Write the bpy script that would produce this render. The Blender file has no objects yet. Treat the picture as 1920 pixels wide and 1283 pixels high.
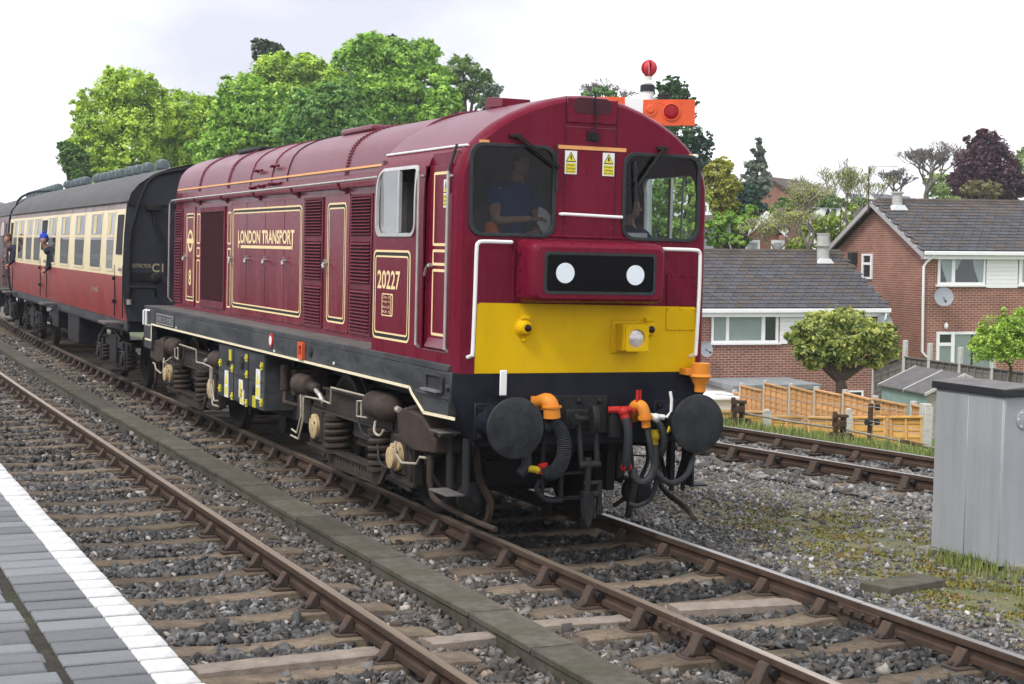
import bpy, bmesh, math, random
import numpy as np
from mathutils import Vector, Matrix, geometry

random.seed(7)
rng = np.random.default_rng(11)
scene = bpy.context.scene
col = scene.collection

# ------------------------------------------------------------------ camera
W_, H_ = 1920.0, 1283.0
CAM = np.array([-6.30080509, -12.01523658, 2.45494801])
CR = np.array([0.91327893, -0.4066473, 0.02365513])
CU = np.array([7.59479608e-04, 5.97727831e-02, 9.98211720e-01])
CF = np.array([0.40733403, 0.91162777, -0.05489806])
FOC = 3036.37
cam_data = bpy.data.cameras.new('camera')
cam = bpy.data.objects.new('camera', cam_data)
col.objects.link(cam)
cam_data.sensor_fit = 'HORIZONTAL'
cam_data.sensor_width = 36.0
cam_data.lens = FOC / W_ * 36.0
cam_data.clip_start = 0.1
cam_data.clip_end = 3000.0
mw = Matrix.Identity(4)
for i in range(3):
    mw[i][0] = CR[i]; mw[i][1] = CU[i]; mw[i][2] = -CF[i]; mw[i][3] = CAM[i]
cam.matrix_world = mw
scene.camera = cam
scene.render.resolution_x = 1024
scene.render.resolution_y = 684

# ------------------------------------------------------------------ sky, sun, exposure
SUN_EL, SUN_AZ = math.radians(52), math.radians(248)      # azimuth clockwise from +Y
world = bpy.data.worlds.new('World')
scene.world = world
world.use_nodes = True
wn = world.node_tree
wn.nodes.clear()
def wnode(t, **k):
    n = wn.nodes.new(t)
    for a, b in k.items(): setattr(n, a, b)
    return n
wout = wnode('ShaderNodeOutputWorld')
wbg = wnode('ShaderNodeBackground')
sky = wnode('ShaderNodeTexSky', sky_type='NISHITA', sun_disc=False, sun_elevation=SUN_EL, sun_rotation=SUN_AZ)
sky.air_density = 1.0; sky.dust_density = 3.0
skys = wnode('ShaderNodeMixRGB', blend_type='MULTIPLY'); skys.inputs[0].default_value = 1
skys.inputs[2].default_value = (0.1, 0.1, 0.1, 1)
wn.links.new(sky.outputs[0], skys.inputs[1])
wtc = wnode('ShaderNodeTexCoord')
wmap = wnode('ShaderNodeMapping'); wmap.inputs['Scale'].default_value = (1.0, 1.0, 2.2)
wmap.inputs['Location'].default_value = (0.2, 3.3, 1.1)
wn.links.new(wtc.outputs['Generated'], wmap.inputs[0])
n1 = wnode('ShaderNodeTexNoise'); n1.inputs['Scale'].default_value = 2.6; n1.inputs['Detail'].default_value = 7; n1.inputs['Roughness'].default_value = 0.52
wn.links.new(wmap.outputs[0], n1.inputs['Vector'])
cr = wnode('ShaderNodeValToRGB')
cr.color_ramp.elements[0].position = 0.36; cr.color_ramp.elements[0].color = (0.52, 0.525, 0.60, 1)
cr.color_ramp.elements[1].position = 0.62; cr.color_ramp.elements[1].color = (1.14, 1.15, 1.17, 1)
e = cr.color_ramp.elements.new(0.50); e.color = (0.74, 0.75, 0.82, 1)
wn.links.new(n1.outputs[0], cr.inputs[0])
wmix = wnode('ShaderNodeMixRGB'); wmix.inputs[0].default_value = 0.93
wn.links.new(skys.outputs[0], wmix.inputs[1]); wn.links.new(cr.outputs[0], wmix.inputs[2])
wn.links.new(wmix.outputs[0], wbg.inputs[0]); wbg.inputs[1].default_value = 1.0
wn.links.new(wbg.outputs[0], wout.inputs[0])

sun_data = bpy.data.lights.new('sun', 'SUN')
sun_data.energy = 1.5; sun_data.angle = math.radians(14); sun_data.color = (1.0, 0.965, 0.91)
sun = bpy.data.objects.new('sun', sun_data); col.objects.link(sun)
sd = Vector((math.sin(SUN_AZ) * math.cos(SUN_EL), math.cos(SUN_AZ) * math.cos(SUN_EL), math.sin(SUN_EL)))
sun.rotation_euler = (-sd).to_track_quat('-Z', 'Y').to_euler()
sun.location = (0, 0, 60)

vs = scene.view_settings
vs.view_transform = 'Standard'; vs.look = 'None'; vs.exposure = 0.76; vs.gamma = 1.0
vs.use_curve_mapping = False
scene.render.engine = 'CYCLES'
try:
    scene.cycles.use_denoising = True
    scene.cycles.max_bounces = 6
    scene.cycles.transparent_max_bounces = 12
except Exception: pass

# ------------------------------------------------------------------ measuring helpers (photo pixel -> point on a known plane)
def ray(u, v):
    return CF + CR * ((u - W_ / 2) / FOC) - CU * ((v - H_ / 2) / FOC)
def P(u, v, x=None, y=None, z=None):
    d = ray(u, v)
    if x is not None: t = (x - CAM[0]) / d[0]
    elif y is not None: t = (y - CAM[1]) / d[1]
    else: t = (z - CAM[2]) / d[2]
    return Vector(CAM + d * t)
# ground-level frame of the background: level with the horizon (the running lines are canted by a degree)
_p, _r = math.radians(3.15), math.radians(0.35)
gF = np.array([0, math.cos(_p), -math.sin(_p)]); gR0 = np.array([1., 0, 0]); gU0 = np.cross(gR0, gF)
gR = math.cos(_r) * gR0 + math.sin(_r) * gU0; gU = -math.sin(_r) * gR0 + math.cos(_r) * gU0
_A = np.stack([CR, CU, CF], 1) @ np.stack([gR, gU, gF], 1).T
MG = Matrix(((*_A[0], CAM[0]), (*_A[1], CAM[1]), (*_A[2], CAM[2]), (0, 0, 0, 1)))
def g_at(u, v, b):                   # level frame (right, forward, up) of what shows at pixel u,v at forward distance b
    d = gF + gR * ((u - W_ / 2) / FOC) - gU * ((v - H_ / 2) / FOC)
    return Vector(d * (b / d[1]))
def w_at(u, v, b):
    return MG @ g_at(u, v, b)

# ------------------------------------------------------------------ mesh helpers
def V(*a): return Vector(a)
class MB:
    def __init__(s): s.v = []; s.f = []
    def add(s, vs, fs):
        o = len(s.v); s.v += [tuple(q) for q in vs]; s.f += [tuple(i + o for i in f) for f in fs]; return s
    def box(s, x0, x1, y0, y1, z0, z1):
        if x0 > x1: x0, x1 = x1, x0
        if y0 > y1: y0, y1 = y1, y0
        if z0 > z1: z0, z1 = z1, z0
        return s.add([(x0, y0, z0), (x1, y0, z0), (x1, y1, z0), (x0, y1, z0), (x0, y0, z1), (x1, y0, z1), (x1, y1, z1), (x0, y1, z1)],
                     [(0, 3, 2, 1), (4, 5, 6, 7), (0, 1, 5, 4), (1, 2, 6, 5), (2, 3, 7, 6), (3, 0, 4, 7)])
    def boxm(s, m, sx, sy, sz):
        c = [(-1, -1, -1), (1, -1, -1), (1, 1, -1), (-1, 1, -1), (-1, -1, 1), (1, -1, 1), (1, 1, 1), (-1, 1, 1)]
        return s.add([m @ Vector((a * sx / 2, b * sy / 2, d * sz / 2)) for a, b, d in c],
                     [(0, 3, 2, 1), (4, 5, 6, 7), (0, 1, 5, 4), (1, 2, 6, 5), (2, 3, 7, 6), (3, 0, 4, 7)])
    def ring(s, c, a, b, r, n, ph=0):
        return [c + a * (r * math.cos(2 * math.pi * i / n + ph)) + b * (r * math.sin(2 * math.pi * i / n + ph)) for i in range(n)]
    def cyl(s, p0, p1, r0, r1=None, n=16, caps=True):
        p0, p1 = Vector(p0), Vector(p1); r1 = r0 if r1 is None else r1
        d = (p1 - p0).normalized(); a = d.orthogonal().normalized(); b = d.cross(a)
        o = len(s.v)
        s.v += [tuple(q) for q in s.ring(p0, a, b, r0, n)] + [tuple(q) for q in s.ring(p1, a, b, r1, n)]
        for i in range(n):
            j = (i + 1) % n; s.f.append((o + i, o + j, o + n + j, o + n + i))
        if caps:
            s.f.append(tuple(o + i for i in range(n))[::-1]); s.f.append(tuple(o + n + i for i in range(n)))
        return s
    def lathe(s, p0, d, prof, n=20):           # prof: (distance along d, radius)
        p0 = Vector(p0); d = Vector(d).normalized(); a = d.orthogonal().normalized(); b = d.cross(a)
        o = len(s.v)
        for t, r in prof: s.v += [tuple(q) for q in s.ring(p0 + d * t, a, b, max(r, 1e-4), n)]
        for k in range(len(prof) - 1):
            for i in range(n):
                j = (i + 1) % n
                s.f.append((o + k * n + i, o + k * n + j, o + (k + 1) * n + j, o + (k + 1) * n + i))
        s.f.append(tuple(o + i for i in range(n))[::-1])
        e = o + (len(prof) - 1) * n; s.f.append(tuple(e + i for i in range(n)))
        return s
    def tube(s, pts, r, n=8, caps=True, smooth=0):
        pts = [Vector(q) for q in pts]
        if smooth: pts = spline(pts, smooth)
        rs = r if isinstance(r, (list, tuple)) else [r] * len(pts)
        if len(rs) != len(pts):
            rs = [rs[0] + (rs[-1] - rs[0]) * i / (len(pts) - 1) for i in range(len(pts))]
        o = len(s.v); a = None
        for i, q in enumerate(pts):
            t = ((pts[min(i + 1, len(pts) - 1)] - pts[max(i - 1, 0)])).normalized()
            if a is None: a = t.orthogonal().normalized()
            else:
                a = a - t * a.dot(t)
                a = a.normalized() if a.length > 1e-6 else t.orthogonal().normalized()
            b = t.cross(a)
            s.v += [tuple(w) for w in s.ring(q, a, b, rs[i], n)]
        for k in range(len(pts) - 1):
            for i in range(n):
                j = (i + 1) % n
                s.f.append((o + k * n + i, o + k * n + j, o + (k + 1) * n + j, o + (k + 1) * n + i))
        if caps:
            s.f.append(tuple(o + i for i in range(n))[::-1]); e = o + (len(pts) - 1) * n
            s.f.append(tuple(e + i for i in range(n)))
        return s
    def prism(s, poly, fn, w0, w1):            # poly 2d, fn(u,v,w)->3d
        n = len(poly); o = len(s.v)
        s.v += [tuple(fn(u, v, w0)) for u, v in poly] + [tuple(fn(u, v, w1)) for u, v in poly]
        for i in range(n):
            j = (i + 1) % n; s.f.append((o + i, o + j, o + n + j, o + n + i))
        s.f.append(tuple(o + i for i in range(n))[::-1]); s.f.append(tuple(o + n + i for i in range(n)))
        return s
    def plate(s, outer, holes, fn, w0, w1):    # flat plate with holes
        loops = [outer] + list(holes)
        tri = geometry.tessellate_polygon([[Vector((u, v, 0)) for u, v in l] for l in loops])
        flat = [q for l in loops for q in l]; N = len(flat); o = len(s.v)
        s.v += [tuple(fn(u, v, w0)) for u, v in flat] + [tuple(fn(u, v, w1)) for u, v in flat]
        for t in tri:
            s.f.append((o + t[0], o + t[1], o + t[2])); s.f.append((o + N + t[2], o + N + t[1], o + N + t[0]))
        k = 0
        for l in loops:
            n = len(l)
            for i in range(n):
                j = (i + 1) % n
                s.f.append((o + k + i, o + k + j, o + N + k + j, o + N + k + i))
            k += n
        return s
    def sphere(s, c, r, nu=12, nv=8, sc=(1, 1, 1)):
        c = Vector(c); o = len(s.v)
        for j in range(1, nv):
            th = math.pi * j / nv
            for i in range(nu):
                ph = 2 * math.pi * i / nu
                s.v.append((c.x + r * sc[0] * math.sin(th) * math.cos(ph), c.y + r * sc[1] * math.sin(th) * math.sin(ph), c.z + r * sc[2] * math.cos(th)))
        s.v.append((c.x, c.y, c.z + r * sc[2])); s.v.append((c.x, c.y, c.z - r * sc[2]))
        T, B = o + (nv - 1) * nu, o + (nv - 1) * nu + 1
        for j in range(nv - 2):
            for i in range(nu):
                k = (i + 1) % nu
                s.f.append((o + j * nu + i, o + (j + 1) * nu + i, o + (j + 1) * nu + k, o + j * nu + k))
        for i in range(nu):
            k = (i + 1) % nu
            s.f.append((T, o + i, o + k)); s.f.append((B, o + (nv - 2) * nu + k, o + (nv - 2) * nu + i))
        return s
    def build(s, name, mat, parent=None, angle=35, bevel=0, seg=2, fix=True):
        me = bpy.data.meshes.new(name)
        me.from_pydata(s.v, [], s.f); me.validate(); me.update()
        if fix:
            bm = bmesh.new(); bm.from_mesh(me)
            bmesh.ops.recalc_face_normals(bm, faces=bm.faces); bm.to_mesh(me); bm.free()
        if angle:
            me.polygons.foreach_set('use_smooth', [True] * len(me.polygons))
            me.set_sharp_from_angle(angle=math.radians(angle))
        o = bpy.data.objects.new(name, me); col.objects.link(o)
        if mat is not None: me.materials.append(mat)
        if parent is not None: o.parent = parent
        if bevel:
            b = o.modifiers.new('bevel', 'BEVEL'); b.width = bevel; b.segments = seg; b.limit_method = 'ANGLE'; b.angle_limit = math.radians(35)
            b.harden_normals = False
        return o
def spline(pts, k):
    out = []; n = len(pts)
    for i in range(n - 1):
        p0, p1, p2, p3 = pts[max(i - 1, 0)], pts[i], pts[i + 1], pts[min(i + 2, n - 1)]
        for j in range(k):
            t = j / k
            out.append(0.5 * ((2 * p1) + (p2 - p0) * t + (2 * p0 - 5 * p1 + 4 * p2 - p3) * t * t + (3 * p1 - p0 - 3 * p2 + p3) * t ** 3))
    out.append(pts[-1]); return out
def rrect(u0, u1, v0, v1, r, n=5):
    if u0 > u1: u0, u1 = u1, u0
    if v0 > v1: v0, v1 = v1, v0
    out = []
    for cx, cy, a in ((u1 - r, v0 + r, -90), (u1 - r, v1 - r, 0), (u0 + r, v1 - r, 90), (u0 + r, v0 + r, 180)):
        for i in range(n + 1):
            t = math.radians(a + 90 * i / n); out.append((cx + r * math.cos(t), cy + r * math.sin(t)))
    return out
def circ(cx, cy, r, n=24, ry=None):
    ry = ry or r
    return [(cx + r * math.cos(2 * math.pi * i / n), cy + ry * math.sin(2 * math.pi * i / n)) for i in range(n)]
fX = lambda u, v, w: (w, u, v)      # plane across x: (y,z)
fY = lambda u, v, w: (u, w, v)      # plane across y: (x,z)
fZ = lambda u, v, w: (u, v, w)
def empty(name, loc=(0, 0, 0), rot=(0, 0, 0), parent=None, mat=None):
    o = bpy.data.objects.new(name, None); col.objects.link(o)
    o.empty_display_size = 0.2
    if mat is not None: o.matrix_world = mat
    else: o.location = loc; o.rotation_euler = rot
    if parent: o.parent = parent
    return o
def tag(o, label=None, cat=None, group=None, kind=None):
    if label: o['label'] = label
    if cat: o['category'] = cat
    if group: o['group'] = group
    if kind: o['kind'] = kind
    return o
def inst(o, parent=None, loc=None, rot=None, scale=None):
    c = o.copy(); col.objects.link(c)
    c.parent = parent
    if loc is not None: c.location = loc
    if rot is not None: c.rotation_euler = rot
    if scale is not None: c.scale = scale
    return c
def text(name, s, mat, parent, fn, size, u, v, w, align='LEFT', sx=1.0, extrude=0.0, bold=0.0):
    cu = bpy.data.curves.new(name, 'FONT'); cu.body = s; cu.size = size; cu.align_x = align; cu.resolution_u = 3
    cu.offset = bold
    t = bpy.data.objects.new('tmp', cu); col.objects.link(t)
    dg = bpy.context.evaluated_depsgraph_get()
    me = bpy.data.meshes.new_from_object(t.evaluated_get(dg))
    bpy.data.objects.remove(t)
    me.name = name
    for q in me.vertices:
        q.co = Vector(fn(u + q.co.x * sx, v + q.co.y, w))
    me.materials.clear(); me.materials.append(mat)
    o = bpy.data.objects.new(name, me); col.objects.link(o); o.parent = parent
    return o

# ------------------------------------------------------------------ materials
def srgb(r, g, b, k=1.0):
    f = lambda c: ((c / 255 + 0.055) / 1.055) ** 2.4 if c > 10 else c / 255 / 12.92
    return (f(r) * k, f(g) * k, f(b) * k)
def mat(name, c, rough=0.6, metal=0.0, var=0.12, scale=6.0, bump=0.0, bscale=60.0, coat=0.0, dirt=None, dirt_amt=0.35, dirt_scale=2.0,
        attr=None, stretch=None, spec=0.22, dstretch=None, emit=0.0, trans=0.0):
    m = bpy.data.materials.new(name); m.use_nodes = True
    nt = m.node_tree; N = nt.nodes; L = nt.links
    b = N['Principled BSDF']
    b.inputs['Roughness'].default_value = rough; b.inputs['Metallic'].default_value = metal
    b.inputs['Specular IOR Level'].default_value = spec
    if coat: b.inputs['Coat Weight'].default_value = coat; b.inputs['Coat Roughness'].default_value = 0.12
    tc = N.new('ShaderNodeTexCoord')
    vec = tc.outputs['Object']
    def mapped(st):
        if not st: return vec
        mp = N.new('ShaderNodeMapping'); mp.inputs['Scale'].default_value = st; L.new(vec, mp.inputs[0]); return mp.outputs[0]
    last = None
    if attr:
        at = N.new('ShaderNodeAttribute'); at.attribute_name = attr; last = at.outputs['Color']
    n = N.new('ShaderNodeTexNoise'); n.inputs['Scale'].default_value = scale; n.inputs['Detail'].default_value = 6; n.inputs['Roughness'].default_value = 0.62
    L.new(mapped(stretch), n.inputs['Vector'])
    if var:
        r = N.new('ShaderNodeMapRange'); r.inputs[1].default_value = 0.3; r.inputs[2].default_value = 0.7
        r.inputs[3].default_value = 1 - var; r.inputs[4].default_value = 1 + var
        L.new(n.outputs[0], r.inputs[0])
        mx = N.new('ShaderNodeMixRGB'); mx.blend_type = 'MULTIPLY'; mx.inputs[0].default_value = 1
        if last: L.new(last, mx.inputs[1])
        else: mx.inputs[1].default_value = (*c, 1)
        L.new(r.outputs[0], mx.inputs[2]); last = mx.outputs[0]
    if dirt:
        n2 = N.new('ShaderNodeTexNoise'); n2.inputs['Scale'].default_value = dirt_scale; n2.inputs['Detail'].default_value = 8; n2.inputs['Roughness'].default_value = 0.68
        L.new(mapped(dstretch), n2.inputs['Vector'])
        r2 = N.new('ShaderNodeMapRange'); r2.inputs[1].default_value = 0.42; r2.inputs[2].default_value = 0.72; r2.inputs[3].default_value = 0; r2.inputs[4].default_value = dirt_amt
        L.new(n2.outputs[0], r2.inputs[0])
        m2 = N.new('ShaderNodeMixRGB'); L.new(r2.outputs[0], m2.inputs[0])
        if last: L.new(last, m2.inputs[1])
        else: m2.inputs[1].default_value = (*c, 1)
        m2.inputs[2].default_value = (*dirt, 1); last = m2.outputs[0]
        rr = N.new('ShaderNodeMapRange'); rr.inputs[3].default_value = rough; rr.inputs[4].default_value = min(1, rough + 0.35)
        rr.inputs[1].default_value = 0; rr.inputs[2].default_value = 1
        L.new(r2.outputs[0], rr.inputs[0]); L.new(rr.outputs[0], b.inputs['Roughness'])
    if last: L.new(last, b.inputs['Base Color'])
    else: b.inputs['Base Color'].default_value = (*c, 1)
    if bump:
        nb = N.new('ShaderNodeTexNoise'); nb.inputs['Scale'].default_value = bscale; nb.inputs['Detail'].default_value = 5
        L.new(vec, nb.inputs['Vector'])
        bp = N.new('ShaderNodeBump'); bp.inputs['Strength'].default_value = min(1, bump); bp.inputs['Distance'].default_value = 0.02
        L.new(nb.outputs[0], bp.inputs['Height']); L.new(bp.outputs[0], b.inputs['Normal'])
    if emit:
        b.inputs['Emission Color'].default_value = (*c, 1); b.inputs['Emission Strength'].default_value = emit
    return m
def glass_mat(name, tint=(0.75, 0.8, 0.8), fac=0.10, rough=0.02, op=0.0, opc=(0.1, 0.12, 0.13)):
    m = bpy.data.materials.new(name); m.use_nodes = True
    nt = m.node_tree; N = nt.nodes; L = nt.links; N.clear()
    o = N.new('ShaderNodeOutputMaterial'); t = N.new('ShaderNodeBsdfTransparent'); t.inputs[0].default_value = (*tint, 1)
    g = N.new('ShaderNodeBsdfGlossy'); g.inputs['Roughness'].default_value = rough
    lw = N.new('ShaderNodeLayerWeight'); lw.inputs[0].default_value = 0.5
    pw_ = N.new('ShaderNodeMath'); pw_.operation = 'POWER'; pw_.inputs[1].default_value = 4.0
    L.new(lw.outputs['Facing'], pw_.inputs[0])
    r = N.new('ShaderNodeMapRange'); r.inputs[3].default_value = fac; r.inputs[4].default_value = 0.9
    L.new(pw_.outputs[0], r.inputs[0])
    mx = N.new('ShaderNodeMixShader'); L.new(r.outputs[0], mx.inputs[0])
    base = t.outputs[0]
    if op:
        d = N.new('ShaderNodeBsdfDiffuse'); d.inputs[0].default_value = (*opc, 1)
        m0 = N.new('ShaderNodeMixShader'); m0.inputs[0].default_value = op
        L.new(t.outputs[0], m0.inputs[1]); L.new(d.outputs[0], m0.inputs[2]); base = m0.outputs[0]
    L.new(base, mx.inputs[1]); L.new(g.outputs[0], mx.inputs[2])
    L.new(mx.outputs[0], o.inputs[0])
    return m

M = {}
M['maroon'] = mat('maroon_paint', (0.145, 0.0065, 0.023), 0.25, var=0.10, scale=1.3, coat=0.0, spec=0.10, dirt=(0.19, 0.03, 0.05), dirt_amt=0.35, dirt_scale=3.2, dstretch=(1, 1, 0.16), bump=0.09, bscale=2.6)
M['maroon_side'] = mat('maroon_side_paint', (0.155, 0.009, 0.025), 0.22, var=0.10, scale=1.2, spec=0.22, dirt=(0.30, 0.07, 0.09), dirt_amt=0.45, dirt_scale=1.9, dstretch=(1, 1.2, 0.3), bump=0.12, bscale=1.8)
M['maroon_roof'] = mat('maroon_roof_paint', (0.15, 0.015, 0.036), 0.36, var=0.14, scale=1.6, coat=0.15, spec=0.4, dirt=(0.20, 0.11, 0.125), dirt_amt=0.5, dirt_scale=1.2, dstretch=(1.4, 0.6, 1))
M['maroon_dull'] = mat('maroon_louvre_paint', (0.15, 0.022, 0.040), 0.55, var=0.15, scale=5, dirt=(0.06, 0.03, 0.03), dirt_amt=0.5)
M['mesh_dark'] = mat('maroon_grille_mesh', (0.055, 0.012, 0.018), 0.7, var=0.2, scale=30)
M['yellow'] = mat('yellow_paint', (0.72, 0.45, 0.002), 0.35, var=0.06, scale=1.2, coat=0.0, spec=0.08, bump=0.05, bscale=4.0, dirt=(0.42, 0.26, 0.02), dirt_amt=0.35, dirt_scale=2.2, dstretch=(1, 1, 0.4))
M['navy'] = mat('blue_black_paint', (0.010, 0.0115, 0.019), 0.38, var=0.25, scale=2.5, coat=0.0, spec=0.12, dirt=(0.035, 0.035, 0.036), dirt_amt=0.4, dirt_scale=2.5)
M['solebar'] = mat('solebar_paint', (0.030, 0.033, 0.038), 0.5, var=0.3, scale=3, dirt=(0.16, 0.16, 0.16), dirt_amt=0.5, dirt_scale=2.2, dstretch=(1, 0.5, 2.2))
M['walkway'] = mat('walkway_steel', (0.10, 0.095, 0.09), 0.6, var=0.3, scale=4, dirt=(0.2, 0.18, 0.17), dirt_amt=0.5)
M['cream'] = mat('cream_lining', srgb(243, 217, 165), 0.45, var=0.08, scale=8)
M['cream_pale'] = mat('pale_cream_line', srgb(236, 226, 192), 0.45, var=0.08, scale=8)
M['orange_line'] = mat('orange_lining', srgb(228, 165, 100), 0.45, var=0.06)
M['black_line'] = mat('black_lining', (0.014, 0.015, 0.013), 0.45, var=0.1)
M['white'] = mat('white_paint', (0.80, 0.80, 0.78), 0.4, var=0.06, scale=5)
M['white_disc'] = mat('white_marker_disc', (0.74, 0.80, 0.85), 0.3, var=0.02)
M['buffer'] = mat('buffer_steel', (0.022, 0.024, 0.027), 0.42, metal=0.25, var=0.3, scale=7, dirt=(0.07, 0.075, 0.078), dirt_amt=0.45, dirt_scale=6)
M['black'] = mat('black_steel', (0.011, 0.012, 0.0135), 0.5, var=0.3, scale=8, dirt=(0.04, 0.037, 0.034), dirt_amt=0.5, dirt_scale=6)
M['rubber'] = mat('rubber_hose', (0.022, 0.025, 0.029), 0.55, var=0.2, scale=12, dirt=(0.07, 0.07, 0.072), dirt_amt=0.4, dirt_scale=9)
M['bogie'] = mat('bogie_grime', (0.024, 0.020, 0.018), 0.68, var=0.35, scale=5, dirt=(0.070, 0.052, 0.042), dirt_amt=0.6, dirt_scale=3.2)
M['bogie_brown'] = mat('bogie_brown_dust', (0.052, 0.036, 0.028), 0.68, var=0.3, scale=5, dirt=(0.024, 0.02, 0.018), dirt_amt=0.7, dirt_scale=4)
M['wheel'] = mat('wheel_steel', (0.035, 0.03, 0.027), 0.6, metal=0.2, var=0.3, scale=5)
M['pipe_pale'] = mat('pale_brake_pipe', (0.42, 0.37, 0.30), 0.45, metal=0.1, var=0.3, scale=14)
M['cream_cover'] = mat('cream_axlebox_paint', (0.52, 0.40, 0.22), 0.55, var=0.15, scale=12, dirt=(0.2, 0.13, 0.07), dirt_amt=0.4, dirt_scale=14)
M['chrome'] = mat('bare_metal', (0.5, 0.49, 0.47), 0.35, metal=0.75, var=0.15)
M['hand_rail'] = mat('handrail_metal', (0.46, 0.43, 0.41), 0.4, metal=0.45, var=0.2)
M['orange'] = mat('orange_jumper', (0.72, 0.25, 0.025), 0.42, var=0.12, scale=9, dirt=(0.3, 0.13, 0.05), dirt_amt=0.4, dirt_scale=9)
M['red'] = mat('red_paint', (0.42, 0.022, 0.018), 0.45, var=0.2, scale=12)
M['valve_yellow'] = mat('valve_yellow_paint', (0.62, 0.45, 0.02), 0.45, var=0.15, scale=12)
M['lens_dark'] = mat('dark_lens', (0.02, 0.008, 0.01), 0.08, var=0.0)
M['lamp'] = mat('headlamp_glass', (0.62, 0.58, 0.54), 0.15, metal=0.4, var=0.25, scale=25)
M['seal'] = mat('window_rubber', (0.030, 0.034, 0.036), 0.55, var=0.2)
M['alu'] = mat('window_frame_metal', (0.55, 0.55, 0.53), 0.35, metal=0.6, var=0.15)
M['glass_cab'] = glass_mat('cab_glass', (0.60, 0.63, 0.64), 0.02, op=0.02, opc=(0.12, 0.12, 0.12))
M['glass_dark'] = glass_mat('headcode_glass', (0.14, 0.15, 0.16), 0.01)
M['glass_side'] = glass_mat('side_glass', (0.75, 0.8, 0.82), 0.12, op=0.38, opc=(0.55, 0.58, 0.6))
M['glass_tint'] = glass_mat('tinted_side_glass', (0.72, 0.82, 0.80), 0.05, op=0.12, opc=(0.35, 0.42, 0.42))
M['interior'] = mat('cab_interior_paint', (0.12, 0.11, 0.10), 0.7, var=0.2)
M['interior_dark'] = mat('cab_interior_dark', (0.025, 0.024, 0.026), 0.7, var=0.2)
M['sticker_yellow'] = mat('sticker_yellow', (0.75, 0.66, 0.06), 0.5, var=0.05)
M['sticker_black'] = mat('sticker_black', (0.015, 0.015, 0.015), 0.5, var=0.0)
M['orange_red'] = mat('orange_red_paint', (0.62, 0.10, 0.03), 0.5, var=0.1)
M['plate_silver'] = mat('plate_silver', (0.42, 0.42, 0.43), 0.4, metal=0.4, var=0.1)
# ------------------------------------------------------------------ ground
M['rail'] = mat('rusty_rail', (0.075, 0.048, 0.034), 0.7, var=0.35, scale=5, dirt=(0.03, 0.024, 0.02), dirt_amt=0.6, dirt_scale=2.5, dstretch=(1, 0.25, 3), bump=0.1, bscale=70)
M['rail_top'] = mat('worn_rail_head', (0.44, 0.36, 0.28), 0.36, metal=0.75, var=0.25, scale=4, stretch=(14, 0.2, 1))
M['rail_top_bright'] = mat('polished_rail_head', (0.40, 0.37, 0.34), 0.34, metal=0.9, var=0.12, scale=4, stretch=(14, 0.2, 1))
M['chair'] = mat('cast_iron_chair', (0.062, 0.05, 0.042), 0.68, metal=0.1, var=0.35, scale=9, dirt=(0.14, 0.07, 0.04), dirt_amt=0.55, dirt_scale=7)
M['key'] = mat('spring_key', (0.028, 0.024, 0.022), 0.6, metal=0.3, var=0.3, scale=20)
M['ground'] = None
def objrand(m, lo, hi):
    nt = m.node_tree; b = nt.nodes['Principled BSDF']; l = b.inputs['Base Color'].links
    src = l[0].from_socket
    oi = nt.nodes.new('ShaderNodeObjectInfo'); r = nt.nodes.new('ShaderNodeMapRange'); r.inputs[3].default_value = lo; r.inputs[4].default_value = hi
    nt.links.new(oi.outputs['Random'], r.inputs[0])
    mx = nt.nodes.new('ShaderNodeMixRGB'); mx.blend_type = 'MULTIPLY'; mx.inputs[0].default_value = 1
    nt.links.new(src, mx.inputs[1]); nt.links.new(r.outputs[0], mx.inputs[2]); nt.links.new(mx.outputs[0], b.inputs['Base Color'])
    return m
M['sleeper'] = objrand(mat('weathered_concrete', (0.215, 0.168, 0.120), 0.9, var=0.42, scale=22, bump=0.8, bscale=110, dirt=(0.085, 0.068, 0.055), dirt_amt=0.85, dirt_scale=5.5), 0.62, 1.12)
M['slab'] = objrand(mat('trough_concrete', (0.105, 0.092, 0.076), 0.9, var=0.35, scale=9, bump=0.6, bscale=120, dirt=(0.055, 0.062, 0.026), dirt_amt=0.7, dirt_scale=3.0), 0.8, 1.2)
M['pale_board'] = mat('pale_concrete_board', (0.28, 0.235, 0.195), 0.9, var=0.25, scale=9, bump=0.5, bscale=90, dirt=(0.16, 0.13, 0.11), dirt_amt=0.5, dirt_scale=4)
M['paver'] = objrand(mat('blue_brick_paver', (0.185, 0.193, 0.205), 0.62, var=0.28, scale=5, bump=0.25, bscale=60, dirt=(0.085, 0.085, 0.08), dirt_amt=0.7, dirt_scale=5), 0.68, 1.2)
M['paver_white'] = mat('white_platform_edge_paint', (0.60, 0.60, 0.595), 0.6, var=0.10, scale=9, bump=0.3, bscale=60, dirt=(0.26, 0.26, 0.25), dirt_amt=0.55, dirt_scale=7)
M['mortar'] = mat('platform_bedding', (0.036, 0.032, 0.026), 0.95, var=0.4, scale=14, bump=0.8, bscale=60, dirt=(0.075, 0.08, 0.03), dirt_amt=0.6, dirt_scale=4)
M['stone'] = mat('ballast_stone', (0.2, 0.2, 0.2), 0.82, var=0.22, scale=24, attr='tint', bump=0.25, bscale=50)

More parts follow.
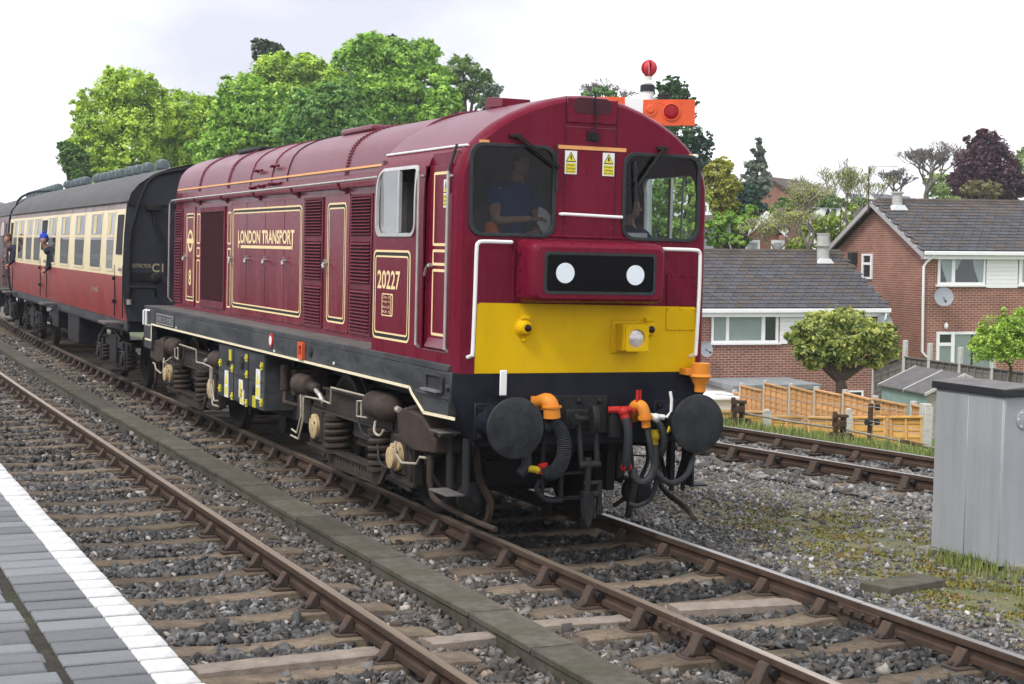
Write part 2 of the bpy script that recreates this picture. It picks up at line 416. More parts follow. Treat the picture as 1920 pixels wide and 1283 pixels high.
def sst(a, b, x):
    t = np.clip((np.asarray(x, float) - a) / (b - a), 0, 1); return t * t * (3 - 2 * t)
def ab(x, y):
    dx, dy = np.asarray(x) - CAM[0], np.asarray(y) - CAM[1]
    return 0.9135 * dx - 0.4068 * dy, 0.4080 * dx + 0.9130 * dy
def gz(x, y):
    a, b = ab(x, y)
    z = -0.24 + 0.0 * a
    lx = (np.asarray(x) - 5.81) * .983 + (np.asarray(y) - 6.05) * .181
    z = z - .145 * np.clip(lx - 2.3, 0, 8) * (1 - sst(60, 105, b))
    z = z - 2.9 * sst(35, 46, b) * sst(-1, 5, a) * (1 - sst(60, 105, b))
    z = z + 9.0 * sst(75, 240, b) * sst(-60, 40, a) + 5.0 * sst(60, 200, b) * (1 - sst(-60, 40, a))
    return z
xs = np.concatenate([np.linspace(-600, -60, 14), np.linspace(-55, -9, 18), np.arange(-8.5, 24, 0.5), np.linspace(25, 70, 26), np.linspace(76, 700, 16)])
ys = np.concatenate([np.linspace(-80, -16, 8), np.arange(-15, 40, 0.5), np.linspace(41, 100, 34), np.linspace(110, 900, 24)])
X, Y = np.meshgrid(xs, ys)
Z = gz(X, Y)
gv = np.stack([X.ravel(), Y.ravel(), Z.ravel()], 1)
nx = len(xs)
gf = [(j * nx + i, j * nx + i + 1, (j + 1) * nx + i + 1, (j + 1) * nx + i) for j in range(len(ys) - 1) for i in range(nx - 1)]
me = bpy.data.meshes.new('ground'); me.from_pydata(gv.tolist(), [], gf); me.update()
aa, bb = ab(X.ravel(), Y.ravel())
lxg = (X.ravel() - 5.81) * .983 + (Y.ravel() - 6.05) * .181
grass = np.clip(sst(1.6, 2.4, lxg) * sst(1.5, 3.0, aa) + sst(44, 60, bb) * sst(-22, -8, aa), 0, 1)
xr, yr = X.ravel(), Y.ravel()
moss = np.exp(-(((xr - 2.75) / 0.8) ** 2 + ((yr + 2.1) / 1.6) ** 2)) * 1.0 + 0.85 * np.exp(-(((xr - 3.3) / 1.1) ** 2 + ((yr - 1.2) / 2.2) ** 2)) + 0.27 * sst(1.6, 2.6, xr) * (1 - sst(4.8, 5.6, xr)) * sst(-6, -3, yr) * (1 - sst(6, 10, yr))
ca = me.color_attributes.new('zone', 'FLOAT_COLOR', 'POINT')
ca.data.foreach_set('color', np.stack([np.clip(moss, 0, 1), grass, 0 * grass, 1 + 0 * grass], 1).ravel().astype(np.float32))
ground = bpy.data.objects.new('ground', me); col.objects.link(ground)
tag(ground, kind='structure')
m = bpy.data.materials.new('gravel_moss_grass'); m.use_nodes = True
nt = m.node_tree; N = nt.nodes; L = nt.links; pb = N['Principled BSDF']; pb.inputs['Roughness'].default_value = 0.95
tc = N.new('ShaderNodeTexCoord')
def noise(sc, det=6, ro=0.6):
    n = N.new('ShaderNodeTexNoise'); n.inputs['Scale'].default_value = sc; n.inputs['Detail'].default_value = det; n.inputs['Roughness'].default_value = ro
    L.new(tc.outputs['Object'], n.inputs['Vector']); return n.outputs[0]
def ramp(src, stops):
    r = N.new('ShaderNodeValToRGB'); L.new(src, r.inputs[0]); el = r.color_ramp.elements
    while len(el) < len(stops): el.new(0.5)
    for e_, (p_, c_) in zip(el, stops): e_.position = p_; e_.color = (*c_, 1)
    return r.outputs[0]
def mixc(f, a, b):
    mx = N.new('ShaderNodeMixRGB'); L.new(f, mx.inputs[0]); L.new(a, mx.inputs[1]); L.new(b, mx.inputs[2]); return mx.outputs[0]
def mth(op, a, b):
    q = N.new('ShaderNodeMath'); q.operation = op; q.use_clamp = True
    for i, t in enumerate((a, b)):
        if isinstance(t, (int, float)): q.inputs[i].default_value = t
        else: L.new(t, q.inputs[i])
    return q.outputs[0]
at = N.new('ShaderNodeAttribute'); at.attribute_name = 'zone'
sep = N.new('ShaderNodeSeparateColor'); L.new(at.outputs['Color'], sep.inputs[0])
vor = N.new('ShaderNodeTexVoronoi'); vor.inputs['Scale'].default_value = 30; L.new(tc.outputs['Object'], vor.inputs['Vector'])
grav = ramp(vor.outputs['Color'], [(0.0, (0.085, 0.08, 0.075)), (0.5, (0.17, 0.16, 0.15)), (1.0, (0.30, 0.28, 0.265))])
dk = ramp(noise(1.2), [(0.3, (0.55, 0.53, 0.52)), (0.7, (1.0, 0.99, 0.97))])
mm = N.new('ShaderNodeMixRGB'); mm.blend_type = 'MULTIPLY'; mm.inputs[0].default_value = 1; L.new(grav, mm.inputs[1]); L.new(dk, mm.inputs[2])
mossc = ramp(noise(3.1), [(0.35, (0.10, 0.13, 0.03)), (0.55, (0.17, 0.165, 0.04)), (0.70, (0.22, 0.125, 0.035))])
mossf = mth('MULTIPLY', mth('SUBTRACT', mth('ADD', mth('MULTIPLY', noise(2.4), 1.0), sep.outputs[0]), 0.78), 3.2)
mossf = mth('MULTIPLY', mossf, mth('MULTIPLY', noise(38, 2), 2.0))
c1 = mixc(mossf, mm.outputs[0], mossc)
grs = ramp(noise(0.9), [(0.3, (0.085, 0.14, 0.03)), (0.7, (0.16, 0.22, 0.055))])
c2 = mixc(sep.outputs[1], c1, grs)
L.new(c2, pb.inputs['Base Color'])
bp = N.new('ShaderNodeBump'); bp.inputs['Strength'].default_value = 0.9; bp.inputs['Distance'].default_value = 0.03
L.new(vor.outputs['Distance'], bp.inputs['Height']); L.new(bp.outputs[0], pb.inputs['Normal'])
me.materials.append(m)

# ------------------------------------------------------------------ tracks
def curve_x(y): return 0.00085 * max(0.0, y - 14.0) ** 2
RAILPROF = [(-.034, 0), (.034, 0), (.0365, -.012), (.035, -.042), (.012, -.056), (.010, -.095), (.034, -.106), (.034, -.142), (-.034, -.142), (-.034, -.106), (-.010, -.095), (-.012, -.056), (-.035, -.042), (-.0365, -.012)]
def rail_mesh(path, dirs, prof):
    mb = MB(); n = len(prof); o = 0
    for p, d in zip(path, dirs):
        s = Vector((d.y, -d.x, 0))
        for a, b in prof: mb.v.append(tuple(p + s * a + Vector((0, 0, b))))
    for k in range(len(path) - 1):
        for i in range(n):
            j = (i + 1) % n; mb.f.append((k * n + i, k * n + j, (k + 1) * n + j, (k + 1) * n + i))
    mb.f.append(tuple(range(n))); mb.f.append(tuple((len(path) - 1) * n + i for i in range(n))[::-1])
    return mb
def make_chair():
    m = MB()
    m.prism(rrect(-.17, .21, -.10, .10, .05, 4), fZ, -.185, -.160)
    jaw = [(.042, -.05), (.058, -.022), (.085, -.022), (.100, -.05), (.135, -.125), (.185, -.160), (.04, -.160), (.036, -.12)]
    m.prism(jaw, lambda u, v, w: (u, w, v), -.052, .052)
    jin = [(-.038, -.062), (-.052, -.05), (-.066, -.052), (-.10, -.115), (-.15, -.160), (-.03, -.160), (-.036, -.11)]
    m.prism(jin, lambda u, v, w: (u, w, v), -.05, .05)
    m.box(-.04, .04, -.07, .07, -.162, -.144)
    for by in (-.065, .065): m.cyl((.155, by, -.162), (.155, by, -.125), .017, n=8)
    for by in (.0,): m.cyl((-.145, by, -.162), (-.145, by, -.13), .017, n=8)
    return m
chair_mesh = make_chair().build('rail_chair', M['chair'], bevel=0.006, seg=1)
chair_me = chair_mesh.data
chair_mods = True
key_o = MB().cyl((.047, -.085, -.078), (.047, .085, -.078), .030, n=12).cyl((.047, -.09, -.078), (.047, -.088, -.078), .016, n=10).build('key', M['key'])
key_me = key_o.data
bpy.data.objects.remove(key_o)
def sleeper_me():
    mb = MB()
    secs = [(-1.30, .115, -.192), (-1.22, .125, -.180), (-.95, .135, -.172), (-.62, .135, -.172), (-.46, .115, -.196), (-.2, .105, -.206), (.2, .105, -.206), (.46, .115, -.196), (.62, .135, -.172), (.95, .135, -.172), (1.22, .125, -.180), (1.30, .115, -.192)]
    for x, w, z in secs:
        mb.v += [(x, -w - .02, -.36), (x, -w, z - .012), (x, -w + .015, z), (x, w - .015, z), (x, w, z - .012), (x, w + .02, -.36)]
    for k in range(len(secs) - 1):
        for i in range(5):
            mb.f.append((k * 6 + i, k * 6 + i + 1, k * 6 + 7 + i, k * 6 + 6 + i))
    mb.f.append((0, 1, 2, 3, 4, 5)); e = (len(secs) - 1) * 6; mb.f.append(tuple(e + 5 - i for i in range(6)))
    o = mb.build('sleeper', M['sleeper'], angle=40); return o
sl0 = sleeper_me(); sleeper_data = sl0.data; bpy.data.objects.remove(sl0)
def fishplate(parent, x, y, sgn, side):
    m = MB().box(x + sgn * .012, x + sgn * .048, y - .25, y + .25, -.112, -.042)
    o = m.build('fishplate', M['rail'], parent, bevel=.006, seg=1)
    for k in (-.19, -.065, .065, .19):
        MB().cyl((x + sgn * .045, y + k, -.075), (x + sgn * .078, y + k, -.075), .024, n=6).build('bolt', M['chair'], o)
SLEEP = []
def new_chair(parent, loc, rz, sgn):
    c = bpy.data.objects.new('rail_chair', chair_me); col.objects.link(c); c.parent = parent
    c.location = loc; c.rotation_euler = (0, 0, rz + (math.pi if sgn < 0 else 0))
    b = c.modifiers.new('bevel', 'BEVEL'); b.width = .006; b.segments = 1; b.limit_method = 'ANGLE'
    k = bpy.data.objects.new('key', key_me); col.objects.link(k); k.parent = c
    k.location = (0, random.uniform(-.012, .05), 0)
    return c
def straight_track(name, cx, y0, y1, sp, off, joints, label, nochair_left=False, right_until=None, right_bright=False):
    tr = empty(name, (cx, 0, 0)); tag(tr, label, 'railway track', kind='structure')
    for s in (-1, 1):
        segs = []
        cuts = [y0] + sorted(joints) + [y1]
        for a, b in zip(cuts[:-1], cuts[1:]): segs.append((a + (.004 if a != y0 else 0), b - (.004 if b != y1 else 0)))
        for a, b in segs:
            n = max(2, int((b - a) / 1.5))
            yy = [a + (b - a) * i / n for i in range(n + 1)]
            path = [Vector((s * .753 + curve_x(y), y, 0)) for y in yy]
            dirs = [Vector((curve_x(y + .1) - curve_x(y - .1), .2, 0)).normalized() for y in yy]
            r = rail_mesh(path, dirs, RAILPROF).build('rail', M['rail'], tr, angle=50)
            rail_mesh(path, dirs, [(-.031, .0025), (.031, .0025), (.0315, .0005), (-.0315, .0005)]).build('running_surface', M['rail_top_bright'] if (s > 0 and right_bright) else M['rail_top'], r, angle=0)
        for j in joints:
            for sg in (-1, 1): fishplate(tr, s * .753, j, sg, s)
    k = 0
    y = off + sp * math.floor((y0 - off) / sp + 1)
    while y < min(y1, 42):
        rz = random.uniform(-.012, .012)
        cxx = curve_x(y)
        so = bpy.data.objects.new('sleeper', sleeper_data); col.objects.link(so); so.parent = tr
        so.location = (cxx + random.uniform(-.03, .03), y, random.uniform(-.012, .004)); so.rotation_euler = (0, 0, rz)
        SLEEP.append((cx + cxx, y, 0.0))
        for s in (-1, 1):
            if s < 0 and nochair_left: continue
            if s > 0 and right_until is not None and y > right_until: continue
            new_chair(tr, (s * .753 + cxx, y, 0), 0, s)
        y += sp
    return tr
t1 = straight_track('railway_track', 0.0, -9.5, 70, .79, 1.85, [-2.53], 'railway line that the maroon locomotive and its coaches stand on', right_until=3.0, right_bright=True)
t2 = straight_track('railway_track', -3.50, -9.5, 70, .795, .024, [], 'empty railway line running along the platform edge', nochair_left=True)
# third line, at an angle beyond the gravel
tr3 = empty('railway_track', (5.81, 6.05, 0.0), (0, 0, math.atan(.184))); tag(tr3, 'railway line beyond the gravel, passing behind the grey cabinet', 'railway track', kind='structure')
for s in (-1, 1):
    path = [Vector((s * .753, -16 + 27 * i / 8, 0)) for i in range(9)]; dirs = [Vector((0, 1, 0))] * 9
    r = rail_mesh(path, dirs, RAILPROF).build('rail', M['rail'], tr3, angle=50)
    rail_mesh(path, dirs, [(-.031, .0025), (.031, .0025), (.0315, .0005), (-.0315, .0005)]).build('running_surface', M['rail_top_bright'], r, angle=0)
for k in range(-18, 12):
    y = k * .74 + .15
    so = bpy.data.objects.new('sleeper', sleeper_data); col.objects.link(so); so.parent = tr3
    so.location = (0, y, random.uniform(-.035, -.015))
    for s in (-1, 1): new_chair(tr3, (s * .753, y, 0), 0, s)
    c_, s_ = math.cos(math.atan(.184)), math.sin(math.atan(.184))
    SLEEP.append((5.81 - y * s_, 6.05 + y * c_, math.atan(.184)))
bpy.data.objects.remove(chair_mesh)

# cable trough between the lines: one lid after another
tro = empty('cable_trough', (-1.76, 0, 0)); tag(tro, 'mossy concrete cable trough laid between the two near lines', 'cable trough')
y = -7.4
lid = MB().box(-.165, .165, -.525, .525, -.135, -.09).build('trough_lid', M['slab'], bevel=.006, seg=1)
wall = MB().box(-.155, -.105, -.53, .53, -.36, -.137).box(.105, .155, -.53, .53, -.36, -.137).build('trough_wall', M['slab'])
first = True
while y < 44:
    lx = curve_x(y) * 1.0 + random.uniform(-.008, .008)
    l_ = inst(lid, tro, (lx, y, random.uniform(-.006, .006)), (0, random.uniform(-.008, .008), random.uniform(-.009, .009) - math.atan(2 * .00085 * max(0, y - 14))))
    inst(wall, tro, (lx, y, 0), (0, 0, -math.atan(2 * .00085 * max(0, y - 14))))
    y += 1.062
bpy.data.objects.remove(lid); bpy.data.objects.remove(wall)

# boards laid across beside the joint
def board(name, pts, w, z0, z1, matname, label, cat, group=None):
    a, b = Vector(pts[0]), Vector(pts[1]); d = (b - a); L_ = d.length; ang = math.atan2(d.y, d.x)
    mb = MB(); n = 14
    for i in range(n + 1):
        x = L_ * i / n; jy = random.uniform(-.008, .008)
        mb.v += [(x, -w / 2 + jy, z0), (x, -w / 2 + jy, z1 - .01), (x, -w / 2 + .012 + jy, z1), (x, w / 2 - .012 + jy, z1 + random.uniform(-.004, .004)), (x, w / 2 + jy, z1 - .01), (x, w / 2 + jy, z0)]
    for k in range(n):
        for i in range(5): mb.f.append((k * 6 + i, k * 6 + i + 1, k * 6 + 7 + i, k * 6 + 6 + i))
    mb.f.append((0, 1, 2, 3, 4, 5)); e = n * 6; mb.f.append(tuple(e + 5 - i for i in range(6)))
    o = mb.build(name, M[matname], angle=40); o.location = (a.x, a.y, 0); o.rotation_euler = (0, 0, ang)
    tag(o, label, cat, group); return o
pA, pB = P(362, 1252, z=-.15), P(712, 1216, z=-.15)
board('concrete_plank', [pA, pB], .2, -.3, -.155, 'pale_board', 'pale concrete plank lying inside the platform line in the foreground', 'plank')
pA, pB = P(800, 1200, z=-.15), P(958, 1183, z=-.15)
board('concrete_plank', [pA, pB], .18, -.3, -.155, 'pale_board', 'pale concrete plank between the platform line and the cable trough', 'plank')
pA, pB = P(1003, 1166, z=-.15), P(1180, 1156, z=-.15)
board('concrete_plank', [pA, pB], .18, -.3, -.155, 'pale_board', 'pale concrete plank between the cable trough and the locomotive line', 'plank')
pA, pB = P(1262, 1137, z=-.15), P(1500, 1125, z=-.15)
board('concrete_plank', [pA, pB], .22, -.3, -.15, 'pale_board', 'broad concrete plank between the rails in front of the locomotive', 'plank')
pA, pB = P(1640, 1100, z=-.18), P(1745, 1082, z=-.18)
board('concrete_plank', [pA, pB], .3, -.3, -.17, 'slab', 'grey concrete slab half buried in moss before the grey cabinet', 'plank')
pA, pB = P(1392, 884, z=-.2), P(1580, 907, z=-.2)
board('timber_edging', [pA, pB], .07, -.3, -.17, 'slab', 'long weathered timber edging in the gravel before the far line', 'timber')

# ------------------------------------------------------------------ platform
plat = MB().box(-30, -5.0, -30, 40, -.3, .894).build('platform', M['mortar']); tag(plat, kind='structure')
plat.data.materials.append(M['mortar'])
pv0 = MB().box(-.21, .42 / 2 - .15, -.080, .080, -.07, 0).build('paver', M['paver'], bevel=.007)
pw0 = MB().box(.42 / 2 - .148, .215, -.0805, .0805, -.069, .0015).build('painted_edge', M['paver_white'], bevel=.008)
y = -8.4; i = 0
while y < 6.0:
    sp = random.uniform(.186, .196)
    rz = random.uniform(-.012, .012); dz = random.uniform(-.002, .003)
    a = inst(pv0, plat, (-5.172 + random.uniform(-.003, .003), y, .906 + dz), (random.uniform(-.008, .008), random.uniform(-.004, .004), rz * .5), (1, sp / .19, 1))
    b = inst(pw0, a, (0, 0, 0), (0, 0, 0), (1, 1, 1))
    y += sp
pv_small = MB().box(-.15, .15, -.07, .07, -.06, 0).build('paver', M['paver'], bevel=.015)
row = 0
yy_ = -8.3
while yy_ < 2.0:
    h_ = random.choice([.15, .15, .19, .24])
    xx_ = -5.42 + random.uniform(-.025, .02)
    if row % 2: xx_ += .0
    while xx_ > -6.4:
        l_ = random.choice([.24, .3, .42, .5])
        inst(pv_small, plat, (xx_ - l_ / 2, yy_ + h_ / 2, .904 + random.uniform(-.004, .004)), (random.uniform(-.012, .012), random.uniform(-.012, .012), random.uniform(-.02, .02)), ((l_ - .022) / .3, (h_ - .022) / .14, 1))
        xx_ -= l_
    yy_ += h_; row += 1
for o in (pv0, pw0, pv_small): bpy.data.objects.remove(o)

# ------------------------------------------------------------------ ballast: thousands of crushed stones
def stones(name, pts, size, tints, flat=0.52, label=None):
    n = len(pts)
    base = []
    for k in range(10):
        cube = np.array([[x, y_, z] for x in (-1, 1) for y_ in (-1, 1) for z in (-1, 1)], float) * .5
        cube += rng.uniform(-.26, .26, cube.shape); base.append(cube)
    base = np.array(base)
    kk = rng.integers(0, 10, n)
    v = base[kk]                                      # n,8,3
    sc = size[:, None] * rng.uniform(.55, 1.65, (n, 3)); sc[:, 2] *= flat
    v = v * sc[:, None, :]
    q = rng.normal(size=(n, 4)); q[:, 1:3] *= .42; q /= np.linalg.norm(q, axis=1)[:, None]
    w, x, y_, z = q.T
    Rm = np.stack([np.stack([1 - 2 * (y_ * y_ + z * z), 2 * (x * y_ - z * w), 2 * (x * z + y_ * w)], 1), np.stack([2 * (x * y_ + z * w), 1 - 2 * (x * x + z * z), 2 * (y_ * z - x * w)], 1), np.stack([2 * (x * z - y_ * w), 2 * (y_ * z + x * w), 1 - 2 * (x * x + y_ * y_)], 1)], 1)
    th = rng.uniform(0, 2 * np.pi, n)
    Rz = np.zeros((n, 3, 3)); Rz[:, 0, 0] = np.cos(th); Rz[:, 0, 1] = -np.sin(th); Rz[:, 1, 0] = np.sin(th); Rz[:, 1, 1] = np.cos(th); Rz[:, 2, 2] = 1
    v = np.einsum('nij,nkj->nki', Rz @ Rm, v) + pts[:, None, :]
    F = np.array([[0, 1, 3, 2], [4, 6, 7, 5], [0, 4, 5, 1], [2, 3, 7, 6], [0, 2, 6, 4], [1, 5, 7, 3]])
    faces = (F[None] + (np.arange(n) * 8)[:, None, None]).reshape(-1)
    me = bpy.data.meshes.new(name)
    me.vertices.add(n * 8); me.vertices.foreach_set('co', v.reshape(-1).astype(np.float32))
    me.loops.add(n * 24); me.loops.foreach_set('vertex_index', faces.astype(np.int32))
    me.polygons.add(n * 6); me.polygons.foreach_set('loop_start', (np.arange(n * 6) * 4).astype(np.int32))
    me.update(calc_edges=True)
    ca = me.color_attributes.new('tint', 'FLOAT_COLOR', 'POINT')
    cc = np.repeat(np.concatenate([tints, np.ones((n, 1))], 1), 8, axis=0)
    ca.data.foreach_set('color', cc.ravel().astype(np.float32))
    me.materials.append(M['stone'])
    o = bpy.data.objects.new(name, me); col.objects.link(o)
    tag(o, label, 'gravel', kind='stuff'); return o
def tint_for(n, warm, dark):
    g = np.exp(rng.normal(math.log(.094), .46, n)) * dark
    t = np.stack([g * (1 + warm), g, g * (1 - warm * .9)], 1)
    br = rng.random(n) < .14 * (1 + warm * 3)
    t[br] *= np.array([1.22, 1.03, .88])
    lt = rng.random(n) < .018
    t[lt] = np.array([.42, .40, .37]) * rng.uniform(.7, 1.1, (lt.sum(), 1))
    return np.clip(t, .02, .7)
SL = np.array(SLEEP)
def clear_of(pts, keep=.06):
    ok = np.ones(len(pts), bool)
    for (cx, cy, an) in SL:
        if cy > 34: continue
        dx, dy = pts[:, 0] - cx, pts[:, 1] - cy
        c_, s_ = math.cos(an), math.sin(an)
        lx, ly = dx * c_ + dy * s_, -dx * s_ + dy * c_
        inside = (np.abs(ly) < .135) & (np.abs(lx) < 1.31)
        ok &= ~inside | (rng.random(len(pts)) < keep)
    tx = np.array([curve_x(q) for q in pts[:, 1]])
    ok &= ~(np.abs(pts[:, 0] + 1.76 - tx) < .185)
    for c0 in (-.753, .753, -3.5 - .753, -3.5 + .753): ok &= ~(np.abs(pts[:, 0] - c0 - tx) < .05)
    lx = (pts[:, 0] - 5.81) * math.cos(math.atan(.184)) + (pts[:, 1] - 6.05) * math.sin(math.atan(.184))
    for c0 in (-.753, .753): ok &= ~(np.abs(lx - c0) < .05)
    return ok
def scatter(x0, x1, y0, y1, dens):
    n = int((x1 - x0) * (y1 - y0) * dens)
    return np.stack([rng.uniform(x0, x1, n), rng.uniform(y0, y1, n), np.zeros(n)], 1)
# near the platform line and the locomotive line
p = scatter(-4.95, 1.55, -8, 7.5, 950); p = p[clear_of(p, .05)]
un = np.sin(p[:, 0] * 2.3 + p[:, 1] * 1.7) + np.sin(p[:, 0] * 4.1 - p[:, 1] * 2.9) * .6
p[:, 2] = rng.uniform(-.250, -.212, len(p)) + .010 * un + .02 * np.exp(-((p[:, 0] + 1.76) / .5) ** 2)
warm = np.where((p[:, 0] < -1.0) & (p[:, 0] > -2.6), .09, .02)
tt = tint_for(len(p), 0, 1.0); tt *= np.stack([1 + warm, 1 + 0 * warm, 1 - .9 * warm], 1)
tt *= np.where(np.abs(p[:, 0]) < .66, np.where(p[:, 1] > -1.2, .42, .75), .95)[:, None]  # oil between the rails, plus the locomotive's shade painted into the stone tint
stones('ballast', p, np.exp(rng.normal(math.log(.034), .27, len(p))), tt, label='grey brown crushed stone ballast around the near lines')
p = scatter(-4.95, -.6, 7.5, 36, 210); p = p[clear_of(p, .12)]
p[:, 2] = rng.uniform(-.24, -.20, len(p))
stones('ballast', p, np.exp(rng.normal(math.log(.046), .25, len(p))), tint_for(len(p), .06, .95), label='far stretch of ballast along the lines beside the train')
# finer grey gravel right of the locomotive
p = scatter(1.3, 7.6, -8, 12.5, 620); p = p[clear_of(p, .08)]
a_, b_ = ab(p[:, 0], p[:, 1]); p = p[b_ < 25.5]
p[:, 2] = rng.uniform(-.246, -.230, len(p)) + .006 * np.sin(p[:, 0] * 3 + p[:, 1] * 1.4)
d3 = (p[:, 0] - 5.81) * math.cos(math.atan(.184)) + (p[:, 1] - 6.05) * math.sin(math.atan(.184))
sz = np.exp(rng.normal(math.log(.023), .32, len(p))) * np.where(np.abs(d3) < 1.5, 1.7, 1.0)
p[:, 2] += np.where(np.abs(d3) < 1.5, .02, 0)
mossy = np.exp(-(((p[:, 0] - 2.75) / .8) ** 2 + ((p[:, 1] + 2.1) / 1.6) ** 2)) + .8 * np.exp(-(((p[:, 0] - 3.3) / 1.1) ** 2 + ((p[:, 1] - 1.2) / 2.0) ** 2))
mossy += .5 * np.clip(np.sin(p[:, 0] * 2.7 + 1.1) * np.sin(p[:, 1] * 1.9 + .4) - .25, 0, 1) * (p[:, 0] > 1.9) * (p[:, 0] < 4.8)
kp = rng.random(len(p)) > mossy * .95
p, sz = p[kp], sz[kp]
stones('ballast', p, sz, tint_for(len(p), .03, 1.55), label='pale grey gravel spread between the locomotive and the far line')

# ------------------------------------------------------------------ grass blades
M['grass'] = mat('grass_blade', (0.1, 0.16, 0.03), 0.7, var=0.15, attr='tint', scale=3)
def blades(name, pts, hgt, tints, label, width=.006, lean=.45):
    n = len(pts); th = rng.uniform(0, 2 * np.pi, n); ln = rng.uniform(0, lean, n)
    d = np.stack([np.cos(th), np.sin(th), 0 * th], 1); sd_ = np.stack([-np.sin(th), np.cos(th), 0 * th], 1)
    w = width * rng.uniform(.7, 1.4, n)
    up = np.array([0, 0, 1.0])
    b0, b1 = pts - sd_ * w[:, None], pts + sd_ * w[:, None]
    mid = pts + up * (hgt * .6)[:, None] + d * (hgt * ln * .35)[:, None]
    tip = pts + up * (hgt * (1 - .3 * ln))[:, None] + d * (hgt * ln)[:, None]
    v = np.stack([b0, b1, mid + sd_ * (w * .7)[:, None], mid - sd_ * (w * .7)[:, None], tip], 1)
    fs = []
    for i in range(n): o = i * 5; fs += [(o, o + 1, o + 2, o + 3), (o + 3, o + 2, o + 4)]
    me = bpy.data.meshes.new(name); me.from_pydata(v.reshape(-1, 3).tolist(), [], fs)
    ca = me.color_attributes.new('tint', 'FLOAT_COLOR', 'POINT')
    ca.data.foreach_set('color', np.repeat(np.concatenate([tints, np.ones((n, 1))], 1), 5, axis=0).ravel().astype(np.float32))
    me.materials.append(M['grass']); o = bpy.data.objects.new(name, me); col.objects.link(o)
    tag(o, label, 'grass', kind='stuff'); return o
def gtint(n, a=(.10, .16, .03), b=(.22, .26, .07)):
    t = rng.random((n, 1)); return np.array(a) * (1 - t) + np.array(b) * t
q = []
for _ in range(420):
    q.append((rng.normal(3.32, .12), rng.normal(-.62, .22), -.25))
for _ in range(260):
    q.append((rng.normal(3.05, .28), rng.normal(-1.25, .55), -.25))
q = np.array(q)
blades('grass', q, rng.uniform(.04, .17, len(q)), gtint(len(q), (.11, .15, .03), (.26, .28, .09)), 'tuft of fresh grass growing under the grey cabinet')
n = 16000
q = np.stack([rng.normal(2.75, .62, n), rng.normal(-2.0, 1.3, n), np.full(n, -.245)], 1)
q2 = np.stack([rng.normal(3.2, .75, 12000), rng.normal(1.3, 1.5, 12000), np.full(12000, -.245)], 1)
q = np.concatenate([q, q2]); q = q[(q[:, 0] > 1.5)]
cl = np.sin(q[:, 0] * 5.1 + 1) * np.sin(q[:, 1] * 4.3) + np.sin(q[:, 0] * 11 + q[:, 1] * 7) * .5
q = q[cl > -.1]
tm = np.where((rng.random((len(q), 1)) < .32), np.array([[.26, .15, .035]]), np.array([[.20, .205, .05]])) * rng.uniform(.6, 1.2, (len(q), 1))
blades('moss', q, rng.uniform(.012, .035, len(q)), tm, 'low orange and green moss spreading over the gravel by the cabinet', width=.010, lean=1.2)
# verge in front of the boundary fence
gl = []
for _ in range(19000):
    lx = 1.75 + 4.6 * rng.random() ** 1.2; ly = rng.uniform(-7, 9)
    if rng.random() > .35 + .65 * (math.sin(lx * 2.1 + ly * 1.3) * math.sin(ly * 2.7) > -.2): continue
    x_, y_ = 5.81 + lx * .983 - ly * .181, 6.05 + lx * .181 + ly * .983; gl.append((x_, y_, float(gz(x_, y_)) - .01))
q = np.array(gl)
blades('grass', q, rng.uniform(.06, .20, len(q)) * np.where(rng.random(len(q)) < .06, 1.7, 1), gtint(len(q), (.11, .16, .035), (.27, .30, .10)), 'bright rough grass verge in front of the timber boundary fence', width=.008)
# ------------------------------------------------------------------ locomotive
loco = empty('locomotive', (0, 0, 0))
tag(loco, 'maroon diesel locomotive with yellow lower nose and cream lined doors', 'locomotive')
CABP = [(1.22, 1.43), (1.22, 2.9), (1.215, 3.05), (1.195, 3.16), (1.155, 3.26), (1.095, 3.35), (1.0, 3.448), (.88, 3.545), (.72, 3.64), (.54, 3.722), (.36, 3.782), (.18, 3.820), (0, 3.832)]
def cab_x(z):
    for (x0, z0), (x1, z1) in zip(CABP[:-1], CABP[1:]):
        if z0 <= z <= z1: return x0 + (x1 - x0) * (z - z0) / max(1e-6, z1 - z0)
    return CABP[0][0]
OUT = CABP + [(-x, z) for x, z in CABP[-2::-1]]
def inset_outline(d):
    n = len(OUT); out = []
    for i, (x, z) in enumerate(OUT):
        a = OUT[max(i - 1, 0)]; b = OUT[min(i + 1, n - 1)]
        tx, tz = b[0] - a[0], b[1] - a[1]; l = math.hypot(tx, tz)
        nx_, nz_ = -tz / l, tx / l
        out.append((x + nx_ * d, z + nz_ * d))
    out[0] = (OUT[0][0] - d, 1.43); out[-1] = (OUT[-1][0] + d, 1.43)
    return out
YF, YC = .55, 2.65
mb = MB(); rings = [(.67, 0.0), (.625, .006), (.59, .02), (.565, .036), (YF, .055)]
n = len(OUT)
for y, d in rings: mb.v += [(x, y, z) for x, z in inset_outline(d)]
for k in range(len(rings) - 1):
    for i in range(n - 1): mb.f.append((k * n + i, k * n + i + 1, (k + 1) * n + i + 1, (k + 1) * n + i))
mb.build('cab_corner', M['maroon'], loco, angle=60)
fo = inset_outline(.055)
WL = rrect(-1.10, -.325, 2.605, 3.362, .11, 6); WR = rrect(.345, 1.10, 2.60, 3.345, .11, 6)
MB().plate(fo, [WL, WR], fY, YF, YF + .03).build('cab_front', M['maroon'], loco, angle=20)
MB().plate([(-1.03, 1.432), (1.115, 1.432), (1.105, 2.0), (1.09, 2.012), (-.99, 2.03), (-1.015, 2.015)], [], fY, YF - .004, YF - .001).build('yellow_panel', M['yellow'], loco, angle=0)
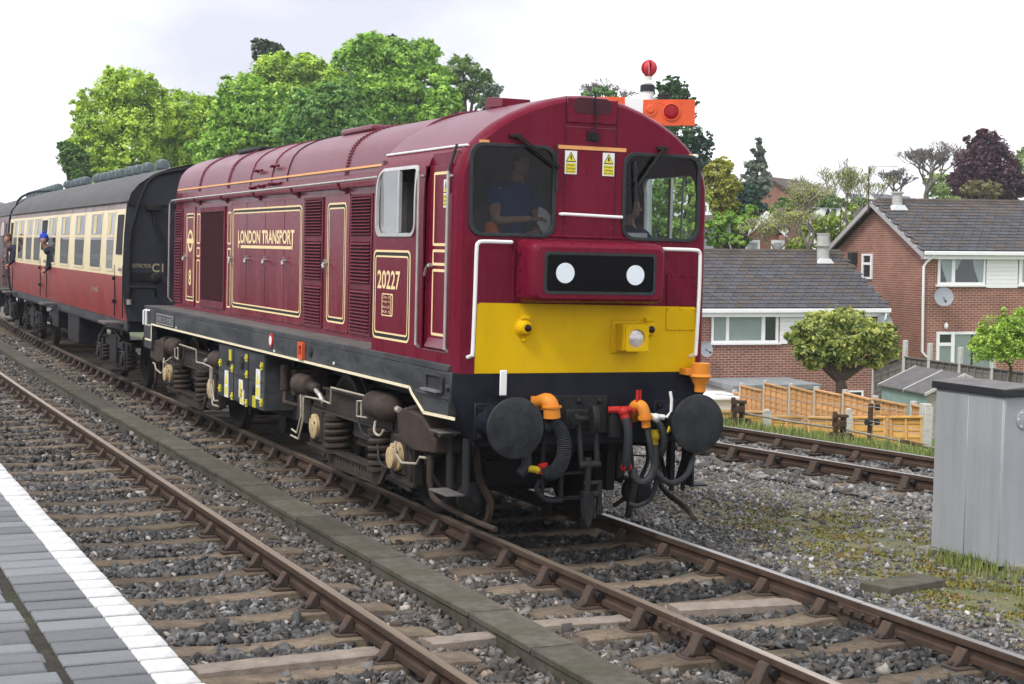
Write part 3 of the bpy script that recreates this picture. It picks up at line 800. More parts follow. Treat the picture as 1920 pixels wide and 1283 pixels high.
def bent_plate(outer, holes, sgn, name, m, off=0.0, th=.03, zc=(2.9, 3.05, 3.1, 3.16, 3.21, 3.26, 3.3)):
    mb = MB().plate(outer, holes, fX, 0, th)
    me = bpy.data.meshes.new(name); me.from_pydata(mb.v, [], mb.f)
    bm = bmesh.new(); bm.from_mesh(me)
    for z in zc:
        bmesh.ops.bisect_plane(bm, geom=bm.verts[:] + bm.edges[:] + bm.faces[:], plane_co=(0, 0, z), plane_no=(0, 0, 1))
    for q in bm.verts: q.co.x = sgn * (cab_x(q.co.z) + off - q.co.x)
    bmesh.ops.recalc_face_normals(bm, faces=bm.faces)
    bm.to_mesh(me); bm.free()
    me.materials.append(m); me.polygons.foreach_set('use_smooth', [True] * len(me.polygons)); me.set_sharp_from_angle(angle=math.radians(25))
    o = bpy.data.objects.new(name, me); col.objects.link(o); o.parent = loco; return o
SW = rrect(1.53, 2.55, 2.605, 3.195, .10, 5)
DO = [(.735, 1.585), (1.325, 1.585), (1.325, 3.29), (.735, 3.29)]
bent_plate([(.67, 1.41), (YC, 1.41), (YC, 3.35), (.67, 3.35)], [SW, DO], -1, 'cab_side', M['maroon'])
SWR = rrect(.745, 1.74, 2.605, 3.195, .10, 5)
bent_plate([(.67, 1.41), (YC, 1.41), (YC, 3.35), (.67, 3.35)], [SWR], 1, 'cab_side', M['maroon'])
# cab roof
mb = MB(); rp = [q for q in OUT if q[1] >= 3.349]
for y in (.67, 1.3, 2.0, YC): mb.v += [(x, y, z) for x, z in rp]
n = len(rp)
for k in range(3):
    for i in range(n - 1): mb.f.append((k * n + i, k * n + i + 1, (k + 1) * n + i + 1, (k + 1) * n + i))
cab_roof = mb.build('cab_roof', M['maroon_roof'], loco, angle=60)
MB().box(-.36, -.08, 1.62, 2.0, 3.78, 3.79).prism([(1.62, 3.79), (1.62, 3.865), (1.98, 3.90), (2.05, 3.80)], lambda u, v, w: (w, u, v), -.36, -.08).build('roof_vent', M['maroon'], cab_roof, bevel=.012)
# rear bulkhead, floor, desk
bo = [(x, z) for x, z in inset_outline(.02)]
MB().plate(bo, [], fY, YC - .05, YC).build('bulkhead', M['maroon'], loco, angle=20)
MB().box(-1.17, 1.17, .6, 2.6, 1.44, 1.5).build('cab_floor', M['interior_dark'], loco)
desk = MB().box(-1.1, -.2, .62, .95, 1.5, 2.52).box(.15, 1.1, .62, 1.0, 1.5, 2.56).build('control_desk', M['interior'], loco, bevel=.02)
MB().box(.45, .68, .7, .85, 2.56, 2.66).box(.75, 1.0, .72, .9, 2.56, 2.6).build('instrument_box', M['alu'], desk, bevel=.01)
MB().box(-1.16, 1.16, 2.56, 2.599, 1.5, 3.3).build('cab_lining', M['interior'], loco)
MB().box(-1.0, -.62, 2.35, 2.55, 1.5, 3.1).build('cab_cupboard', M['interior'], loco)
# windscreens
for wl, nm in ((WL, 1), (WR, 1)):
    cx = sum(q[0] for q in wl) / len(wl); cz = sum(q[1] for q in wl) / len(wl)
    big = [((q[0] - cx) * 1.035 + cx, (q[1] - cz) * 1.035 + cz) for q in wl]; sm = [((q[0] - cx) * .955 + cx, (q[1] - cz) * .955 + cz) for q in wl]
    fr_ = MB().plate(big, [sm], fY, YF - .018, YF + .02).build('windscreen', M['seal'], loco, bevel=.006, seg=1)
    MB().add([(a, YF + .006, b) for a, b in sm], [tuple(range(len(sm)))]).build('pane', M['glass_cab'], fr_, angle=0)
for sgn in (-1, 1):
    ya, yb_ = (1.53, 2.55) if sgn < 0 else (.745, 1.74)
    ym = (ya + yb_) / 2
    SWb = rrect(ya - .024, yb_ + .024, 2.58, 3.22, .115, 5); SWs = rrect(ya + .006, yb_ - .006, 2.612, 3.188, .095, 5)
    f_ = bent_plate(SWb, [SWs], sgn, 'cab_window_frame', M['alu'], off=.014, th=.03)
    xg = sgn * 1.195
    MB().add([(xg, ym - .02, 2.61), (xg, yb_, 2.61), (xg, yb_, 3.19), (xg, ym - .02, 3.19)], [(0, 1, 2, 3)]).build('pane', M['glass_side'] if sgn < 0 else M['glass_tint'], f_, angle=0)
    MB().box(xg - .012, xg + .016, ym - .045, ym, 2.62, 3.18).build('sliding_bar', M['alu'], f_)
    MB().tube([(xg * .965, ya + .19, 2.62), (xg * .965, ya + .17, 3.16)], .012, 6).build('curtain_rail', M['hand_rail'], f_)
# orange line above the windscreens, cream gutter
def strip_front(x0, x1, z, w, m, name, y=YF - .003):
    pts = [(x0, z - w / 2), (x1, z - w / 2), (x1, z + w / 2), (x0, z + w / 2)]
    return MB().plate(pts, [], fY, y - .001, y + .001).build(name, m, loco, angle=0)
strip_front(-.315, .36, 3.372, .032, M['orange_line'], 'orange_line')
strip_front(-1.03, -.94, 3.382, .03, M['orange_line'], 'orange_line')
strip_front(.99, 1.03, 3.355, .03, M['orange_line'], 'orange_line')
MB().tube([(-1.10, .62, 3.352), (-1.10, .95, 3.355), (-1.10, 2.64, 3.355)], .011, 6).build('rain_gutter', M['white'], loco)
MB().tube([(1.115, .62, 3.362), (1.115, 2.64, 3.365)], .016, 6).build('rain_gutter', M['white'], loco)
MB().tube([(-1.13, .80, 3.36), (-1.16, .77, 3.30), (-1.225, .74, 3.1), (-1.232, .725, 2.95)], .012, 6, smooth=4).build('drain_pipe', M['black'], loco)
# cab door in its recess
MB().box(-1.205, -1.13, 1.325, 1.335, 1.585, 3.20).box(-1.205, -1.13, .725, .735, 1.585, 3.20).box(-1.215, -1.13, .725, 1.335, 1.57, 1.585).build('door_recess', M['maroon'], loco)
door = MB().box(-1.165, -1.14, .735, 1.325, 1.585, 3.20).box(-1.14, -1.12, .735, 1.325, 3.18, 3.31).build('cab_door', M['maroon'], loco, bevel=.004, seg=1)
MB().box(-1.215, -1.165, .74, 1.32, 1.588, 1.60).prism([(-1.21, 1.62), (-1.166, 1.70), (-1.166, 1.62)], lambda u, v, w: (u, w, v), .78, 1.28).build('door_step', M['maroon_roof'], door)
def lining(y0, y1, z0, z1, x, parent, r=.05, kind='triple', s=-1, w=.016, name='lining'):
    o = None
    if kind == 'triple':
        for i, (a, b, m) in enumerate(((0, .020, 'cream'), (.020, .052, 'black_line'), (.052, .068, 'cream'))):
            A = rrect(y0 + a, y1 - a, z0 + a, z1 - a, max(.01, r - a * .6)); B = rrect(y0 + b, y1 - b, z0 + b, z1 - b, max(.008, r - b * .6))
            o = MB().plate(A, [B], fX, x + s * .001, x + s * .003).build('cream_lining' if m == 'cream' else 'black_lining', M[m], parent, angle=0)
    else:
        A = rrect(y0, y1, z0, z1, r); B = rrect(y0 + w, y1 - w, z0 + w, z1 - w, max(.005, r - w))
        o = MB().plate(A, [B], fX, x + s * .001, x + s * .003).build('cream_lining', M['cream'], parent, angle=0)
    return o
for z0, z1 in ((2.50, 3.14), (2.33, 2.47), (1.72, 2.30)): lining(.86, 1.22, z0, z1, -1.165, door, .02, 'single', w=.024)
MB().cyl((-1.165, 1.22, 2.33), (-1.205, 1.22, 2.33), .02, n=8).tube([(-1.205, 1.22, 2.33), (-1.21, 1.26, 2.31), (-1.21, 1.30, 2.24)], .013, 6).build('door_handle', M['chrome'], door)
for yh, zt in ((1.375, 3.08), (.685, 3.06)):
    MB().tube([(-1.21, yh, zt + .03), (-1.245, yh, zt + .02), (-1.25, yh, zt - .04), (-1.25, yh, 1.75), (-1.248, yh, 1.64), (-1.21, yh, 1.60)], .013, 8, smooth=3).build('door_handrail', M['hand_rail'], loco)
# number panel
lining(1.62, 2.66 - .04, 1.62, 2.455, -1.22, loco, .07)
def text_fit(name, s, m, parent, fn, u0, u1, v0, v1, w, bold=0.0):
    cu = bpy.data.curves.new(name, 'FONT'); cu.body = s; cu.size = 1; cu.resolution_u = 3; cu.offset = bold
    t = bpy.data.objects.new('tmp', cu); col.objects.link(t)
    me = bpy.data.meshes.new_from_object(t.evaluated_get(bpy.context.evaluated_depsgraph_get()))
    bpy.data.objects.remove(t); me.name = name
    c = np.array([q.co[:] for q in me.vertices]); lo, hi = c.min(0), c.max(0)
    for q in me.vertices:
        a = (q.co.x - lo[0]) / (hi[0] - lo[0]); b = (q.co.y - lo[1]) / (hi[1] - lo[1])
        q.co = Vector(fn(u0 + a * (u1 - u0), v0 + b * (v1 - v0), w))
    me.materials.clear(); me.materials.append(m)
    o = bpy.data.objects.new(name, me); col.objects.link(o); o.parent = parent; return o
fL = lambda u, v, w: (w, -u, v)     # lettering on the near side
text_fit('number', '20227', M['cream'], loco, fL, -2.50, -1.88, 2.09, 2.265, -1.2235, .018)
dp = lining(2.07, 2.37, 1.84, 2.05, -1.22, loco, .01, 'single', w=.01)
MB().plate(rrect(2.075, 2.125, 1.845, 2.045, .006), [rrect(2.085, 2.115, 1.855, 2.035, .004)], fX, -1.2225, -1.2245).build('data_panel', M['cream'], loco, angle=0)
for i, s_ in enumerate(('Class 20', 'Weight 73t', 'Brake 35t', 'RA 5')):
    text_fit('data_text', s_, M['cream'], loco, fL, -2.345, -2.14, 2.005 - i * .046, 2.03 - i * .046, -1.2235)
# warning signs
def warning_sign(parent, fn, u, v, w, sw=.115, sh=.2, flip=1):
    q = lambda a, b: (u + a * sw, v + b * sh)
    base = MB().plate([q(-.5, -.5), q(.5, -.5), q(.5, .5), q(-.5, .5)], [], fn, w, w + .002 * flip).build('warning_sign', M['white'], parent, angle=0)
    MB().plate([q(-.42, .02), q(.42, .02), q(0, .46)], [], fn, w + .003 * flip, w + .004 * flip).build('triangle_border', M['sticker_black'], base, angle=0)
    MB().plate([q(-.33, .055), q(.33, .055), q(0, .40)], [], fn, w + .005 * flip, w + .006 * flip).build('triangle', M['sticker_yellow'], base, angle=0)
    MB().plate([q(-.02, .33), q(.08, .30), q(0, .21), q(.1, .20), q(-.02, .08), q(.0, .15), q(-.1, .19)], [], fn, w + .007 * flip, w + .008 * flip).build('flash', M['sticker_black'], base, angle=0)
    MB().plate([q(-.42, -.45), q(.42, -.45), q(.42, -.03), q(-.42, -.03)], [], fn, w + .003 * flip, w + .004 * flip).build('text_panel', M['sticker_yellow'], base, angle=0)
    for s_, b0, b1, a in (('Danger', -.17, -.06, .36), ('Overhead', -.30, -.20, .36), ('live wires', -.42, -.33, .36)):
        text_fit('sign_text', s_, M['sticker_black'], base, fn, u - a * sw, u + a * sw, v + b0 * sh, v + b1 * sh, w + .0055 * flip)
    return base
fF = lambda u, v, w: (u, w, v)
warning_sign(loco, fF, -.175, 3.243, YF - .004, flip=-1)
warning_sign(loco, fF, .188, 3.24, YF - .004, flip=-1)
warning_sign(loco, fL, -.935, 2.95, -1.169, .09, .24, flip=-1)
# front centre panel seams and rivets
for x in (-.232, .262):
    MB().box(x - .003, x + .003, YF - .003, YF, 2.57, 3.8).build('panel_seam', M['black_line'], loco)
    r_ = MB()
    for i in range(16): r_.sphere((x + (.02 if x < 0 else -.02), YF - .001, 2.6 + i * .062), .0065, 6, 4)
    ro = r_.build('rivet_row', M['maroon'], loco); tag(ro, kind='stuff')
MB().box(-.23, .26, YF - .004, YF, 3.545, 3.552).build('panel_seam', M['maroon_roof'], loco)
gp = MB().box(-.225, .255, YF - .012, YF, 3.585, 3.79).build('grille_panel', M['maroon'], loco, bevel=.004, seg=1)
M['perforated'] = mat('perforated_mesh', (0.06, 0.014, 0.022), 0.6, var=0.5, scale=140)
MB().plate(rrect(-.165, .20, 3.665, 3.80, .06), [], fY, YF - .015, YF - .011).build('perforated_grille', M['perforated'], gp, angle=0)
MB().cyl((.03, YF - .004, 3.47), (.03, YF - .03, 3.47), .03, n=10).boxm(Matrix.Translation((.03, YF - .01, 3.475)) @ Matrix.Rotation(.12, 4, 'Y'), .11, .02, .075).tube([(.03, YF - .03, 3.475), (.04, YF - .035, 3.6), (.035, YF - .012, 3.86)], .008, 6).build('aerial', M['black'], loco)
# roof edge rib at the front
# wipers
def wiper(pts, blade, piv):
    w_ = MB().box(piv[0] - .05, piv[0] + .05, YF - .05, YF, piv[1] - .012, piv[1] + .02).build('wiper', M['black'], loco, bevel=.004, seg=1)
    MB().tube([(a, YF - .045, b) for a, b in pts], .011, 6).tube([(a + .025, YF - .04, b + .01) for a, b in pts], .006, 6).build('wiper_arm', M['hand_rail'] if False else M['black'], w_)
    MB().tube([(a, YF - .03, b) for a, b in blade], .009, 6).build('wiper_blade', M['rubber'], w_)
pw = [P(u, v, y=YF - .04) for u, v in ((968, 256), (1047, 316), (1046, 270), (1045, 358))]
wiper([(pw[0].x, pw[0].z), (pw[1].x, pw[1].z)], [(pw[2].x, pw[2].z), (pw[3].x, pw[3].z)], (pw[0].x, pw[0].z))
pw = [P(u, v, y=YF - .04) for u, v in ((1244, 279), (1196, 349), (1193, 303), (1195, 392))]
wiper([(pw[0].x, pw[0].z), (pw[1].x, pw[1].z)], [(pw[2].x, pw[2].z), (pw[3].x, pw[3].z)], (pw[0].x, pw[0].z))
# handrails on the nose
def rail_(pts, m='white', r=.017, name='front_handrail'):
    return MB().tube(pts, r, 8, smooth=4).build(name, M[m], loco)
rail_([(-.74, .545, 2.545), (-.745, .48, 2.545), (-.78, .47, 2.545), (-1.0, .47, 2.545), (-1.05, .47, 2.53), (-1.065, .47, 2.47), (-1.07, .47, 2.1), (-1.08, .47, 1.64), (-1.085, .48, 1.59), (-1.095, .545, 1.57)])
rail_([(.75, .545, 2.52), (.755, .48, 2.52), (.79, .47, 2.52), (1.03, .47, 2.518), (1.08, .47, 2.50), (1.09, .47, 2.44), (1.09, .47, 2.1), (1.075, .47, 1.64), (1.07, .48, 1.59), (1.06, .545, 1.57)])
rail_([(-.265, .548, 2.797), (-.26, .50, 2.797), (-.23, .487, 2.797), (.26, .487, 2.787), (.295, .50, 2.787), (.30, .548, 2.787)], r=.014)
# headcode box
hc = MB()
prof = [(.55, 0.0), (.42, .012), (.31, .03), (.285, .045), (.27, .07)]
N_ = None
for y, d in prof:
    q = rrect(-.665 + d, .665 - d, 2.035 + d * .7, 2.575 - d * .9, .06); N_ = len(q); hc.v += [(a, y, b) for a, b in q]
for k in range(len(prof) - 1):
    for i in range(N_):
        j = (i + 1) % N_; hc.f.append((k * N_ + i, k * N_ + j, (k + 1) * N_ + j, (k + 1) * N_ + i))
hbox = hc.build('headcode_box', M['maroon'], loco, angle=50)
MB().plate(rrect(-.60, .60, 2.08, 2.515, .06), [rrect(-.525, .525, 2.128, 2.465, .035)], fY, .266, .30).build('headcode_frame', M['maroon'], hbox, bevel=.006)
MB().plate(rrect(-.533, .533, 2.118, 2.475, .04), [rrect(-.508, .508, 2.143, 2.45, .03)], fY, .262, .27).build('headcode_seal', M['seal'], hbox)
MB().box(-.52, .52, .36, .38, 2.12, 2.47).build('headcode_back', M['interior_dark'], hbox)
MB().add([(-.512, .274, 2.14), (.512, .274, 2.14), (.512, .274, 2.453), (-.512, .274, 2.453)], [(0, 1, 2, 3)]).build('headcode_pane', M['glass_dark'], hbox, angle=0)
for x, z in ((-.335, 2.297), (.335, 2.289)):
    MB().plate(circ(x, z, .086, 32), [], fY, .268, .2715).build('marker_disc', M['white_disc'], hbox, angle=0)
for z in (2.15, 2.32, 2.46): MB().sphere((-.672, .47, z), .014, 6, 4).build('bolt', M['maroon'], hbox)
MB().box(-.45, .42, .43, .50, 2.567, 2.582).build('hinge_strip', M['maroon'], hbox)
MB().tube([(-.69, .546, 2.05), (-.69, .546, 2.57), (-.66, .546, 2.61), (.64, .546, 2.60), (.68, .546, 2.565)], .012, 6).build('box_flange', M['maroon'], hbox)
# marker lights, headlamp, side cover plate
for x, z in ((-.585, 1.82), (.61, 1.812)):
    ml = MB().lathe((x, YF, z), (0, -1, 0), [(0, .085), (.012, .085), (.016, .072), (.05, .066), (.075, .045), (.078, .03)], 20).build('marker_light', M['yellow'], loco)
    MB().lathe((x + .01, YF - .074, z), (0, -1, 0), [(0, .034), (.012, .030), (.02, .012)], 14).build('lens', M['lens_dark'], ml)
    MB().box(x - .03, x + .05, YF - .05, YF, z + .07, z + .10).cyl((x, YF - .02, z - .09), (x, YF - .02, z - .115), .02, n=8).build('hinge', M['yellow'], ml, bevel=.006)
hl = MB().box(.255, .53, YF - .02, YF, 1.60, 1.89).box(.30, .53, YF - .15, YF, 1.625, 1.86).build('headlamp_box', M['yellow'], loco, bevel=.012)
MB().plate(rrect(.318, .545, 1.625, 1.85, .02), [circ(.43, 1.735, .082, 24)], fY, YF - .168, YF - .14).build('lamp_bezel', M['yellow'], hl, bevel=.006)
MB().lathe((.43, YF - .145, 1.735), (0, -1, 0), [(0, .083), (.004, .083), (.014, .06), (.02, .02)], 24).build('lamp_lens', M['lamp'], hl)
MB().cyl((.31, YF - .155, 1.64), (.31, YF - .155, 1.83), .008, n=6).build('hinge_pin', M['yellow'], hl)
cp = MB().box(.80, 1.09, YF - .014, YF, 1.80, 2.005).build('cover_plate', M['yellow'], loco, bevel=.008)
for x in (.815, .94, 1.075):
    for z in (1.815, 1.99):
        MB().sphere((x, YF - .014, z), .011, 6, 4).build('bolt', M['yellow'], cp)
cp2 = MB().box(.80, 1.09, YF - .01, YF, 2.02, 2.30).build('cover_plate', M['maroon'], loco, bevel=.006)
for x, z in ((.85, 2.285), (.95, 2.285), (1.07, 2.285), (1.07, 2.2), (1.07, 2.1)): MB().sphere((x, YF - .01, z), .011, 6, 4).build('bolt', M['maroon'], cp2)

# ------------------------------------------------------------------ frame
fr = MB()
fr.box(-1.24, 1.24, .62, 13.45, 1.44, 1.50)
fr.box(-1.24, -1.20, 1.5, 13.45, 1.235, 1.44).box(1.20, 1.24, 1.5, 13.45, 1.235, 1.44)
frame_o = fr.build('main_frame', M['solebar'], loco, bevel=.006, seg=1)
MB().box(-1.235, -.86, 2.66, 13.40, 1.5, 1.506).box(.86, 1.235, 2.66, 13.40, 1.5, 1.506).build('walkway_plate', M['walkway'], frame_o)
MB().box(-.55, .55, 1.2, 13.0, 1.0, 1.44).build('underframe', M['black'], loco)
# front cheek, tapering inwards below
ck = MB()
def ring_ck(y): return [(-1.225, y, 1.44), (-1.225, y, 1.24), (-.99, y, .80), (.97, y, .80), (1.225, y, 1.24), (1.225, y, 1.44)]
a_ = ring_ck(.55); b_ = [(-1.225, 1.15, 1.44), (-1.225, 1.15, 1.24), (-1.10, 1.15, .98), (1.10, 1.15, .98), (1.225, 1.15, 1.24), (1.225, 1.15, 1.44)]
ck.v = a_ + b_; ck.f = [(i, (i + 1) % 6, 6 + (i + 1) % 6, 6 + i) for i in range(6)] + [(0, 1, 2, 3, 4, 5), (11, 10, 9, 8, 7, 6)]
beam = ck.build('buffer_beam', M['navy'], loco, bevel=.012)
MB().prism([(.56, 1.235), (.56, 1.44), (2.7, 1.44), (2.7, 1.235), (1.52, 1.235), (1.15, 1.05), (.62, 1.05)], lambda u, v, w: (w, u, v), -1.238, -1.15).build('side_valance', M['solebar'], loco, bevel=.008, seg=1)
MB().box(-1.246, -1.2, .60, 1.40, 1.20, 1.225).build('valance_lip', M['solebar'], loco, bevel=.006, seg=1)
for a, b in (((12.85, 1.235), (1.52, 1.235)), ((1.53, 1.236), (1.47, 1.19)), ((1.47, 1.19), (1.16, 1.045)), ((1.17, 1.045), (.44, 1.062))):
    d = math.hypot(b[0] - a[0], b[1] - a[1]); nx_, nz_ = -(b[1] - a[1]) / d * .013, (b[0] - a[0]) / d * .013
    xs_ = -1.2485
    MB().add([(xs_, a[0] + nx_, a[1] + nz_), (xs_, b[0] + nx_, b[1] + nz_), (xs_, b[0] - nx_, b[1] - nz_), (xs_, a[0] - nx_, a[1] - nz_),
              (xs_ + .01, a[0] + nx_, a[1] + nz_), (xs_ + .01, b[0] + nx_, b[1] + nz_), (xs_ + .01, b[0] - nx_, b[1] - nz_), (xs_ + .01, a[0] - nx_, a[1] - nz_)],
             [(0, 1, 2, 3), (7, 6, 5, 4), (0, 4, 5, 1), (1, 5, 6, 2), (2, 6, 7, 3), (3, 7, 4, 0)]).build('cream_line', M['cream_pale'], frame_o, angle=0)
MB().box(-1.2495, -1.24, 12.83, 12.86, .98, 1.24).box(-1.2495, -1.24, 12.86, 13.3, .975, 1.0).build('cream_line', M['cream_pale'], frame_o, angle=0)
MB().box(-1.238, -1.15, 12.85, 13.45, .85, 1.24).build('side_valance', M['solebar'], loco, bevel=.008, seg=1)
# rear beam and its end board
MB().box(-1.2, 1.2, 13.38, 13.45, .82, 1.44).build('buffer_beam', M['navy'], loco)
# name plate
npl = MB().box(-1.256, -1.24, 11.24, 12.42, 1.262, 1.432).build('name_plate', M['solebar'], loco, bevel=.006, seg=1)
MB().plate(rrect(11.25, 12.41, 1.272, 1.422, .01), [rrect(11.27, 12.39, 1.287, 1.407, .01)], fX, -1.257, -1.259).build('plate_rim', M['plate_silver'], npl, angle=0)
text_fit('plate_text', 'SHERLOCK HOLMES', M['plate_silver'], npl, fL, -12.36, -11.30, 1.305, 1.39, -1.2585, .01)
MB().tube([(-1.24, 13.2, 1.44), (-1.29, 13.2, 1.43), (-1.29, 13.2, 1.22), (-1.24, 13.2, 1.21)], .02, 8).build('rear_step_rail', M['white'], loco)
MB().tube([(-1.24, 13.0, 1.44), (-1.29, 13.0, 1.43), (-1.29, 13.0, 1.22), (-1.24, 13.0, 1.21)], .02, 8).build('rear_step_rail', M['white'], loco)
# solebar fittings
em = MB().lathe((-1.24, 6.09, 1.385), (-1, 0, 0), [(0, .085), (.012, .085), (.014, .06)], 24).build('round_emblem', M['red'], loco)
MB().lathe((-1.253, 6.09, 1.385), (-1, 0, 0), [(0, .055), (.003, .055)], 20).build('emblem_centre', M['white'], em)
MB().plate(rrect(4.77, 4.95, 1.255, 1.44, .005), [rrect(4.81, 4.91, 1.295, 1.40, .005)], fX, -1.24, -1.27).build('orange_surround', M['orange_red'] if 'orange_red' in M else M['orange'], loco)
MB().lathe((-1.24, 4.53, 1.35), (-1, 0, 0), [(0, .05), (.015, .05), (.016, .025), (.022, .02)], 18).build('filler_cap', M['black'], loco)
for yy, zz in ((5.95, 1.27), (3.73, 1.29), (11.1, 1.27)):
    MB().cyl((-1.24, yy, zz), (-1.252, yy, zz), .016, n=8).build('paint_mark', M['white'], loco)
st = MB().plate(rrect(.70, 1.16, 1.245, 1.40, .03), [rrect(.77, 1.09, 1.268, 1.385, .025)], fX, -1.238, -1.256).build('step_opening', M['solebar'], loco, bevel=.004, seg=1)
MB().box(-1.2375, -1.2395, .77, 1.09, 1.268, 1.385).build('step_hole', M['interior_dark'], st)
MB().box(-1.30, -1.235, .74, 1.12, 1.255, 1.272).build('step_tread', M['chrome'], st)
MB().lathe((-1.238, .60, 1.31), (-1, 0, 0), [(0, .03), (.02, .025), (.03, .01)], 10).build('bolt', M['solebar'], loco)
# ------------------------------------------------------------------ bonnet
BX = .85
BONP = [(.85, 1.50), (.85, 3.14), (.848, 3.24), (.838, 3.33), (.815, 3.43), (.775, 3.53), (.71, 3.61), (.62, 3.675), (.5, 3.735), (.36, 3.78), (.2, 3.808), (0, 3.818)]
BO = BONP + [(-x, z) for x, z in BONP[-2::-1]]
mb = MB()
secs = [(YC, 1.0, 0), (3.9, 1, 0), (5.6, 1, 0), (7.4, 1, 0), (9.3, 1, 0), (11.2, 1, 0), (12.95, 1, 0), (13.05, .988, .012), (13.11, .965, .03), (13.13, .93, .05)]
for y, s_, dz in secs:
    mb.v += [(x * s_, y, z if z < 3 else 3 + (z - 3) * (1 - dz * 1.2)) for x, z in BO]
n = len(BO)
for k in range(len(secs) - 1):
    for i in range(n - 1): mb.f.append((k * n + i, k * n + i + 1, (k + 1) * n + i + 1, (k + 1) * n + i))
mb.f.append(tuple((len(secs) - 1) * n + i for i in range(n)))
bon = mb.build('bonnet', M['maroon_side'], loco, angle=40)
# roof skin above the cantrail, slightly proud, weathered
mb = MB(); rp = [q for q in BO if q[1] > 3.2]; n = len(rp)
ysec = [YC + .01, 3.9, 5.6, 7.4, 9.3, 11.2, 12.93]
for y in ysec: mb.v += [(x * 1.003, y, z + .004) for x, z in rp]
for k in range(len(ysec) - 1):
    for i in range(n - 1): mb.f.append((k * n + i, k * n + i + 1, (k + 1) * n + i + 1, (k + 1) * n + i))
broof = mb.build('bonnet_roof', M['maroon_roof'], loco, angle=50)
def arc_seam(y, w=.02, h=.010, m='maroon_dull', rv=True):
    pts = [Vector((x * 1.006, y, z + .008)) for x, z in rp]
    o = MB().tube(pts, .010, 5).build('roof_seam', M[m], broof)
    if rv:
        r_ = MB()
        for i, q in enumerate(spline(pts, 3)):
            for dy in (-.045, .045): r_.sphere((q.x, q.y + dy, q.z + .004), .012, 5, 3)
        ro = r_.build('rivet_row', M['maroon_dull'], broof); tag(ro, kind='stuff')
for y in (4.62, 9.75, 11.45): arc_seam(y)
arc_seam(6.9, m='black_line', rv=False)
arc_seam(7.6, rv=False); arc_seam(8.6, rv=False)
MB().tube([Vector((x * 1.012, YC + .02, z + .012)) for x, z in rp], .014, 5).build('roof_seam', M['maroon_dull'], broof)
MB().tube([Vector((x * .955, 13.12, 3 + (z - 3) * .955)) for x, z in rp[:6] + rp[6:]], .012, 5).build('nose_edge', M['white'], bon)
for s in (-1, 1):
    MB().add([(s * .8495, YC + .02, 3.300), (s * .8495, 12.9, 3.285), (s * .846, 12.9, 3.307), (s * .846, YC + .02, 3.322), (s * .858, YC + .02, 3.300), (s * .858, 12.9, 3.285), (s * .855, 12.9, 3.307), (s * .855, YC + .02, 3.322)],
             [(0, 1, 2, 3), (7, 6, 5, 4), (0, 4, 5, 1), (1, 5, 6, 2), (2, 6, 7, 3), (3, 7, 4, 0)]).build('orange_line', M['orange_line'], broof, angle=0)
    MB().box(s * .85, s * .885, YC + .02, 13.0, 3.105, 3.125).build('cantrail_strip', M['maroon_dull'], bon)
# handrail along the bonnet
hr = MB().tube([(-.96, 2.68, 3.18)] + [(-.96, y, 3.175 - .004 * (y - 2.7)) for y in (4, 6, 8, 10, 12)] + [(-.96, 12.8, 3.13), (-.96, 12.95, 3.09), (-.96, 12.97, 2.9), (-.96, 12.99, 1.65), (-.9, 13.0, 1.58)], .0145, 8).build('bonnet_handrail', M['hand_rail'], loco)
for y in (4.6, 6.4, 8.1, 9.8, 11.4):
    MB().tube([(-.85, y, 3.08), (-.93, y, 3.09), (-.96, y, 3.165)], .016, 6).cyl((-.84, y, 3.08), (-.87, y, 3.08), .04, n=8).build('rail_bracket', M['maroon_dull'], hr)
# roof fittings
MB().box(-.45, .45, 5.0, 6.1, 3.77, 3.835).build('roof_hatch', M['maroon_roof'], broof, bevel=.02)
MB().box(-.45, .45, 9.6, 10.9, 3.77, 3.83).build('exhaust_plate', M['black'], broof, bevel=.02)
MB().box(.0, .1, 4.2, 4.3, 3.80, 3.86).build('roof_lug', M['red'], broof)
for y0, y1, z in ((8.0, 8.35, 3.42), (7.25, 7.6, 3.45), (7.15, 7.75, 3.235), (7.9, 8.2, 3.225), (8.35, 8.6, 3.215)):
    MB().tube([(-.86, y0, z), (-.885, (y0 + y1) / 2, z + .01), (-.86, y1, z)], .018, 6).sphere((-.87, (y0 + y1) / 2, z), .028, 8, 5).build('roof_latch', M['maroon'], broof)
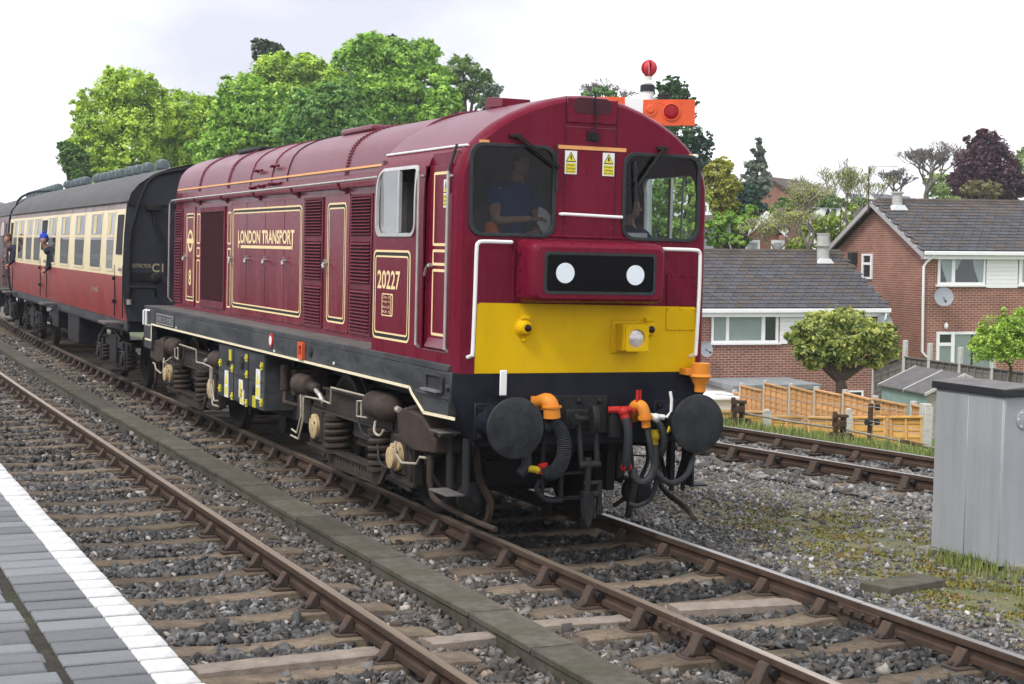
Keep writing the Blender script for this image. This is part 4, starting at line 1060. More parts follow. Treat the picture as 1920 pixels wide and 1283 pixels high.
# bonnet side panels
PX = -BX
def side_door(y0, y1, z0, z1, name='bonnet_door', hinges=True):
    o = MB().box(PX - .014, PX, y0 + .008, y1 - .008, z0, z1).build(name, M['maroon_side'], loco, bevel=.004, seg=1)
    return o
def handle(parent, y, z):
    MB().cyl((PX - .014, y, z), (PX - .06, y, z), .020, n=8).tube([(PX - .055, y, z), (PX - .07, y - .02, z - .02), (PX - .075, y - .07, z - .05)], .017, 6).cyl((PX - .02, y, z + .005), (PX - .05, y, z + .04), .014, n=6).build('door_handle', M['chrome'], parent)
slat_me = {}
def louvre(y0, y1, stacks, nsl):
    f_ = MB()
    zs = [z for s_ in stacks for z in s_]
    holes = [[(y0 + .035, a), (y1 - .035, a), (y1 - .035, b), (y0 + .035, b)] for a, b in stacks]
    o = MB().plate([(y0, min(zs) - .04), (y1, min(zs) - .04), (y1, max(zs) + .03), (y0, max(zs) + .03)], holes, fX, PX - .02, PX).build('louvre_panel', M['maroon_dull'], loco, bevel=.004, seg=1)
    MB().box(PX - .003, PX - .001, y0 + .03, y1 - .03, min(zs), max(zs)).build('louvre_void', M['interior_dark'], o)
    for a, b in stacks:
        for i in range(nsl):
            z = a + (b - a) * (i + .5) / nsl; h = (b - a) / nsl
            key = (round(y1 - y0, 3), round(h, 3))
            if key not in slat_me:
                t = MB().add([(0, 0, h * .46), (-.034, 0, -h * .16), (-.034, 0, -h * .26), (0, 0, h * .30), (0, y1 - y0 - .07, h * .46), (-.034, y1 - y0 - .07, -h * .16), (-.034, y1 - y0 - .07, -h * .26), (0, y1 - y0 - .07, h * .30)],
                             [(0, 1, 5, 4), (1, 2, 6, 5), (2, 3, 7, 6), (3, 0, 4, 7), (0, 3, 2, 1), (4, 5, 6, 7)]).build('louvre_slat', M['maroon_dull'], angle=0)
                slat_me[key] = t.data; bpy.data.objects.remove(t)
            s_ = bpy.data.objects.new('louvre_slat', slat_me[key]); col.objects.link(s_); s_.parent = o; s_.location = (PX - .002, y0 + .035, z)
    return o
louvre(12.50, 13.0, [(1.62, 2.05), (2.10, 2.53), (2.58, 2.97)], 10)
d_ = side_door(11.66, 12.42, 1.56, 3.02); lining(11.68, 12.21, 1.63, 2.93, PX - .014, d_, .05); handle(d_, 12.21, 2.28)
# roundel
MB().plate(circ(11.94, 2.52, .16, 32, .165), [circ(11.94, 2.52, .11, 32, .115)], fX, PX - .015, PX - .018).build('roundel_ring', M['cream'], d_, angle=0)
MB().box(PX - .0165, PX - .0185, 11.72, 12.16, 2.485, 2.555).build('roundel_bar', M['cream'], d_, angle=0)
text_fit('number', '8', M['cream'], d_, fL, -12.02, -11.86, 1.86, 2.10, PX - .0175, .02)
for (a, b) in ((11.37, 11.57), (9.56, 9.75)):
    for z0, z1 in ((2.48, 2.92), (2.29, 2.43), (1.62, 2.25)): lining(a, b, z0, z1, PX - .002, loco, .02, 'single', w=.022)
mp = MB().plate([(9.86, 1.58), (11.28, 1.58), (11.28, 3.0), (9.86, 3.0)], [[(9.90, 1.68), (11.24, 1.68), (11.24, 2.93), (9.90, 2.93)]], fX, PX - .025, PX).build('grille_frame', M['maroon_dull'], loco, bevel=.004, seg=1)
M['grille'] = mat('ribbed_grille', (0.075, 0.020, 0.026), 0.7, var=0.45, scale=9, stretch=(1, 9, .4))
MB().box(PX - .010, PX - .002, 9.90, 11.24, 1.68, 2.93).build('radiator_mesh', M['grille'], mp)
gb = MB().box(-.004, .004, -.008, .008, 1.68, 2.93).build('grille_bar', M['mesh_dark'])
for i in range(31):
    inst(gb, mp, (PX - .012, 9.93 + i * .043, 0))
bpy.data.objects.remove(gb)
ds = [9.50, 8.70, 7.80, 6.94, 6.12]
big = empty('tmp')
bpy.data.objects.remove(big)
doors4 = []
for a, b in zip(ds[1:], ds[:-1]): doors4.append(side_door(a, b, 1.555, 3.03))
for y in ds:
    MB().box(PX - .0155, PX - .003, y - .007, y + .007, 1.555, 3.03).build('door_gap', M['black_line'], loco)
for d_, y in zip(doors4, (9.42, 8.60, 7.72, 6.84)): handle(d_, y, 2.295)
lining(6.20, 9.44, 1.64, 2.955, PX - .0145, loco, .09)
t_ = text_fit('lettering', 'LONDON TRANSPORT', M['cream'], loco, fL, -9.13, -6.50, 2.495, 2.668, PX - .0175, .03)
MB().box(PX - .0165, PX - .0185, 6.62, 8.98, 2.435, 2.472).box(PX - .0165, PX - .0185, 9.085, 9.125, 2.435, 2.60).box(PX - .0165, PX - .0185, 6.57, 6.605, 2.435, 2.60).build('lettering_bar', M['cream'], loco, angle=0)
louvre(5.40, 6.10, [(1.60, 2.03), (2.10, 2.53), (2.60, 3.0)], 12)
d_ = side_door(4.46, 5.33, 1.555, 3.045); lining(4.56, 5.22, 1.645, 2.955, PX - .014, d_, .07); handle(d_, 5.22, 2.29)
louvre(3.72, 4.42, [(1.60, 2.03), (2.10, 2.53), (2.60, 3.0)], 12)
MB().box(PX - .03, PX, 2.7, 13.0, 1.506, 1.535).build('bonnet_kerb', M['maroon_dull'], loco)
# ------------------------------------------------------------------ bogies
def coil(mb, x, y, z0, z1, r, wr, turns, n=14, m=7):
    pts = [(x + r * math.cos(2 * math.pi * i / n), y + r * math.sin(2 * math.pi * i / n), z0 + (z1 - z0) * i / (n * turns)) for i in range(int(n * turns) + 1)]
    return mb.tube(pts, wr, m)
def make_bogie(yc, s):
    # s = +1: outer end towards +y ; Y(o) maps outward offset to y
    Y = lambda o: yc + s * o
    fr = MB()
    for sd in (-1, 1):
        X = lambda x: sd * x
        # upper side beam with end horns
        fr.box(X(1.02), X(1.10), Y(-1.05), Y(1.05), .74, .98)
        fr.box(X(.98), X(1.14), Y(-1.05), Y(1.05), .965, .99).box(X(.98), X(1.14), Y(-1.0), Y(1.0), .725, .745)
        for o in (-1.3, 1.3):
            fr.box(X(1.0), X(1.09), Y(o - .33), Y(o - .20), .30, .86).box(X(1.0), X(1.09), Y(o + .20), Y(o + .33), .30, .86)
            fr.box(X(1.0), X(1.09), Y(o - .33), Y(o + .33), .74, .88)
            fr.box(X(1.06), X(1.115), Y(o - .36), Y(o + .36), .285, .33)
        fr.box(X(1.02), X(1.10), Y(-2.1), Y(-1.6), .52, .80)
    fr.box(-1.05, 1.05, Y(-.25), Y(.25), .55, .95)
    fr.box(-1.02, 1.02, Y(1.75), Y(1.85), .6, .8)
    bg = fr.build('bogie', M['bogie'], loco, bevel=.012)
    for o in (-1.3, 1.3):                                  # wheelsets
        for sd in (-1, 1):
            MB().lathe((sd * .66, Y(o), .546), (sd, 0, 0), [(0, .575), (.03, .566), (.04, .546), (.12, .542), (.13, .50), (.10, .44), (.10, .12), (.16, .11), (.16, .05)], 40).build('wheel', M['wheel'], bg)
        MB().cyl((-.7, Y(o), .546), (.7, Y(o), .546), .08, n=12).build('axle', M['wheel'], bg)
        dm = -.42 if o > 0 else .42
        MB().box(-.56, .56, Y(o + dm - .38), Y(o + dm + .36), .16, .95).build('traction_motor', M['black'], bg, bevel=.06)
        MB().lathe((-.58, Y(o), .546), (1, 0, 0), [(0, .30), (.2, .34), (.22, .2)], 18).build('gear_case', M['black'], bg)
    for sd in (-1, 1):
        X = lambda x: sd * x
        for o in (-.70, .70):
            c = MB(); coil(c, X(1.06), Y(o), .36, .72, .125, .030, 5.0)
            c.cyl((X(1.06), Y(o), .33), (X(1.06), Y(o), .37), .165, n=14).cyl((X(1.06), Y(o), .71), (X(1.06), Y(o), .73), .16, n=14)
            c.build('coil_spring', M['bogie_brown'], bg)
        # equaliser beam with its row of holes
        poly = [(-1.02, .40), (-.82, .215), (.82, .215), (1.02, .40), (.86, .40), (.72, .335), (-.72, .335), (-.86, .40)]
        holes = [circ(-.5 + i * .1, .285, .022, 8) for i in range(11)]
        pf = [(Y(a), b) for a, b in poly]; hf = [[(Y(a), b) for a, b in h] for h in holes]
        eb = MB().plate(pf, hf, fX, X(1.10), X(1.13)).build('equaliser_beam', M['bogie_brown'], bg)
        MB().box(X(1.0), X(1.16), Y(-.85), Y(.85), .335, .352).box(X(1.0), X(1.16), Y(-.80), Y(.80), .198, .214).build('beam_flange', M['bogie'], eb, bevel=.004, seg=1)
        for i in range(5):
            lf = MB().box(X(.90 - .0), X(1.0), Y(-.30 + .03 * i), Y(.30 - .03 * i), .47 + i * .022, .488 + i * .022).build('leaf_spring', M['bogie_brown'], bg)
        for o in (-1.3, 1.3):
            ab_ = MB().box(X(1.0), X(1.12), Y(o - .19), Y(o + .19), .37, .74).build('axlebox', M['bogie'], bg, bevel=.02)
            MB().lathe((X(1.12), Y(o), .54), (sd, 0, 0), [(0, .135), (.035, .135), (.045, .12), (.047, .05), (.055, .04)], 20).build('axlebox_cover', M['cream_cover'], ab_)
            if o > 0: MB().lathe((X(1.166), Y(o), .53), (sd, 0, 0), [(0, .10), (.05, .10), (.055, .085)], 18).cyl((X(1.16), Y(o) - .0, .63), (X(1.20), Y(o), .63), .035, n=8).build('speed_probe', M['cream_cover'], ab_)
            # horn keep plate
            MB().plate([(Y(o - .27), .27), (Y(o + .27), .24), (Y(o + .30), .55), (Y(o + .23), .66), (Y(o - .23), .66), (Y(o - .30), .55)], [[(Y(o - .17), .36), (Y(o + .17), .36), (Y(o + .17), .6), (Y(o - .17), .6)]], fX, X(1.085), X(1.105)).build('horn_plate', M['bogie'], ab_, bevel=.004, seg=1)
            for dz, dyy in ((.10, .07), (-.09, .08), (.05, -.10)): MB().cyl((X(1.155), Y(o) + dyy * .9, .54 + dz), (X(1.175), Y(o) + dyy * .9, .54 + dz), .013, n=6).build('stud', M['black'], ab_)
        bc = MB().lathe((X(1.13), Y(-1.95), .955), (0, s, 0), [(0, .03), (.005, .09), (.06, .118), (.42, .118), (.46, .10), (.48, .06), (.70, .055), (.72, .03)], 20).build('brake_cylinder', M['bogie_brown'], bg)
        MB().tube([(X(1.15), Y(-1.25), .94), (X(1.16), Y(-1.05), .90), (X(1.14), Y(-.98), .82)], .025, 6).build('slack_adjuster', M['hand_rail'], bc)
        bc2 = MB().lathe((X(1.13), Y(.55), .965), (0, s, 0), [(0, .03), (.01, .10), (.06, .132), (.55, .132), (.64, .11), (.70, .06), (.72, .02)], 20).build('air_tank', M['bogie_brown'], bg)
        MB().cyl((X(1.13), Y(1.2), .98), (X(1.14), Y(1.36), .975), .03, n=8).build('tank_nozzle', M['pipe_pale'], bc2)
        # sandbox hopper
        sb = MB(); top = [(1.50, .80), (2.0, .80)]
        pr = [(1.42, .96), (1.62, 1.03), (2.05, 1.0), (2.42, .84), (2.42, .70), (1.85, .66), (1.50, .72)]
        sb.prism([(Y(a), b) for a, b in pr], fX, X(.95), X(1.20))
        so_ = sb.build('sandbox', M['bogie_brown'], bg, bevel=.02)
        MB().lathe((X(1.10), Y(1.72), 1.02), (X(.25), s * -.1, 1), [(0, .10), (.03, .10), (.04, .08)], 18).build('sandbox_lid', M['bogie'], so_)
        MB().tube([(X(1.12), Y(2.0), .67), (X(1.1), Y(2.05), .5), (X(.92), Y(2.1), .25), (X(.78), Y(2.0), .10)], .02, 6, smooth=3).build('sand_pipe', M['bogie'], so_)
        # pale brake pipes
        MB().tube([(X(1.2), Y(-1.62), .86), (X(1.2), Y(-1.60), .62), (X(1.2), Y(-1.75), .42), (X(1.2), Y(-1.95), .44)], .0115, 6).tube([(X(1.2), Y(-1.52), .84), (X(1.2), Y(-1.52), .60), (X(1.2), Y(-1.68), .36), (X(1.2), Y(-1.98), .37)], .0115, 6).build('brake_pipe', M['pipe_pale'], bg)
        MB().tube([(X(1.18), Y(-1.62), .84), (X(1.18), Y(-1.0), .86), (X(1.18), Y(-.62), .85), (X(1.18), Y(-.6), 1.02), (X(1.18), Y(.45), 1.03)], .011, 6).build('brake_pipe', M['pipe_pale'], bg)
        MB().tube([(X(1.2), Y(.50), .98), (X(1.22), Y(.36), .97), (X(1.22), Y(.36), .82), (X(1.2), Y(.6), .83)], .011, 6).tube([(X(1.2), Y(.62), .97), (X(1.23), Y(.52), .96), (X(1.23), Y(.52), .84)], .011, 6).build('brake_pipe', M['pipe_pale'], bg)
        MB().tube([(X(1.2), Y(.85), .82), (X(1.26), Y(1.0), .74), (X(1.26), Y(1.15), .72), (X(1.24), Y(1.2), .78)], .012, 6, smooth=3).build('flexible_hose', M['pipe_pale'], bg)
        MB().tube([(X(1.14), Y(.30), 1.0), (X(1.17), Y(.26), .80), (X(1.17), Y(.40), .66), (X(1.15), Y(.75), .62), (X(1.17), Y(.9), .45), (X(1.2), Y(1.22), .42)], .013, 6, smooth=4).build('cable', M['rubber'], bg)
        MB().tube([(X(1.2), Y(1.42), .70), (X(1.2), Y(1.44), .58), (X(1.2), Y(1.6), .52), (X(1.2), Y(1.98), .56), (X(1.2), Y(2.06), .63), (X(1.2), Y(2.2), .64)], .0115, 6).build('brake_pipe', M['pipe_pale'], bg)
        MB().cyl((X(1.15), Y(2.19), .66), (X(1.15), Y(2.19), .40), .032, n=10).tube([(X(1.15), Y(2.19), .64), (X(1.15), Y(2.20), .40), (X(1.14), Y(2.32), .28), (X(1.05), Y(2.9), .20), (X(.95), Y(3.2), .16)], .026, 8, smooth=3).build('sanding_pipe', M['bogie_brown'], bg)
        # brake gear and guard iron
        for o in (-1.95, -.62, .62, 1.95):
            MB().prism([(Y(o - .05), .25), (Y(o + .05), .25), (Y(o + .06), .72), (Y(o - .04), .72)], fX, X(.70), X(.78)).build('brake_block', M['wheel'], bg)
        gi = MB()
        gi.tube([(X(.76), Y(2.3), .75), (X(.76), Y(2.36), .5), (X(.74), Y(2.46), .38), (X(.70), Y(2.5), .27), (X(.70), Y(2.46), .13), (X(.72), Y(2.42), .08)], .035, 6, smooth=4)
        gi.build('guard_iron', M['bogie_brown'], bg)
        MB().lathe((X(.82), Y(2.35), .30), (0, s, 0), [(-.02, .14), (.05, .14), (.07, .10), (.075, .045), (.11, .04)], 16).build('motor_cover', M['black'], bg)
    return bg
make_bogie(3.40, -1)
make_bogie(10.71, 1)
# hanging footsteps at the front corner
for sd in (-1, 1):
    st = MB().box(sd * 1.10, sd * 1.27, .52, .94, .395, .412).build('hanging_step', M['walkway'] if sd < 0 else M['black'], loco, bevel=.004, seg=1)
    MB().box(sd * 1.08, sd * 1.10, .85, .96, .41, .88).box(sd * 1.08, sd * 1.10, .48, .60, .41, .88).boxm(Matrix.Translation((sd * 1.05, .60, .62)) @ Matrix.Rotation(sd * .0, 4, 'Y') @ Matrix.Rotation(.45, 4, 'X'), .015, .05, .5).boxm(Matrix.Translation((sd * 1.05, 1.0, .62)) @ Matrix.Rotation(-.45, 4, 'X'), .015, .05, .5).build('step_strap', M['black'], st)
MB().box(-1.24, -1.05, .76, 1.04, .898, .914).prism([(.80, .897), (1.0, .897), (.90, .85)], fX, -1.20, -1.05).build('side_step', M['walkway'], loco, bevel=.005, seg=1)
# battery and equipment boxes between the bogies
bb = MB().box(-1.2, -.82, 6.53, 8.75, .52, 1.19).build('battery_box', M['solebar'], loco, bevel=.012)
for y in (7.24, 7.95): MB().box(-1.2065, -1.2, y - .008, y + .008, .54, 1.17).build('box_seam', M['black'], bb)
MB().box(-1.2065, -1.2, 6.56, 8.72, .845, .855).build('box_seam', M['black'], bb)
for y, z in ((8.62, .95), (8.62, .62), (7.98, .92), (7.98, .57), (7.28, .90), (7.28, .55), (6.60, 1.05), (6.60, .62), (7.30, 1.10)):
    MB().box(-1.222, -1.2, y - .022, y + .022, z - .045, z + .045).box(-1.23, -1.2, y - .03, y + .03, z - .01, z + .01).build('latch', M['sticker_yellow'], bb)
for y, z in ((8.15, 1.08), (8.09, 1.08), (6.98, .60), (6.90, .60)):
    MB().box(-1.212, -1.2, y - .018, y + .018, z - .07, z + .07).build('yellow_mark', M['sticker_yellow'], bb)
for y, z, r in ((8.25, 1.0, .07), (7.55, 1.02, .085), (7.0, .74, .07)):
    MB().lathe((-1.2, y, z), (-1, 0, 0), [(0, r), (.012, r), (.014, r * .7), (.02, r * .2)], 16).build('round_cover', M['black'], bb)
for y, z, h in ((8.30, .70, .34), (7.58, .70, .22), (7.52, .60, .18), (6.78, .82, .36)):
    sg = MB().box(-1.208, -1.2, y - .09, y + .09, z - h / 2, z + h / 2).build('warning_sign', M['white'], bb)
    MB().plate([(y - .07, z), (y + .07, z), (y, z + h * .42)], [], fX, -1.2085, -1.2105).build('triangle', M['sticker_yellow'], sg, angle=0)
    MB().box(-1.2085, -1.2105, y - .06, y + .06, z - h * .4, z - h * .1).build('text_panel', M['sticker_yellow'], sg, angle=0)
MB().lathe((-1.2, 8.9, .92), (-1, 0, 0), [(0, .06), (.01, .06)], 14).build('red_disc', M['red'], bb)
MB().box(-.82, .82, 6.4, 8.6, .40, 1.0).build('fuel_tank', M['black'], loco, bevel=.03)
MB().box(-1.0, -.6, 5.95, 6.30, .75, 1.05).cyl((-1.05, 6.15, .8), (-1.05, 6.15, 1.1), .06, n=10).tube([(-1.05, 6.15, .8), (-1.1, 6.0, .68), (-1.0, 5.7, .66)], .03, 6).build('drain_valve', M['bogie_brown'], loco, bevel=.01)
MB().lathe((-.75, 7.3, .32), (1, 0, 0), [(0, .16), (1.5, .16)], 18).build('air_reservoir', M['black'], loco)
# ------------------------------------------------------------------ buffers
def buffer(x, y, sy, z=1.02, parent=loco):
    pl = MB().box(x - .16, x + .16, y, y + sy * -.03, z - .16, z + .16).build('buffer', M['navy'], parent, bevel=.008, seg=1)
    for dx in (-.12, .12):
        for dz in (-.12, .12): MB().cyl((x + dx, y + sy * .0, z + dz), (x + dx, y + sy * .03, z + dz), .02, n=6).build('bolt', M['black'], pl)
    MB().lathe((x, y, z), (0, sy, 0), [(0, .15), (.04, .135), (.09, .115), (.30, .112), (.31, .10), (.32, .085), (.47, .085)], 24).build('buffer_shank', M['navy'], pl)
    MB().lathe((x, y + sy * .455, z), (0, sy, 0), [(0, .10), (.005, .20), (.012, .252), (.030, .256), (.042, .250), (.056, .20), (.064, .10), (.066, .01)], 40).build('buffer_head', M['buffer'], pl)
    # dried grease ring on the face
    g = MB(); k = 46
    for i in range(k):
        a = 2 * math.pi * i / k; r = .158 + random.uniform(-.012, .012)
        g.sphere((x + r * math.cos(a), y + sy * .513, z + r * math.sin(a)), random.uniform(.006, .013), 5, 3, (1, .5, 1))
    go = g.build('grease_ring', M['buffer'], pl); tag(go, kind='stuff')
for x in (-.864, .864): buffer(x, .53, -1); 
for x in (-.864, .864): buffer(x, 13.45, 1)
# white lamp bracket
MB().box(-.83, -.765, .455, .47, 1.25, 1.465).build('lamp_bracket', M['white'], loco, bevel=.012)
MB().box(-.84, -.74, .44, .55, 1.235, 1.25).build('lamp_bracket_foot', M['navy'], loco)
# ------------------------------------------------------------------ drawgear
q = lambda x, y: (780 + x / 3.0968, 680 + y / 3.0968)
dg_ = MB().box(-.33, .22, .50, .545, .90, 1.24).box(-.20, .10, .44, .52, .95, 1.12).build('drawgear', M['black'], loco, bevel=.01)
for x in (-.27, -.06, .14): MB().sphere((x, .50, 1.19), .028, 8, 6).build('rivet', M['black'], dg_)
for x in (-.62, .28):
    MB().box(x - .055, x + .055, .44, .56, .86, 1.14).build('coupling_guide', M['black'], loco, bevel=.012)
hook = MB().prism([(.55, 1.00), (.55, 1.09), (.36, 1.10), (.30, 1.17), (.24, 1.17), (.20, 1.08), (.205, .98), (.25, .92), (.32, .93), (.30, 1.0), (.36, 1.01)], lambda u, v, w: (w, u, v), -.055, .0).build('draw_hook', M['black'], loco, bevel=.012)
pin = MB().cyl((-.17, .34, 1.045), (.02, .34, 1.045), .035, n=12).cyl((-.19, .34, 1.045), (-.15, .34, 1.045), .055, n=6).build('coupling_pin', M['black'], hook)
sc = MB()
for x in (-.135, .02): sc.tube([(x, .34, 1.05), (x, .32, .9), (x + .01, .30, .66)], .024, 8)
sc.cyl((-.15, .30, .66), (.05, .30, .66), .035, n=10).cyl((-.06, .30, .72), (-.06, .30, .42), .032, n=12)
sc.cyl((-.10, .30, .50), (.06, .30, .50), .022, n=8).cyl((.055, .30, .52), (.055, .30, .28), .028, n=8).cyl((.055, .30, .30), (.055, .30, .235), .04, n=10)
sc.cyl((-.12, .30, .40), (.03, .30, .40), .036, n=10)
for x in (-.10, -.01): sc.tube([(x, .30, .40), (x, .29, .3), (x + .012, .285, .20)], .026, 8)
sc.prism([(-.115, .43), (-.02, .43), (-.01, .34), (-.035, .15), (-.06, .12), (-.085, .16), (-.115, .34)], lambda u, v, w: (u, w, v), .255, .28)
sc.build('screw_coupling', M['black'], loco)
# ------------------------------------------------------------------ hoses and jumpers
def hose(pts, r, m, name, y=.3, n=10):
    w = []
    for a in pts:
        w.append(P(*q(a[0], a[1]), y=a[2] if len(a) > 2 else y))
    return MB().tube(w, r, n, smooth=6).build(name, M[m], loco)
# ribbed vacuum hose
pts = [P(*q(a, b), y=y) for a, b, y in ((770, 375, .40), (815, 370, .34), (850, 420, .30), (862, 500, .28), (845, 580, .29), (800, 635, .33), (740, 650, .38))]
cen = spline([Vector(t) for t in pts], 14)
MB().tube(cen, [.062 + (.006 if i % 2 else -.004) for i in range(len(cen))], 14).build('vacuum_hose', M['rubber'], loco)
hose([(735, 590, .40), (740, 620, .40), (735, 650, .40)], .045, 'red', 'hose_collar')
hose([(650, 615, .42), (690, 620, .41), (715, 630, .40)], .03, 'valve_yellow', 'brass_union')
hose([(640, 520, .44), (640, 600, .44), (600, 650, .44)], .045, 'rubber', 'hose_stub')
hose([(720, 680, .5), (700, 740, .5), (760, 800, .5), (850, 800, .5)], .02, 'rubber', 'loose_pipe')
# orange jumper on the left
c0 = P(*q(765, 225), y=.40)
o_ = MB().tube([P(*q(705, 235), y=.54), P(*q(730, 225), y=.46), P(*q(765, 222), y=.36), P(*q(785, 255), y=.33), P(*q(790, 320), y=.33)], [.056, .062, .070, .074, .074, ], 14, smooth=4).build('jumper_socket', M['orange'], loco)
MB().cyl(P(*q(788, 262), y=.33), P(*q(788, 250), y=.33), .086, n=14).build('jumper_collar', M['orange'], o_)
MB().cyl(P(*q(700, 235), y=.56), P(*q(708, 235), y=.53), .085, n=4).build('jumper_flange', M['orange'], o_)
# dummy receptacle on the right corner
c0 = P(*q(1650, 100), y=.42)
o_ = MB().lathe((c0.x, .42, c0.z + .15), (0, 0, -1), [(0, .085), (.10, .085), (.115, .10), (.125, .10), (.13, .085), (.17, .07), (.20, .05), (.26, .05)], 18).box(c0.x - .14, c0.x - .05, .42, .56, c0.z + .04, c0.z + .1).build('jumper_receptacle', M['orange'], loco, bevel=.004, seg=1)
# red brake cock + hose
cA = P(*q(1205, 285), y=.40)
rc = MB().sphere(cA, .05, 12, 8).cyl(cA + V(-.12, .06, .01), cA + V(.07, 0, .02), .03, n=10).cyl(cA, cA + V(.03, -.04, -.14), .04, n=10).build('brake_cock', M['red'], loco)
MB().tube([cA + V(.085, -.03, .0), cA + V(.105, -.05, .09), cA + V(.105, -.05, .19)], .014, 8).tube([cA + V(.125, -.03, .0), cA + V(.135, -.05, .09), cA + V(.13, -.05, .19)], .012, 8).build('cock_handle', M['red'], rc)
hose([(1218, 325, .36), (1232, 400, .33), (1230, 480, .32), (1222, 580, .34), (1225, 610, .36)], .038, 'rubber', 'brake_hose')
hose([(1200, 600, .36), (1240, 605, .36)], .04, 'red', 'hose_coupling')
hose([(1262, 615, .36), (1268, 660, .34), (1300, 695, .32), (1350, 680, .30), (1385, 600, .30), (1385, 480, .31)], .036, 'rubber', 'brake_hose')
# orange elbow + cable
o_ = MB().tube([P(*q(1262, 320), y=.55), P(*q(1262, 290), y=.48), P(*q(1275, 252), y=.40), P(*q(1310, 255), y=.34), P(*q(1328, 300), y=.32), P(*q(1332, 335), y=.32)], .052, 14, smooth=5).build('jumper_elbow', M['orange'], loco)
MB().cyl(P(*q(1330, 310), y=.32), P(*q(1332, 328), y=.32), .066, n=14).cyl(P(*q(1332, 330), y=.32), P(*q(1338, 375), y=.32), .04, n=10).build('jumper_collar', M['orange'], o_)
hose([(1340, 370, .32), (1360, 480, .30), (1375, 560, .30), (1400, 640, .29), (1460, 695, .29), (1520, 690, .30), (1580, 640, .34), (1610, 550, .42)], .026, 'rubber', 'jumper_cable')
# white cock and hose, yellow cock
cB = P(*q(1390, 320), y=.40)
wc = MB().sphere(cB, .04, 10, 8).cyl(cB + V(-.11, .03, .02), cB + V(.09, 0, .0), .025, n=8).cyl(cB, cB + V(.05, -.03, -.10), .022, n=8).tube([cB + V(.10, -.02, 0), cB + V(.14, -.03, .05), cB + V(.14, -.03, .16), cB + V(.125, -.03, .23)], .014, 8).build('air_cock', M['white'], loco)
hose([(1405, 345, .38), (1435, 400, .34), (1440, 480, .33), (1418, 540, .36)], .030, 'rubber', 'air_hose')
cC = P(*q(1385, 430), y=.40)
MB().sphere(cC, .05, 10, 8).cyl(cC + V(0, 0, .06), cC + V(0, 0, -.10), .035, n=8).tube([cC + V(.06, -.02, 0), cC + V(.12, -.03, .05), cC + V(.145, -.03, .13)], .012, 6).tube([cC + V(.07, -.01, 0), cC + V(.14, -.02, .05), cC + V(.165, -.02, .13)], .012, 6).build('air_cock', M['valve_yellow'], loco)
hose([(1388, 490, .36), (1385, 580, .34), (1395, 690, .34), (1360, 790, .36), (1290, 830, .40), (1240, 820, .45)], .022, 'rubber', 'air_hose')
# snowplough brackets / plates below the beam
MB().box(-.40, -.37, .5, .53, .34, .84).box(-.22, -.19, .5, .53, .34, .84).box(-.40, .0, .5, .53, .33, .36).box(-.4, .0, .5, .53, .55, .57).build('plough_bracket', M['black'], loco)
MB().box(.93, .97, .6, .63, .35, .82).box(1.05, 1.08, .6, .63, .35, .82).build('plough_bracket', M['black'], loco)
# ------------------------------------------------------------------ coaches
M['crimson'] = mat('crimson_coach_paint', (0.30, 0.030, 0.028), 0.38, var=0.14, scale=1.5, coat=0.15, dirt=(0.24, 0.13, 0.12), dirt_amt=0.4, dirt_scale=1.6, dstretch=(1, 1, .5))
M['coach_cream'] = mat('cream_coach_paint', srgb(236, 219, 176, .95), 0.4, var=0.06, scale=2, coat=0.1, dirt=(0.42, 0.35, 0.24), dirt_amt=0.3, dirt_scale=2)
M['coach_grey'] = mat('cantrail_grime', (0.30, 0.25, 0.24), 0.6, var=0.2, scale=3, dirt=(0.16, 0.12, 0.12), dirt_amt=0.5)
M['coach_roof'] = mat('coach_roof_grey', (0.085, 0.085, 0.085), 0.65, var=0.25, scale=1.6, dirt=(0.14, 0.135, 0.13), dirt_amt=0.5, dirt_scale=1.2)
M['coach_end'] = mat('coach_end_black', (0.030, 0.034, 0.044), 0.5, var=0.25, scale=2.5, dirt=(0.05, 0.05, 0.055), dirt_amt=0.4)
M['coach_maroon'] = mat('maroon_coach_paint', (0.085, 0.015, 0.018), 0.4, var=0.14, scale=1.5, coat=0.1)
M['coach_pane'] = glass_mat('coach_glass', (0.6, 0.68, 0.72), 0.015, op=0.6, opc=(0.075, 0.11, 0.125))
M['coach_blind'] = mat('coach_ventilator_cream', srgb(205, 190, 140), 0.5, var=0.1)
M['vent_metal'] = mat('roof_ventilator', (0.09, 0.12, 0.125), 0.4, metal=0.3, var=0.2)
M['curtain'] = mat('seat_fabric', (0.16, 0.10, 0.07), 0.9, var=0.3)
CP = [(1.33, 1.20), (1.385, 1.5), (1.41, 1.85), (1.41, 2.2), (1.395, 2.6), (1.365, 3.0), (1.345, 3.13)]
CROOF = [(1.345, 3.13), (1.30, 3.27), (1.18, 3.42), (.98, 3.56), (.72, 3.68), (.4, 3.765), (0, 3.795)]
def cp_x(z):
    for (x0, z0), (x1, z1) in zip(CP[:-1], CP[1:]):
        if z0 <= z <= z1: return x0 + (x1 - x0) * (z - z0) / (z1 - z0)
    return CP[-1][0] if z > 3 else CP[0][0]
